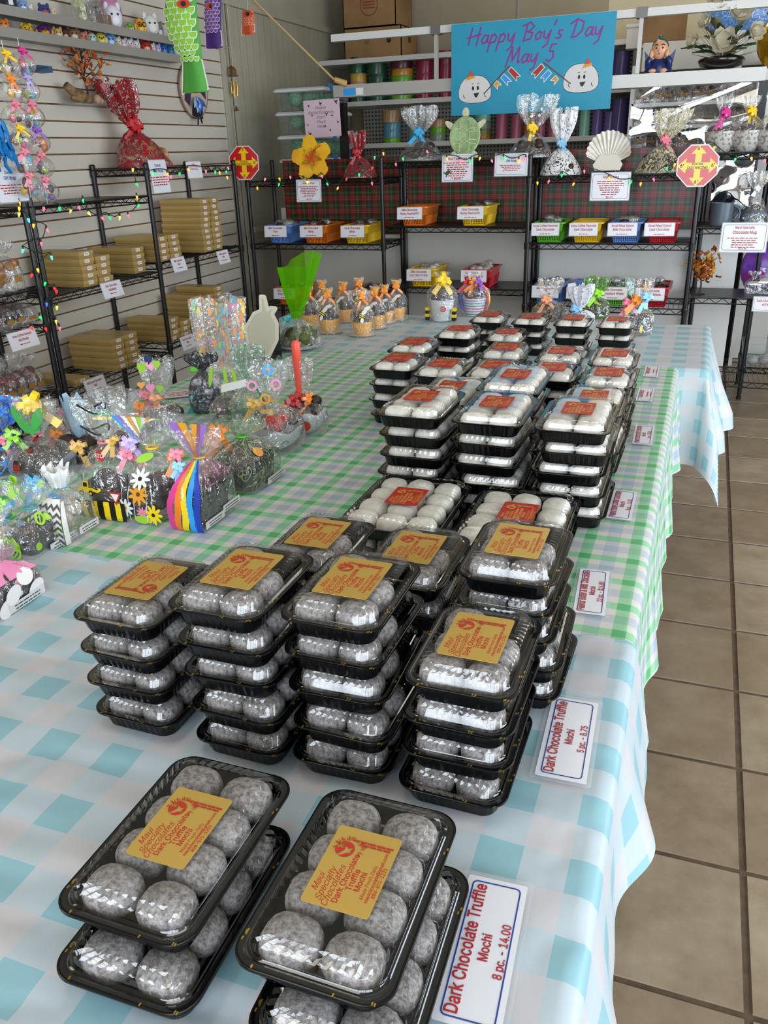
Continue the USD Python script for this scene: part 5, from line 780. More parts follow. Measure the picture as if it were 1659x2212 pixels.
p = py(1005, 285, FY+.08); t = thing('turtle_plate', 'green sea turtle plate on a black stand on the middle shelves', 'plate', (p[0], FY+.08, ZB[0]+.004), scale=.74); mx = frame((0, -.01, .165), (1, 0, 0), (0, .16, 1)); TC, TG = noisemat('turtle_cream', 'b8b890', 'd6d4b4', 60, .25, 3), noisemat('turtle_green', '7f9a68', '9cb884', 20, .18, 2)
for nm, (x, y, a, b_, r_) in (('flipper', (-.115, .075, .055, .022, -38)), ('flipper', (.115, .075, .055, .022, 38)), ('flipper', (-.085, -.13, .035, .018, 45)), ('flipper', (.085, -.13, .035, .018, -45)), ('head', (0, .165, .026, .036, 0)), ('tail', (0, -.155, .008, .02, 0))): part(t, nm, G().poly(EL(a, b_, x, y, r_), -.006, .006, mx=mx), TC)
part(t, 'shell', G().lathe([(.118, -.006), (.124, .004), (.118, .012), (.105, .008), (.06, .003)], (0, 0, 0), 36, mx=mx@np.diag([1, 1.14, 1, 1])), TG, True); sc = unary_union([Polygon([(.045*math.cos(k*math.pi/3+.52), .052*math.sin(k*math.pi/3+.52)+oy) for k in range(6)]).boundary for oy in (-.078, 0, .078)]+[LineString([(sx*.039, y), (sx*.105, y*1.15)]) for sx in (-1, 1) for y in (-.1, -.052, -.026, .026, .052, .1)]).buffer(.0022).intersection(EL(.106, .12)); part(t, 'scute_lines', G().poly(sc, .009, .0115, mx=mx), TC); easel(t, .26)
p = py(1314, 335, FY+.05); t = thing('scallop_plate', 'white scallop shell plate on a stand on the right rack', 'plate', (p[0], FY+.05, ZC[0]+.004), scale=.88); mx = frame((0, -.01, .022), (1, 0, 0), (0, .16, 1)); A = np.linspace(-.15, math.pi+.15, 121); V = []
for f in np.linspace(.06, 1, 14): rr = .125*(1+.02*np.cos(A*26))*f; V.append(np.stack([rr*np.cos(A)*1.06, .10+rr*np.sin(A)*1.02-.0*f-(1-f)*.075, .018*(1-f**2)*-1+.0045*f*np.cos(A*26)+.01*f**3], 1))
part(t, 'shell', G().loft(V, closed=False, mx=mx), noisemat('shell_white', 'c8c0b0', 'e4e0d8', 14, .25, 4), True); part(t, 'hinge', G().poly(Polygon([(-.075, .0), (.075, .0), (.09, .035), (.05, .09), (-.05, .09), (-.09, .035)]), -.012, -.002, mx=mx), mat('shell_back', 'd4cec2', .3)); easel(t, .2)
# dolphin-tail dish on a black stand behind the mint bag
p = pz(575, 770); t = thing('leaf_dish', 'pale leaf-shaped dish upright on a black easel behind the mint bag', 'dish', (p[0], p[1], TZ+.004), .5); mx = frame((-.01, -.02, .10), (1, 0, 0), (-.05, .35, 1)); q = [(-.05, -.07), (.02, -.09), (.055, -.03), (.06, .03), (.045, .065), (.06, .085), (.045, .088), (.03, .078), (.022, .13), (.010, .132), (.008, .08), (-.02, .07), (-.055, .02)]
part(t, 'dish', G().poly(Polygon(q).buffer(.012, 4).buffer(-.004), -.006, .006, mx=mx), mat('dish_cream', 'c2bca8', .25)); part(t, 'dish_well', G().poly(Polygon(q).buffer(-.006), .0062, .008, mx=mx), mat('dish_well', 'b0ab98', .2)); part(t, 'stand', G().b2((.03, .02, 0), (.06, .045, .16)).b2((-.05, .02, 0), (-.02, .045, .15)).b2((-.05, -.05, .0), (.06, .045, .018)), EAS)
# ================================================================ behind the counter
ALU = mat('rail_silver', 'b4b0ac', .35, .35); RAILW = mat('rail_white', 'd8d6d2', .4)
YG = 5.46
sg = thing('sneeze_guard', 'silver and white framed counter screen with two long rails', 'counter screen')
za, zb = py(850, 190, YG)[2], py(1490, 168, YG)[2]; zu = (py(850, 68, YG)[2]+py(1490, 22, YG)[2])/2; x0, x1, xm = py(720, 190, YG)[0], py(1655, 160, YG)[0], py(1000, 190, YG)[0]
part(sg, 'ledge', G().b2((x0, YG-.005, za-.036), (xm+.2, YG+.12, za+.034)), ALU); part(sg, 'ledge', G().b2((xm+.2, YG-.005, zb-.034), (x1, YG+.14, zb+.034)), RAILW); part(sg, 'top_rail', G().b2((x0, YG, zu-.02), (x1+.2, YG+.05, zu+.02)), RAILW)
for x in (941, 1381): X = py(x, 100, YG)[0]; part(sg, 'upright', G().b2((X-.011, YG+.005, za), (X+.011, YG+.03, zu)), ALU); part(sg, 'clamp', G().b2((X-.03, YG-.008, zu-.026), (X+.03, YG+.058, zu+.027)), mat('clamp_grey', '77736f', .4, .5))
for x in (738, 1640): X = py(x, 260, YG)[0]; part(sg, 'leg', G().b2((X-.024, YG+.01, 1.03), (X+.024, YG+.05, min(za, zb)-.03)), WIRE)
part(sg, 'ledge_sticker', G().b2((py(743, 200, YG)[0], YG-.008, za-.028), (py(768, 200, YG)[0], YG-.005, za+.012)), INK['sky']); part(sg, 'ledge_sticker', G().b2((py(770, 200, YG)[0], YG-.008, za-.028), (py(785, 200, YG)[0], YG-.005, za+.012)), INK['white'])
a, b_ = py(1366, 190, YG)[0], py(1652, 190, YG)[0]; V = []; nx, nz = 40, 40
for j in range(nz+1):
    for i in range(nx+1): u, w = i/nx, j/nz; V.append((a+(b_-a)*u, YG+.035+.014*math.sin(5.5*u-4.2*w+1.2)+.008*math.sin(9*w-3*u+2), 1.36+(zb-.035-1.36)*w))
F = [[j*(nx+1)+i, j*(nx+1)+i+1, (j+1)*(nx+1)+i+1] for j in range(nz) for i in range(nx)]+[[j*(nx+1)+i, (j+1)*(nx+1)+i+1, (j+1)*(nx+1)+i] for j in range(nz) for i in range(nx)]
solo('acrylic_sheet', (np.array(V), np.array(F)), clearmat('acrylic', base=.16, gain=.5, power=3., rough=.01), 'warped clear plastic sheet hanging below the white rail at right, mirroring daylight', 'plastic sheet', True)
# ---- banner
B_ = [py(*q, YG-.03) for q in ((975, 52), (1331, 25), (975, 246), (1319, 240))]; bw = (np.linalg.norm(B_[1]-B_[0])+np.linalg.norm(B_[3]-B_[2]))/2; bh = (B_[0][2]-B_[2][2]+B_[1][2]-B_[3][2])/2; bc = sum(B_)/4
bt = thing('banner', 'turquoise Happy Boy\'s Day May 5 banner with two smiling white rice cakes', 'banner', mx=frame((bc[0], YG-.03, bc[2]), (1, 0, 0), (0, 0, 1)))
part(bt, 'paper', G().poly(sbox(-bw/2, -bh/2, bw/2, bh/2), -.002, 0), noisemat('banner_blue', '1c93b4', '2299ba', 3, .45))
GL = {'H': (.85, [[(.2, 1), (.02, 0)], [(.78, 1.02), (.6, -.05)], [(-.12, .42), (.85, .6)]]), 'a': (.55, [[(.5, .5), (.22, .52), (.03, .2), (.14, .0), (.36, .12), (.5, .5), (.45, .08), (.6, .06)]]), 'p': (.55, [[(.12, .5), (-.08, -.5)], [(.08, .38), (.32, .55), (.48, .36), (.34, .06), (.06, .04)]]), 'y': (.58, [[(.06, .5), (.07, .14), (.24, .04), (.48, .48)], [(.5, .52), (.36, -.28), (.1, -.48)]]), 'B': (.72, [[(.2, .98), (.04, 0)], [(-.12, .88), (.4, 1.08), (.66, .84), (.45, .6), (.18, .53)], [(.18, .53), (.62, .45), (.5, .1), (.02, .0)]]), 'o': (.5, [[(.3, .5), (.06, .3), (.12, .02), (.38, .1), (.44, .4), (.28, .5)]]), "'": (.2, [[(.16, 1.1), (.06, .82)]]), 's': (.45, [[(.4, .48), (.16, .46), (.14, .3), (.34, .18), (.24, .0), (.0, .04)]]), 'D': (.85, [[(.28, .92), (.1, .02)], [(-.1, .8), (.3, 1.05), (.75, .85), (.7, .35), (.36, .04), (.06, .0)]]), 'M': (.95, [[(-.05, -.2), (.3, 1.02), (.38, .15), (.8, 1.0), (.78, .05), (.9, .1)]]), '5': (.5, [[(.56, 1.0), (.24, .98), (.16, .58), (.42, .58), (.46, .22), (.2, -.02), (.0, .1)]]), ' ': (.42, [])}
def brush(t, h, x, y):
    o, w = [], 0
    for c in t:
        for L_ in GL[c][1]: o.append(LineString([(w+px_+.12*py_, py_) for px_, py_ in L_]).buffer(.052, 3))
        w += GL[c][0]+.06
    return affinity.translate(affinity.scale(unary_union(o), h, h, origin=(0, 0)), x-w*h/2, y)
part(bt, 'lettering', G().poly(brush("Happy Boy's Day", .085, .02*bw, bh*.27), .001).poly(brush('May 5', .085, -.0*bw, bh*.04), .001), mat('banner_purple', '8a2f8a', .5))
for s, cx, cy, nm in ((1, -.345*bw, -.255*bh, 0), (-1, .315*bw, -.2*bh, 1)):
    r = bw*.098; q = np.linspace(0, 2*np.pi, 40); P_ = Polygon([(cx+r*(1.05*np.sign(math.cos(a))*abs(math.cos(a))**.8), cy+r*(.98*math.sin(a) if math.sin(a) > 0 else .55*np.sign(math.sin(a))*abs(math.sin(a))**.7)) for a in q]).buffer(.002)
    rc = part(bt, 'rice_cake', G().poly(P_.buffer(.0025), .0006), INK['black']); part(rc, 'rice_cake_body', G().poly(P_, .0012), mat('banner_white', 'dcd8d6', .6))
    k = unary_union([EL(r*.07, r*.12, cx+dx*r, cy+.28*r) for dx in (-.12, .2)]+[Polygon([(cx-.12*r+.05*r, cy-.02*r), (cx+.3*r, cy+.02*r), (cx+.14*r, cy-.26*r), (cx+.02*r, cy-.24*r)])]+[LineString([(cx+dx*r-.06*r, cy+.52*r), (cx+dx*r+.05*r, cy+.55*r)]).buffer(.0016) for dx in (-.14, .22)]+[LineString([(cx+dx*r, cy-.08*r), (cx+(dx+.02)*r, cy-.2*r), (cx+(dx+.1)*r, cy-.25*r)]).buffer(.0016) for dx in (-.75, .65)])
    part(rc, 'face', G().poly(k, .0018), INK['black']); hx, hy = cx+(-.3*r if s > 0 else .35*r), cy+.88*r
    part(rc, 'paper_hat', G().poly(Polygon([(hx-.28*r, hy-.14*r), (hx+.3*r, hy+.0*r), (hx+.24*r, hy+.13*r), (hx-.24*r, hy+.04*r)]), .0022), INK['amber']); part(rc, 'hat_peak', G().poly(Polygon([(hx-.18*r, hy+.06*r), (hx+.2*r, hy+.14*r), (hx, hy+.44*r)]), .0026), mat('hat_red', 'd8482a', .5))
    tip = (s*-.14*bw*1.0+(.02*bw), .02*bh); tip = (-.128*bw, .015*bh) if s > 0 else (.085*bw, .03*bh); hand = (cx+s*.62*r, cy-.06*r); part(rc, 'pole', G().poly(LineString([hand, tip]).buffer(.0028), .003), INK['brown'])
    for j, (c, l_) in enumerate((('red', .075), ('sky', .06), ('amber', .035))):
        d = np.array([s*.72, -.69]); bq = np.array(tip)+np.array([s*.004, -.016])+np.array([-s*.045, -.035])*j*.95; n_ = np.array([.69, s*.72])*.013; e = bq+d*l_; pg = Polygon([bq-n_, bq+n_, e+n_*1.2, e-d*.016, e-n_*1.2]); part(rc, 'carp_streamer', G().poly(pg.buffer(.003), .0034).poly(pg, .0038), INK['white']); part(rc, 'carp_print', G().poly(pg.buffer(-.001), .0042), INK[c])
# ---- pink notice
q = [py(*c, 5.43) for c in ((655, 218), (733, 212), (738, 293), (660, 298))]; c = sum(q)/4; w, h = np.linalg.norm(q[1]-q[0]), q[0][2]-q[3][2]; nt = thing('notice', 'pale pink please social distance notice with black birds', 'notice', mx=frame((c[0], 5.43, c[2]), (1, 0, .02), (0, 0, 1)))
part(nt, 'paper', G().poly(sbox(-w/2, -h/2, w/2, h/2), -.001, 0), mat('notice_pink', 'd8bcc8', .5)); g = G()
for i, t in enumerate(('Please', 'Social Distance.', "Don't", 'Flock', 'Here!')): lettering(g, t, h*.082, -w*.03, h*(.25-.125*i), .0006, wide=w*.86, shear=.4, bold=False)
part(nt, 'lettering', g, mat('ink_mauve', '6a5878', .5)); rg = random.Random(4)
for i, (x, y, s) in enumerate(((-.36, .36, 1), (-.03, .4, 1.3), (.4, .42, 1.6), (.42, -.12, 1), (-.28, .1, .9), (.12, .1, 1.1), (.27, .06, 1), (.06, -.22, .9), (.2, -.33, 1), (-.38, -.4, 1.5), (-.42, -.15, .8))): part(nt, 'bird_print', G().poly(affinity.translate(affinity.rotate(Polygon([(-.012*s, .01*s), (-.002*s, .002*s), (.010*s, .008*s), (.004*s, -.002*s), (.006*s, -.011*s), (-.002*s, -.003*s)]), rg.uniform(-40, 40), origin=(0, 0)), x*w, y*h), .0008), INK['black'])
# ---- clear storage drawers with green paper shred
XB0, XB1 = py(592, 250, 5.58)[0], py(700, 250, 5.58)[0]; BINC = clearmat('bin_plastic', (.92, .95, .95), .05, .4, diffuse=.07, dcol='b8c4c0'); b0 = None
for i, (yy, nm) in enumerate(((197, 'top'), (248, 'second'), (299, 'third'), (350, 'fourth'), (401, 'lowest'))):
    z1 = py(600, yy-6, 5.58)[2]; hb = (py(600, 191, 5.58)[2]-py(600, 242, 5.58)[2])*.985; lab = 'clear storage tub of green paper shred with white lid, %s of its stack' % nm
    if b0 is None:
        b0 = thing('storage_tub', lab, 'storage tub', (XB0, 5.58, z1-hb), group='stack of storage tubs behind the counter'); W, D = XB1-XB0, .50
        part(b0, 'tub_body', G().loft([np.c_[rrect(W*k, D*k, .03, 4, W/2, D/2), np.full(20, z)] for k, z in ((.92, .002), (.96, hb-.026))], True, False), BINC); part(b0, 'lid', G().loft([np.c_[rrect(W*k, D*k, .03, 4, W/2, D/2), np.full(20, z)] for k, z in ((.98, hb-.028), (1.02, hb-.023), (1.02, hb-.012), (.96, hb-.002))], True, True), mat('lid_white', 'd4d6d8', .4))
        part(b0, 'paper_shred', lumps(16, (W/2, D/2, .06), (W*.36, D*.38, .025), .055, 3), noisemat('shred_green', '3f7a54', '7fb48c', 90, .7, 4, .4), True)
        for y in (.14, .36): part(b0, 'latch', G().box((W*.995, y, .135), (.016, .06, .05)), mat('latch_blue', '3a78b8', .4))
    else: copy(b0, lab, (XB0+.003*i, 5.58, z1-hb))
part(ct, 'riser', G().b2((XB0, 5.58, 1.03), (XB1, 5.94, max(1.04, py(600, 395, 5.58)[2]-.165))), white)
# ---- wall shelving with ribbon spools
YS, YW = 6.95, 7.45; SH = [py(830, 122, YS)[2], py(830, 216, YS)[2], py(830, 309, YS)[2]]; SH.append(SH[2]-.45); xs0, xs1 = py(684, 130, YS)[0], py(1362, 250, YS)[0]
su = thing('back_shelving', 'white wall shelving with a perforated back full of ribbon spools', 'shelving')
for z in SH: part(su, 'shelf', G().b2((xs0, YS, z-.035), (xs1, YW, z)), RAILW)
for x in (xs0, xs1): part(su, 'side_panel', G().b2((x-.012, YS+.02 if x == xs0 else YS-.02, 0 if x == xs1 else SH[1]), (x+.012, YW, SH[0]+(.12 if x == xs1 else -.03))), mat('shelf_side', 'a8a49c', .5))
PEG = rawmat('pegboard', {'t': ('texture_coordinate', {}), 's': ('separate_xyz', {}), 'cx': ('combine_xyz', {}), 'm': ('mapping', {'scale': (33., 33., 33.)}), 'f': ('vector_math', {'math_type': 'fraction'}), 'd': ('vector_math', {'math_type': 'distance', 'vector2': (.5, .5, 0)}), 'r': ('rgb_ramp', {'ramp': [(0, lin('4a4640')), (.28, lin('aaa59b'))], 'interpolate': False}), 'p': ('principled_bsdf', {'roughness': .6})}, [('t.object', 's.vector'), ('s.x', 'cx.x'), ('s.z', 'cx.y'), ('cx.vector', 'm.vector'), ('m.vector', 'f.vector1'), ('f.vector', 'd.vector1'), ('d.value', 'r.fac'), ('r.color', 'p.base_color')], 'p.BSDF')
part(su, 'perforated_back', G().b2((xs0+.2, YW-.012, 0), (xs1, YW, SH[0]-.035)), PEG)
SPC = {}
def spool(x, y0, y1, wpx, zbase, col, where, k):
    X = py(x, (y0+y1)/2, YS+.12)[0]; s = mpp(X, YS+.12, 1.8); r = wpx*s/2; h = max((y1-y0)*s/.92, .02); t = thing('ribbon_spool', '%s ribbon spool, %s' % (col, where), 'ribbon spool', (X, YS+.12+.01*(k % 3), zbase))
    m = mat('satin_'+col.replace(' ', '_'), {'dark green': '1d5230', 'yellow': 'd8b040', 'peach': 'd89a78', 'teal green': '12503e', 'maroon': '4a1428', 'orange': 'd08a28', 'lime': '6aa822', 'blue': '2438a0', 'crimson': '8e1c3c', 'purple': '4a1848', 'pink': 'e890a8', 'tan': 'b08a60', 'steel blue': '5a90a8', 'mint': '88c0b0', 'lilac': '6a5a9a', 'rose': 'b05a78', 'copper': 'a8682c', 'grey green': '7a8a78', 'olive': '6a7a3a'}[col], .25)
    part(t, 'ribbon', G().lathe([(r*.94, .004), (r*.96, h*.5), (r*.94, h-.004)], (0, 0, 0), 20), m, 30); part(t, 'flange', G().lathe([(r, 0), (r, .004)], (0, 0, 0), 20), m); part(t, 'flange', G().lathe([(r, h-.004), (r, h-.0004)], (0, 0, 0), 20), m); return h
rows = [[(773, [('dark green', 24), ('peach', 12), ('yellow', 14), ('dark green', 14), ('dark green', 14)], 38), (815, [('teal green', 18), ('teal green', 14), ('teal green', 14), ('dark green', 22)], 43), (868, [('lime', 30), ('lime', 12), ('orange', 12), ('maroon', 14)], 50), (916, [('crimson', 30), ('crimson', 14), ('crimson', 22)], 38), (961, [('crimson', 32), ('crimson', 26), ('crimson', 24)], 30), (744, [('purple', 36)], 26)],
        [(836, [('pink', 10), ('pink', 9)], 37), (880, [('lime', 14)], 42), (925, [('blue', 18)], 34)], [(843, [('lime', 9), ('steel blue', 14), ('steel blue', 14), ('tan', 22)], 40), (895, [('steel blue', 14), ('grey green', 30)], 34), (945, [('grey green', 14), ('lime', 12), ('tan', 14)], 36), (1045, [('copper', 10), ('olive', 10), ('grey green', 14), ('mint', 14)], 36), (1085, [('rose', 46)], 26), (1118, [('rose', 44)], 24), (1146, [('copper', 46)], 24), (1172, [('rose', 42)], 22), (1200, [('rose', 46)], 24), (1268, [('mint', 48)], 24), (1296, [('lilac', 46)], 24), (1324, [('lilac', 42)], 28)]]
for ri, (row, zb_, nm) in enumerate(zip((rows[0], rows[2]), (SH[1], SH[2]), ('upper white wall shelf', 'lower white wall shelf'))):
    for ci, (x, L_, wpx) in enumerate(row):
        z = zb_
        for k, (c, hp) in enumerate(L_): z += spool(x, 160, 160+hp, wpx, z, c, '%s in column %s of the %s' % (ORD[k] if len(L_) > 1 else 'alone', ('one', 'two', 'three', 'four', 'five', 'six', 'seven', 'eight', 'nine', 'ten', 'eleven', 'twelve')[ci], nm), k)
for x, zb_, y0 in ((1342, SH[1], 130), (1345, SH[2], 260)): X = py(x, 150, YS+.1)[0]; t = thing('ribbon_roll', 'wide lilac ribbon roll at the right end of the %s wall shelf' % ('upper' if zb_ == SH[1] else 'lower'), 'ribbon roll', (X, YS+.1, zb_)); part(t, 'roll', G().lathe([(.056, 0), (.058, .004), (.058, .24), (.052, .245)], (0, 0, 0), 20), mat('lilac_roll', '5a4a84', .25), 30); part(t, 'core', G().lathe([(.02, .2455), (.02, .247)], (0, 0, 0), 12), INK['white'])
# ---- cardboard boxes on top of the shelving
KRAFT, KRAFT2 = noisemat('cardboard', '8f6a42', 'a07a50', 6, .8), noisemat('cardboard_inner', '7a5a38', '8a6844', 6, .85)
def carton(label, x0, x1, y0, d, z0, h, flaps=False, name='cardboard_box'):
    t = thing(name, label, 'cardboard box', ((x0+x1)/2, y0+d/2, z0)); w = x1-x0; g = G()
    for a, b in (((-w/2, -d/2, 0), (w/2, -d/2+.006, h)), ((-w/2, d/2-.006, 0), (w/2, d/2, h)), ((-w/2, -d/2, 0), (-w/2+.006, d/2, h)), ((w/2-.006, -d/2, 0), (w/2, d/2, h)), ((-w/2, -d/2, 0), (w/2, d/2, .006))): g.b2(a, b)
    if not flaps: g.b2((-w/2, -d/2, h-.006), (w/2, d/2, h))
    part(t, 'body', g, KRAFT); return t, w, d, h
s = mpp(-2.6, 7.0, 2.2); xa, xb = py(744, 100, 7.02)[0], py(862, 100, 7.02)[0]; h1 = .22
t, w, d, h = carton('cardboard box with handle holes under the taller box on the wall shelving', xa, xb+.02, 7.02, .40, SH[0], h1)
for x in (-.05, .14): part(t, 'hand_hole', G().poly(EL(.02, .022), mx=frame((x, -d/2-.0008, h*.55), (1, 0, 0), (0, 0, 1))), INK['black'] if x > 0 else KRAFT2)
part(t, 'hand_hole', G().poly(sbox(-.03, -.02, .03, .02), mx=frame((w/2+.0008, 0, h*.6), (0, 1, 0), (0, 0, 1))), INK['black'])
xa, xb = py(742, 50, 7.02)[0], py(855, 50, 7.02)[0]; t, w, d, h = carton('open cardboard box with raised flap and round red stamp on top of another', xa, xb, 7.02, .40, SH[0]+h1, .30, True)
part(t, 'flap', G().box((0, 0, 0), (.30, .004, .16), frame((-w/2+.14, -d/2+.03, h+.07), (1, -.15, .18), (0, 1, .25))), KRAFT); part(t, 'flap', G().box((0, 0, 0), (.004, .36, .17), frame((w/2+.08, 0, h-.02), (.5, 0, .85), (0, 1, 0))), KRAFT2); part(t, 'round_stamp', G().poly(EL(.075, .075).difference(EL(.068, .068)).union(unary_union([sbox(-.05, -.004+.02*k, .05, .006+.02*k) for k in (-1, 0, 1)])), mx=frame((.0, -d/2-.0008, h*.5), (1, 0, 0), (0, 0, 1))), mat('stamp_red', '8a3a2a', .7))
# ---- right side of the back room: cabinet, boards, bags of dark chocolate in a display case
XR0, XR1 = py(1388, 120, 6.45)[0], py(1606, 120, 6.45)[0]; z0, z1 = py(1490, 172, 6.45)[2], py(1490, 86, 6.45)[2]
solo('cabinet', G().b2((XR0, 6.45, 0), (XR1+.4, 6.9, z1)), mat('cabinet_white', 'c6c2ba', .45), 'off-white cabinet behind the counter figurine', 'cabinet')
solo('brown_board', G().box((0, 0, 0), (.30, .012, .19), frame((py(1430, 70, 6.5)[0], 6.53, z1+.096), (1, 0, 0), (0, 1, .12))), KRAFT2, 'brown hardboard square leaning on top of the off-white cabinet', 'board')
solo('white_carton', G().b2((py(1352, 100, 6.75)[0], 6.75, z1), (py(1396, 100, 6.75)[0], 6.88, z1+.13)).b2((py(1350, 100, 6.75)[0], 6.745, z1+.13), (py(1398, 100, 6.75)[0], 6.885, z1+.15)), RAILW, 'white carton with a tan lid edge beside the brown board', 'carton')
X = py(1597, 110, 6.4)[0]; solo('white_post', G().b2((X-.025, 6.38, 0), (X+.025, 6.43, py(1597, 66, 6.4)[2])), RAILW, 'white upright post behind the flower arrangement', 'post')
t = thing('blue_bag', 'bag of bright blue crinkled shred on top of the cabinet at right', 'bag', (py(1620, 50, 6.6)[0], 6.65, z1)); part(t, 'bag', G().ball((0, 0, .135), (.30, .13, .14), 26, warp=lambda d: d*(1+.10*(meshkit.noise(d*14., 3)-.5))[...,None]), noisemat('blue_shred', '1860b8', '58a8e8', 60, .25, 4, .5), True); part(t, 'bag_film', G().ball((0, 0, .139), (.31, .14, .137), 20), CELLO)
t = thing('gold_bag', 'shiny gold wrapped bundle at the top right edge', 'bag', (py(1652, 100, 5.95)[0]+.03, 5.95, py(1650, 150, 5.95)[2])); part(t, 'bundle', G().ball((0, 0, .14), (.07, .07, .14), 18, warp=lambda d: d*(1+.35*(meshkit.noise(d*9., 5)-.5))[...,None]), mat('gold_foil', 'c8961c', .2, .8)); part(t, 'red_bow', lumps(4, (0, -.02, .27), (.02, .02, .02), .025, 5), RIB['red'], True); part(ct, 'pedestal', G().b2((py(1640, 150, 5.95)[0], 5.88, 1.03), (.48, 6.05, py(1650, 150, 5.95)[2])), white)
t = thing('display_case', 'white display case with rows of bagged dark chocolate behind the plastic sheet', 'display case'); xa, xb = py(1362, 250, 6.2)[0], py(1652, 250, 6.2)[0]; zz = [py(1500, y, 6.2)[2] for y in (218, 268, 318)]; zz.append(zz[-1]-.25)
for z in zz: part(t, 'shelf', G().b2((xa, 6.2, z-.022), (xb, 6.44, z)), RAILW)
for x in (xa, xb): part(t, 'side_panel', G().b2((x-.012, 6.2, 0), (x+.012, 6.44, zz[0]+.22)), RAILW)
part(t, 'dark_back', G().b2((xa, 6.425, 0), (xb, 6.44, zz[0]+.2)), mat('case_dark', '2a2320', .6)); cb = None; nb = 9
for r_, z in enumerate(zz[:3]):
    for k in range(nb):
        x = xa+.06+(xb-xa-.12)*k/(nb-1); lab = 'bag of dark chocolate in the display case, %s row, %s from the left' % (('top', 'middle', 'bottom')[r_], ORD[k] if k else 'first')
        if cb is None:
            b = Bag('chocolate_bag', lab, 'bagged chocolate', x, 6.29, .10, .07, .12, .16, .035, wrap=CELLO, z0=z+.001, seed=61, group='bagged dark chocolate in the display case'); cb = b.t; b.fill(6, .75, seed=3, k=.95); b.strip('f', -.5, .5, .28, .42, 'gold_label', mat('label_ochre', '9a7030', .5))
        else: copy(cb, lab, (x, 6.29+.01*(k % 2), z+.001), .3*math.sin(k*2.1+r_))
# ---- flower arrangement and figurine on the white ledge
pf = py(1556, 150, YG+.07); t = thing('flower_arrangement', 'cream magnolia arrangement in a black bowl on the white ledge', 'flower arrangement', (pf[0], YG+.07, zb+.034)); sc = .78
part(t, 'bowl', G().lathe([(.05, 0), (.11, .02), (.125, .05), (.11, .062), (.08, .05)], (0, 0, 0), 28), mat('bowl_black', '1a1512', .15), True)
PET, LF, LF2 = rawmat('petal_cream', {'d': ('principled_bsdf', {'base_color': lin('cfc6ae'), 'roughness': .6}), 't': ('translucent_bsdf', {'color': lin('d8d0b8')}), 'x': ('mix_closure', {'fac': .25})}, [('d.BSDF', 'x.closure1'), ('t.BSDF', 'x.closure2')], 'x.closure'), mat('leaf_dark', '2c4426', .4), mat('leaf_sage', '7a7656', .6)
def petal(g, mx, l, w, cup):
    V = []; n, m = 7, 5
    for i in range(n):
        f = i/(n-1); ww = w*math.sin(math.pi*min(.12+.80*f, 1))**.8
        for j in range(m): u = j/(m-1)*2-1; V.append((ww*u, l*f*math.cos(cup*f), l*f*math.sin(cup*f)+.25*w*u*u+.004*math.sin(6*f+u)))
    F = [[i*m+j, i*m+j+1, (i+1)*m+j+1] for i in range(n-1) for j in range(m-1)]+[[i*m+j, (i+1)*m+j+1, (i+1)*m+j] for i in range(n-1) for j in range(m-1)]; g.add(V, F, mx)
for (x, y, z, r, fx, fz) in ((.0, -.08, .12, .085, 0, .35), (.06, -.03, .26, .075, .3, .5), (-.04, -.02, .33, .075, -.2, .4), (-.10, -.05, .23, .05, -.6, .5), (.15, -.03, .17, .06, .6, .2), (-.15, -.02, .14, .05, -.8, .4)):
    ax = np.array([fx, -.8, fz]); ax /= np.linalg.norm(ax); u = np.cross(ax, [0, 0, 1.]); u /= np.linalg.norm(u); v = np.cross(ax, u); g = G()
    for ring_, (n, cup, l) in enumerate(((6, .55, r), (5, 1.0, r*.8))):
        for k in range(n): a = 2*math.pi*k/n+.4*ring_; d = u*math.cos(a)+v*math.sin(a); s_ = np.cross(d, ax); petal(g, frame((x, y, z), s_, d), l, r*.42, cup)
    part(t, 'magnolia', g, PET, True)
rg = np.random.default_rng(5)
for k in range(26): a, e = rg.uniform(0, 2*np.pi), rg.uniform(.1, 1.2); d = np.array([math.cos(a)*math.cos(e), math.sin(a)*math.cos(e)*.7, math.sin(e)]); l = rg.uniform(.1, .2); g = G(); petal(g, frame(np.array([0, 0, .06])+d*rg.uniform(.03, .16), np.cross(d, [.1, .2, 1]), d), l*.7, .022, -.3); part(t, 'leaf', g, LF if k % 3 else LF2, True)
g = G()
for k in range(60): a, e = rg.uniform(0, 2*np.pi), rg.uniform(.15, 1.3); d = np.array([math.cos(a)*math.cos(e), math.sin(a)*math.cos(e)*.6, math.sin(e)]); g.bar(np.array([0, 0, .05]), np.array([0, 0, .05])+d*rg.uniform(.14, .24), .0016, 3)
part(t, 'dried_sprigs', g, mat('sprig', '8a7a58', .7), kind='stuff')
pf = py(1422, 150, YG+.06); t = thing('figurine', 'seated ceramic figurine in a blue robe holding its cheeks', 'figurine', (pf[0], YG+.06, zb+.034)); SK, RB = mat('skin_ceramic', 'd8a07c', .3), mat('robe_blue', '1c2a5c', .25)
part(t, 'robe', G().lathe([(.07, 0), (.075, .012), (.055, .05), (.03, .075)], (0, 0, 0), 24, mx=np.diag([1.05, .7, 1, 1])), RB, True); part(t, 'head', G().ball((0, -.012, .118), (.046, .038, .05), 20), SK, True); part(t, 'hair', G().ball((0, .004, .135), (.046, .036, .042), 18), mat('hair_teal', '2a5c50', .3), True); part(t, 'topknot', G().ball((0, 0, .18), (.014, .014, .012), 10), mat('hair_teal', '2a5c50', .3), True)
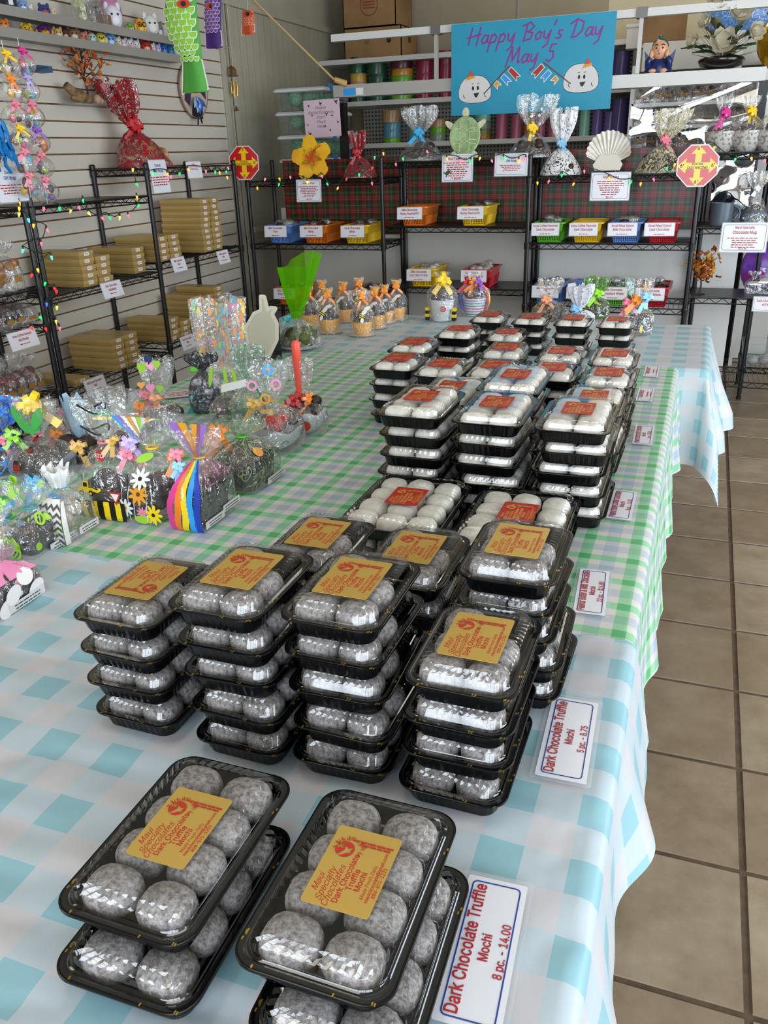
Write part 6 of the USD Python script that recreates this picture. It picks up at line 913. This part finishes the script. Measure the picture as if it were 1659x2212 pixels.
for sx in (-1, 1):
    part(t, 'shoulder_wing', G().poly(Polygon([(.02*sx, .03), (.085*sx, .10), (.075*sx, .04), (.05*sx, .0)]), -.006, .006, mx=frame((0, .02, .02), (1, 0, 0), (0, 0, 1))), RB); part(t, 'hand', G().ball((sx*.042, -.036, .095), (.013, .012, .022), 10), SK, True); part(t, 'sleeve', G().tube([(sx*.055, -.02, .03), (sx*.058, -.035, .06), (sx*.045, -.036, .08)], (.02, .017, .013), 8), RB, True); part(t, 'eye', G().ball((sx*.017, -.047, .125), .005, 8), INK['black'], True); part(t, 'ear', G().ball((sx*.046, -.008, .112), (.008, .01, .016), 8), SK, True); part(t, 'brow', G().tube([(sx*.008, -.048, .138), (sx*.018, -.047, .143), (sx*.027, -.042, .139)], .0022, 4), INK['black']); part(t, 'foot', G().ball((sx*.03, -.05, .012), (.022, .014, .012), 8), SK, True)
part(t, 'nose', G().ball((0, -.052, .112), (.006, .006, .009), 8), SK, True); part(t, 'mouth', G().ball((0, -.049, .096), (.006, .003, .003), 8), mat('lip', 'b0503c', .3), True)
# ---- silver sheet, twig tree, tub and packs on the right shelves
q = [py(*c, BY-.03) for c in ((1545, 345), (1632, 343), (1612, 470), (1530, 476))]; V = []; nx, nz = 24, 30
for j in range(nz+1):
    for i in range(nx+1): u, w = i/nx, j/nz; P_ = (q[0]*(1-u)+q[1]*u)*(1-w)+(q[3]*(1-u)+q[2]*u)*w; V.append(P_+[0, .005*math.sin(4*u+7*w)+.0015*math.sin(13*w-5*u), 0])
F = [[j*(nx+1)+i, (j+1)*(nx+1)+i+1, j*(nx+1)+i+1] for j in range(nz) for i in range(nx)]+[[j*(nx+1)+i, (j+1)*(nx+1)+i, (j+1)*(nx+1)+i+1] for j in range(nz) for i in range(nx)]
solo('foil_sheet', (np.array(V), np.array(F)), mat('foil_mirror', 'd8dade', .04, 1.), 'silver mirror foil sheet standing behind the grey mug', 'foil sheet', True)
def twig_tree(label, loc, h, seed, cols, name='twig_tree', spread=.45, lf=.085):
    t = thing(name, label, 'decorative tree', loc); rg = np.random.default_rng(seed); BRK = mat('twig_bark', '3a281c', .8); tips = []
    part(t, 'trunk', G().tube([(0, 0, 0), (.004, 0, h*.2), (-.003, .002, h*.45), (.002, 0, h*.8)], (.006, .005, .004, .002), 6), BRK, True); part(t, 'roots', G().bar((0, 0, .004), (.03, -.01, 0), .003, 4).bar((0, 0, .004), (-.03, -.012, 0), .003, 4).bar((0, 0, .004), (.0, .03, 0), .003, 4), BRK)
    for k in range(14):
        z = h*(.28+.5*k/14); a = k*2.4; l = h*spread*(.55+.45*rg.random())*(1-.35*k/14); p0 = np.array([0, 0, z]); p2 = p0+np.array([math.cos(a)*l, math.sin(a)*l*.7, l*.75]); p1 = (p0+p2)/2+[0, 0, -.01]; part(t, 'branch', G().tube([p0, p1, p2], (.003, .002, .001), 4), BRK); tips += [p1, p2, (p1+p2)/2, (p0+p1)/2]
    for k in range(70): p = tips[k % len(tips)]+rg.normal(size=3)*h*.05; d = rg.normal(size=3); d /= np.linalg.norm(d); g = G(); petal(g, frame(p, np.cross(d, [.3, .5, .7]), d), h*lf, h*lf*.32, .3); part(t, 'leaf', g, mat('autumn_'+cols[k % len(cols)], cols[k % len(cols)], .5), True)
p = py(1508, 655, FY+.10); twig_tree('small orange and gold twig tree on the right shelf below the mug', (p[0], FY+.10, ZD[2]+.003), .245, 3, ('c8781c', 'd89a28', 'a84a1c', 'b8641c'), lf=.15)
X = py(1625, 770, 5.36)[0]; t = thing('clear_tub', 'clear plastic tub on the lowest shelf at the right edge', 'tub', (X+.04, 5.45, .202)); part(t, 'tub', G().loft([np.c_[rrect(.20*k, .16*k, .02, 4), np.full(20, z)] for k, z in ((.9, .002), (1., .13), (1.06, .132), (1.06, .138))], True, False), BINC); part(t, 'contents', lumps(5, (0, 0, .03), (.05, .04, .01), .03, 4), mat('tub_fill', 'a8a098', .6), True)
X = py(1576, 600, 5.345)[0]; solo('dark_board', G().b2((X-.035, 5.335, 0), (X+.022, 5.35, 1.0)), mat('board_dark', '1c1a1a', .5), 'narrow black board standing between the counter and the corner rack', 'board')
X = py(1640, 600, 5.42)[0]; t = thing('purple_bag', 'purple shiny bag on the corner rack at the right edge', 'bag', (X+.02, 5.48, .604)); part(t, 'bag', G().ball((0, 0, .15), (.13, .08, .155), 20, warp=lambda d: d*(1+.12*(meshkit.noise(d*8., 8)-.5))[...,None]), noisemat('purple_foil', '5a2090', '8a48c0', 14, .25, 3, .4), True); part(t, 'magenta_stripe', G().ball((-.02, -.012, .11), (.10, .075, .07), 14), mat('magenta_foil', '8a1a8a', .25), True)
for k, (xx, s) in enumerate(((1626, 'left'), (1652, 'right'))): P_ = py(xx, 630, FY+.15); b = Bag('sweet_pack', 'silver topped pack of chocolates on the right low shelf, %s one' % s, 'sweet pack', P_[0], FY+.17, .085, .05, .09+.02*k, .12+.02*k, .03, wrap=CELLO, z0=ZD[2]+.003, seed=70+k); b.fill(5, .7, seed=k); b.strip('f', -.9, .9, .55, .8, 'silver_band', mat('foil_mirror', 'd8dade', .04, 1.))
# leaning bamboo pole
p0, p1, p2 = py(545, -2, 5.0), py(722, 172, 5.40), py(748, 191, 5.45); p2 = p2 if p2[2] > za+.036 else np.array([p2[0], p2[1], za+.04]); t = thing('bamboo_pole', 'thin bamboo pole leaning on the silver rail with a wooden end', 'pole'); part(t, 'shaft', G().tube([p0+(p0-p1)*.25, p0, p1], .007, 8), mat('bamboo', 'b89660', .5), True); part(t, 'end_block', G().tube([p1, p2], (.017, .02), 8), mat('bamboo_end', 'c09c5c', .5), True)
# ================================================================ left wall: soft toys, streamers, hanging treats
SHG = mat('shelf_grey', '8f8a82', .45)
XT = -2.93; zt = [(px(20, 24, XT)[2]+px(330, 72, XT)[2])/2, (px(20, 70, XT)[2]+px(380, 118, XT)[2])/2]; ylo, yhi = 2.2, px(418, 120, XT)[1]
for z, s in zip(zt, ('upper', 'lower')): t = thing('toy_shelf', 'long grey %s shelf of soft toys on the slatted left wall' % s, 'shelf'); part(t, 'board', G().b2((-3.1, ylo, z-.012), (-2.90, yhi, z)), SHG); part(t, 'front_lip', G().b2((-2.90, ylo, z-.035), (-2.892, yhi, z+.004)), SHG)
def plush(x, z, wpx, hpx, c1, c2, label, kind=0, X=-2.985, c3='181616'):
    P_ = px(x, 80, X); s = mpp(P_[0], P_[1], z); w, h = wpx*s*.5, hpx*s; m1, m2 = mat('plush_'+c1, c1, .9), mat('plush_'+c2, c2, .9); t = thing('soft_toy', label, 'soft toy', (X, P_[1], z+.001), .95, group=None)
    part(t, 'body', G().ball((0, 0, h*.48), (w, w*.8, h*.48), 16), m1, True); part(t, 'muzzle', G().ball((0, -w*.55, h*.36), (w*.55, w*.35, h*.22), 12), m2, True)
    for sx in (-1, 1):
        part(t, 'eye', G().ball((sx*w*.32, -w*.74, h*.58), w*.12, 8), mat('plush_eye', '161414', .3), True)
        if kind == 0: part(t, 'ear', G().ball((sx*w*.62, 0, h*.88), (w*.3, w*.18, h*.2), 8), m1, True)
        if kind == 1: part(t, 'ear', G().tube([(sx*w*.5, 0, h*.8), (sx*w*.75, 0, h*1.15)], (w*.25, .002), 6), mat('plush_'+c3, c3, .9), True)
        if kind == 2: part(t, 'wing', G().ball((sx*w*.95, 0, h*.42), (w*.25, w*.5, h*.26), 8), m2, True)
    if kind == 2: part(t, 'beak', G().tube([(0, -w*.75, h*.5), (0, -w*1.2, h*.46)], (w*.22, .002), 6), mat('plush_beak', 'd8801c', .8), True)
    return t
TOYS = [(11, 28, 24, 'e07a28', 'e8a060', 'orange round soft toy at the left end'), (60, 26, 22, 'e0b020', 'b08018', 'yellow round soft toy'), (97, 34, 26, '5a2070', 'e0a020', 'purple bird soft toy with orange beak', 2), (126, 22, 24, 'd8b070', 'e8dcc0', 'tan and cream soft toy'), (141, 20, 24, '5a3420', 'd8b898', 'dark brown soft toy with pale muzzle'), (159, 28, 28, '8a6844', 'e0d0b8', 'light brown bear soft toy'), (179, 24, 24, 'd08878', 'e8b0a0', 'rosy pig soft toy'), (197, 22, 26, 'a8c8c0', 'd0e0dc', 'mint soft toy with black pointed ears', 1), (216, 26, 28, 'd8c040', 'e8dc90', 'yellow bird soft toy with orange beak', 2), (236, 26, 28, '6a98d0', 'c0d4ec', 'light blue soft toy'), (252, 16, 24, 'e0dcd0', 'e0b040', 'white soft toy with yellow muzzle'), (264, 16, 22, 'e0c8d0', 'f0e0e4', 'pale pink soft toy'), (277, 18, 24, 'e4e0dc', 'd89890', 'white soft toy with pink muzzle'), (291, 20, 24, 'e2deda', 'c8c0bc', 'plain white soft toy'), (312, 26, 24, 'c83028', 'e8c0b0', 'red soft toy with pointed ears', 1), (325, 16, 22, 'e8e0e0', 'e0b0c0', 'white and pink soft toy'), (337, 16, 22, 'c8b0d8', 'e0d4e8', 'lilac soft toy'), (350, 18, 24, '2a6ab0', '6aa0d8', 'blue soft toy'), (364, 16, 24, '2a70a8', '5a98c8', 'small darker blue soft toy'), (377, 18, 24, '9ac0b0', 'c8dcd4', 'mint green soft toy at the right end')]
for q in TOYS: plush(q[0], zt[1], q[1], q[2], q[3], q[4], q[5]+' on the lower wall shelf', q[6] if len(q) > 6 else 0, c3='181616' if q[3] == 'a8c8c0' else q[3])
for q in [(60, 24, 26, '7a98c8', 'd8dce8', 'pale blue soft toy'), (76, 12, 20, 'e0dcd4', 'c8b8a8', 'small white soft toy'), (105, 26, 26, '30407a', 'c05030', 'navy and red soft toy'), (122, 16, 22, 'd8b8a0', 'e8d8c8', 'beige soft toy'), (250, 40, 50, 'd8d0dc', 'e8e4e8', 'large white soft toy with lilac pink hood'), (283, 14, 22, '6aa030', 'c8d890', 'small green bird soft toy', 2), (305, 22, 34, 'e0982a', 'f0c860', 'orange and yellow soft toy with round glasses', 2), (328, 36, 44, 'dcd8d4', 'ece8e4', 'fluffy white soft toy'), (345, 20, 32, '7a7480', 'd8d4d8', 'grey and white soft toy')]:
    t = plush(q[0], zt[0], q[1], q[2], q[3], q[4], q[5]+' on the upper wall shelf', q[6] if len(q) > 6 else 0)
    if 'hood' in q[5]: part(t, 'hood', G().ball((0, .03, .078), (.062, .045, .08), 14), mat('plush_hood', 'b87898', .5), True)
    if 'glasses' in q[5]: part(t, 'glasses', G().tube([(.014+.010*math.cos(a), -.034, .048+.010*math.sin(a)) for a in np.linspace(0, 6.3, 12)], .0018, 4).tube([(-.012+.010*math.cos(a), -.034, .048+.010*math.sin(a)) for a in np.linspace(0, 6.3, 12)], .0018, 4), INK['black'])
for x, w, h, c, lab in ((20, .07, .07, '2a2630', 'dark box with a white label at the left end of the upper shelf'), (222, .07, .06, '7a5c48', 'brown wooden block ornament on the upper wall shelf')): P_ = px(x, 40, -2.98); t = thing('small_box', lab, 'box', (-2.98, P_[1], zt[0])); part(t, 'body', G().box((0, 0, h/2), (w*.7, w, h)), mat('box_'+c, c, .6)); part(t, 'label', G().box((w*.352, 0, h*.55), (.001, w*.4, h*.5)), INK['white'] if c[0] == '2' else KRAFT2)
for x, w, h, c1, c2, lab in ((180, .085, .15, '9aa06a', 'c8cc9a', 'tall pale green bagged toy on the upper wall shelf'), (206, .12, .13, '55504a', 'a8a29a', 'grey striped bagged toy on the upper wall shelf')): P_ = px(x, 40, -2.98); b = Bag('bagged_toy', lab, 'bagged toy', -2.98, P_[1], .08, w, h, h+.05, .04, wrap=CELLO, z0=zt[0]+.001, seed=int(x)); b.fill(7, .8, m=noisemat('toy_'+c1, c1, c2, 30, .8), k=.9, seed=x)
# ---- carp streamers
def carp(label, pts, Y, body, edge, dark, thick=.025, eye=None):
    t = thing('carp_streamer', label, 'carp streamer'); c = [(py((a+b)/2, y, Y), (py(b, y, Y)[0]-py(a, y, Y)[0])/2) for a, b, y in pts]; R_ = []
    a = np.arange(24)*2*np.pi/24
    for p, w in c: R_.append(np.stack([p[0]+w*np.cos(a), np.full(24, Y)+thick*np.sin(a)*.8+.004*np.cos(3*a), np.full(24, p[2])], 1))
    part(t, 'body', G().loft(R_), mat('carp_'+(dark if body != 'e05a30' else body), dark if body != 'e05a30' else body, .7), True); z = np.array([p[2] for p, w in c]); xs = np.array([p[0] for p, w in c]); ws = np.array([w for p, w in c]); o = np.argsort(z); at = lambda q: (np.interp(q, z[o], xs[o]), np.interp(q, z[o], ws[o]))
    ztop, zt_ = z[0], z[-3]; rows = max(6, int((ztop-zt_)/max(ws.mean()*.36, .008))); g1, g2 = G(), G(); k_ = 0
    for r in range(rows):
        q = zt_+.01+(ztop-zt_-.02)*(rows-1-r)/max(rows-1, 1); x0, w = at(q); n = 4
        for i in range(n+(r % 2)):
            u = (i+.5*(1-(r % 2))-.0)/(n)*2-1; u = u if abs(u) < 1 else math.copysign(.95, u)
            if abs(u) > .9: continue
            s = w/n*1.18; yy = Y-thick*.8*math.sqrt(max(1-u*u, 0))-.0045-.0002*r; pg = EL(s, s*1.1).intersection(sbox(-s, -s*1.2, s, s*.35)); mx = frame((x0+w*u, yy, q), (1, u*.4, 0), (0, 0, 1)); g1.poly(pg, 0, mx=mx); g2.poly(EL(s*.82, s*.9).intersection(sbox(-s, -s*1.2, s, s*.2)), .0008, mx=mx)
    sc = part(t, 'scales', g1, mat('carp_'+edge, edge, .7), kind='stuff'); part(sc, 'scale_print', g2, mat('carp_'+body, body, .6), kind='stuff')
    p, w = c[-3]; e1, w1 = c[-1]; pg = Polygon([(p[0]-w, p[2]), (p[0]+w, p[2]), (e1[0]+w1, e1[2]+.012), (e1[0], e1[2]+.045), (e1[0]-w1, e1[2])]); V = lambda g: g
    tail = part(t, 'tail', G().poly(pg.buffer(.006), -.002, 0, mx=frame((0, Y-.004, 0), (1, 0, 0), (0, 0, 1))), mat('carp_'+edge, edge, .7)); part(tail, 'tail_print', G().poly(pg, .0008, mx=frame((0, Y-.004, 0), (1, 0, 0), (0, 0, 1))), mat('carp_'+dark, dark, .6))
    fins = [LineString([(p[0]-w*.7+w*1.4*k/6, p[2]-.01), (p[0]-w*.8+w*1.6*k/6+(e1[0]-p[0])*.6, e1[2]+.07)]).buffer(.003) for k in range(7)]; part(tail, 'fin_rays', G().poly(unary_union(fins), .0016, mx=frame((0, Y-.004, 0), (1, 0, 0), (0, 0, 1))), mat('carp_'+body, body, .6))
    if eye: P_ = py(*eye, Y-thick-.004); e = part(t, 'eye', G().poly(EL(.03, .016, r=0), mx=frame(P_, (1, .2, 0), (0, 0, 1))), mat('carp_eye', 'c83a1c', .5)); part(e, 'pupil', G().poly(EL(.012, .010), .001, mx=frame(P_, (1, .2, 0), (0, 0, 1))), INK['black'])
    part(t, 'hanging_cord', G().bar((c[0][0][0], Y, ztop), (c[0][0][0], Y, RZ), .0018, 4), mat('cord_white', 'c8c4bc', .6)); return t
carp('long green carp streamer hanging before the left wall shelves', [(362, 420, -40), (357, 424, 20), (362, 428, 60), (374, 432, 90), (390, 434, 115), (397, 436, 132), (399, 444, 165), (396, 450, 200)], 3.55, '8cc83a', 'e4e8d8', '4a9a3a', .03, (396, 8))
carp('narrow purple carp streamer with white edges beside the green one', [(441, 476, -60), (443, 477, -20), (443, 477, 30), (445, 477, 70), (446, 478, 88), (447, 480, 104)], 4.3, '7a4a9a', 'd8d0e0', '4a2478', .015, (456, 13))
carp('small red and orange carp streamer hung on a cord by the corner', [(524, 547, 23), (524, 548, 40), (524, 549, 55), (525, 549, 62), (524, 550, 74)], 4.9, 'e05a30', 'e8dcd0', 'd84a28', .012, (535, 30))
# ---- round fan with a blue feather, twig tree, wind chime
P_ = px(417, 195, -3.085); s = mpp(*P_); mx = frame(P_, (0, 1, 0), (0, 0, 1)); t = thing('round_fan', 'round pinkish fan with dark figures mounted behind the green streamer', 'fan', mx=mx); r = .155
part(t, 'disc', G().poly(EL(r, r), 0, .006), mat('fan_pink', 'c8ac9c', .6)); part(t, 'rim', G().poly(EL(r*1.02, r*1.02).difference(EL(r*.985, r*.985)), 0, .009), mat('fan_rim', '9a7a68', .6)); part(t, 'printed_patch', G().poly(unary_union([Polygon([(-.12, -.06), (-.07, -.09), (-.03, .0), (-.06, .06), (-.09, .05)]), Polygon([(.07, -.01), (.13, -.05), (.13, .01)])]), .0075), mat('fan_violet', '3a3048', .6)); part(t, 'dark_arch', G().poly(EL(.062, .085, .01, -.145).intersection(sbox(-1, -.16, 1, 1)), .0085), INK['black'])
P_ = px(421, 228, -3.06); t = thing('feather_ornament', 'blue feather ornament with two black sticks below the round fan', 'ornament', mx=frame(P_, (0, 1, 0), (0, 0, 1))); rg = np.random.default_rng(4)
for k in range(16): a = -math.pi/2+rg.uniform(-1.1, 1.1); l = rg.uniform(.05, .1); g = G(); petal(g, frame((0, .045, .012+.001*k), (-math.sin(a), math.cos(a), .2), (math.cos(a), math.sin(a), .3)), l, .013, .2); part(t, 'feather', g, mat('feather_blue', '2a58a8', .5) if k % 3 else mat('feather_pale', '8ab0d8', .5))
part(t, 'stick', G().bar((0, -.03, .02), (-.018, -.11, .02), .005), INK['black']); part(t, 'stick', G().bar((0, -.03, .024), (.024, -.10, .024), .005), INK['black'])
P_ = px(192, 226, -3.02); twig_tree('autumn twig tree on driftwood on a small clear wall shelf', (-3.02, P_[1], P_[2]+.004), .30, 9, ('c8641c', 'd88a3a', 'b8501c'), spread=.5, lf=.11)
t = thing('driftwood', 'weathered brown driftwood pieces at the foot of the wall twig tree', 'driftwood', (-3.02, P_[1]-.05, P_[2]+.004)); part(t, 'log', G().tube([(0, -.10, .075), (.005, -.06, .05), (0, -.01, .035), (.005, .05, .02)], (.02, .022, .03, .02), 9), noisemat('driftwood', '5a4028', '9a7a54', 30, .9, 5, .6), True); part(t, 'log', G().tube([(.01, -.08, .02), (.0, 0, .018), (.0, .07, .015)], (.012, .018, .012), 8), noisemat('driftwood', '5a4028', '9a7a54', 30, .9, 5, .6), True)
for y, r in ((.11, .022), (.14, .016), (.17, .012)): part(t, 'shell', G().ball((.01, y, r), (r, r, r*1.1), 9), mat('shell_tan', 'b09070', .6), True)
solo('clear_shelf', G().b2((-3.1, P_[1]-.18, P_[2]-.004), (-2.93, P_[1]+.16, P_[2])), clearmat('acrylic_thin', (.9, .9, .9), .05, .4), 'small clear shelf under the twig tree on the slatted wall', 'shelf')
X0 = py(503, 150, 5.42); t = thing('wind_chime', 'wind chime with a wooden bird and gold tubes in the corner', 'wind chime', (X0[0], 5.42, 0)); zz = lambda y: py(503, y, 5.42)[2]; s = mpp(X0[0], 5.42, 1.9)
part(t, 'bracket', G().bar((0, 0, zz(103)), (-3.1-X0[0], -.02, zz(102)), .004), ALU)
part(t, 'string', G().bar((0, 0, zz(-30)), (0, 0, zz(235)), .0014, 4), mat('cord_white', 'c8c4bc', .6)); part(t, 'wooden_bird', G().ball((0, 0, zz(155)), (.022, .02, .03), 12).ball((-.012, 0, zz(146)), (.014, .012, .014), 10).tube([(-.02, 0, zz(146)), (-.036, 0, zz(147))], (.005, .001), 5), mat('bird_wood', '6b4226', .6), True); part(t, 'wooden_disc', G().lathe([(.03, zz(162)-.008), (.03, zz(162))], (0, 0, 0), 16), mat('bird_wood', '6b4226', .6))
for k in range(5): a = k*2*math.pi/5; part(t, 'chime_tube', G().bar((.02*math.cos(a), .02*math.sin(a), zz(176)), (.02*math.cos(a), .02*math.sin(a), zz(203+4*(k % 3))), .005, 8), mat('brass_tube', 'c8a050', .25, .9), True)
part(t, 'sail', G().poly(Polygon([(-.018, -.012), (.018, -.012), (0, .022)]), -.002, .002, mx=frame((0, 0, zz(236)), (1, 0, 0), (0, 0, 1))), mat('bird_wood', '6b4226', .6))
# ---- hanging treat strips and the blue garland at the left edge
SWC = [mat('sweet_%d' % i, c, .4) for i, c in enumerate(('e0b030', '7ab0c8', 'd86a80', '3a3a44', '9ab050', 'e08040', 'd8d4cc', '8a6ab0', '5a3a28'))]
def strip_(label, xa, ya, yb, X, seed, n, bows):
    t = thing('treat_strip', label, 'treat strip', group=None); rg = random.Random(seed); m_ = px(xa, (ya+yb)/2, X); Y = m_[1]; zs = [zat(X, Y, ya), zat(X, Y, yb)]
    if zs[1] > zs[0]: zs = zs[::-1]
    H_ = (zs[0]-zs[1])/n; part(t, 'string', G().bar((X, Y, zs[0]+.05), (X, Y, zs[1]), .002, 4), mat('cord_white', 'c8c4bc', .6)); rr = np.random.default_rng(seed)
    for k in range(n):
        z = zs[0]-H_*(k+.5); a = np.arange(20)*2*np.pi/20; R_ = []
        for f in np.linspace(0, 1, 7): r = .012+.040*math.sin(math.pi*min(max(f, .02), .98))**.7; R_.append(np.stack([X+r*np.cos(a)*(1+.12*np.sin(5*a+k)), Y+r*np.sin(a)*(1+.12*np.sin(5*a+k)), np.full(20, z+H_*(.48-.96*f))], 1))
        w = part(t, 'pouch', G().loft(R_), CELLO, 45)
        for j in range(6): part(w, 'sweet', G().ball((X+rg.uniform(-.022, .022), Y+rg.uniform(-.022, .022), z+rg.uniform(-.3, .25)*H_), (rg.uniform(.010, .018), rg.uniform(.010, .018), rg.uniform(.012, .022)), 8), SWC[rg.randrange(9)], True)
        bow(t, (X+.03, Y-.02, z+H_*.5), .026, RIB[bows[k % len(bows)]], n=7, seed=k, face=(1, -.5, .2))
    return t
strip_('string of clear sweet pouches with yellow and coral bows at the left edge', 38, 118, 428, -2.66, 3, 6, ('yellow', 'orange', 'rose', 'yellow', 'rose', 'rose')); strip_('string of clear sweet pouches with purple bows hanging beside the first', 73, 112, 440, -2.70, 8, 6, ('magenta', 'lavender', 'rose', 'purple', 'rose', 'rose'))
P_ = px(80, 149, -2.72); t = thing('display_hook', 'dark blue display hook sticking out of the slatted wall', 'hook'); part(t, 'arm', G().bar((-3.1, P_[1]+.02, P_[2]), (-2.64, P_[1]-.02, P_[2]), .006), mat('hook_blue', '2a4a6a', .4)); part(t, 'clip', G().b2((-2.75, P_[1]-.02, P_[2]-.012), (-2.69, P_[1]+.06, P_[2]+.012)), mat('hook_blue', '2a4a6a', .4))
P_ = px(8, 310, -2.68); z0, z1 = zat(P_[0], P_[1], 366), zat(P_[0], P_[1], 258); t = thing('blue_garland', 'bright blue crinkled foil garland hanging at the left edge', 'garland', (P_[0], P_[1], 0)); rg = np.random.default_rng(6)
for k in range(46): a = rg.uniform(0, 6.28); z = rg.uniform(z0+.03, z1); r = .018+.03*(z1-z)/(z1-z0); part(t, 'foil_strand', G().tube([(r*math.cos(a)*.6, r*math.sin(a)*.6, z), (r*math.cos(a), r*math.sin(a), z-.025), (r*1.1*math.cos(a+.4), r*1.1*math.sin(a+.4), z-.055)], (.007, .006, .004), 4), mat('foil_blue', '1a7ac0', .25, .3)) 
# ---- bagged sweets on the rack at the left edge
dk, rd_, tn = CHOC, noisemat('choc_red', '4a1418', '7a2a28', 25, .35), noisemat('sweets_tan', '7a4a20', 'c88a50', 30, .4)
for lab, x, z, m, h in (('clear bag of tan and dark sweets, alone on its shelf', 20, .945, tn, .15), ('clear bag of dark chocolates, left of three', 2, .788, dk, .11), ('clear bag of dark chocolates, middle of three', 27, .788, dk, .115), ('clear bag of dark chocolates tilted at the right of three', 52, .788, dk, .10), ('clear bag of dark red sweets, far left of four', 2, .488, rd_, .12), ('clear bag of dark red sweets, second of four', 26, .488, rd_, .13), ('clear bag of dark red sweets, third of four', 52, .488, rd_, .13), ('clear bag of dark red sweets, right of four', 72, .488, rd_, .12)):
    q = px(x, 620 if z > .9 else 705 if z > .6 else 855, -2.84); b = Bag('sweet_bag', lab+', left edge rack', 'sweet bag', -2.84, q[1], .12, .095, h, h+.055, .045, wrap=CELLO, z0=z+.002, seed=int(x+z*100)); b.fill(8, .85, m=m, k=.95, seed=int(x)+3); b.strip('f', -.5, .4, .22, .38, 'gold_label', mat('label_ochre', '9a7030', .5)); b.strip('r', -.5, .4, .22, .38, 'gold_label', mat('label_ochre', '9a7030', .5))
P_ = px(-20, 500, -2.72)
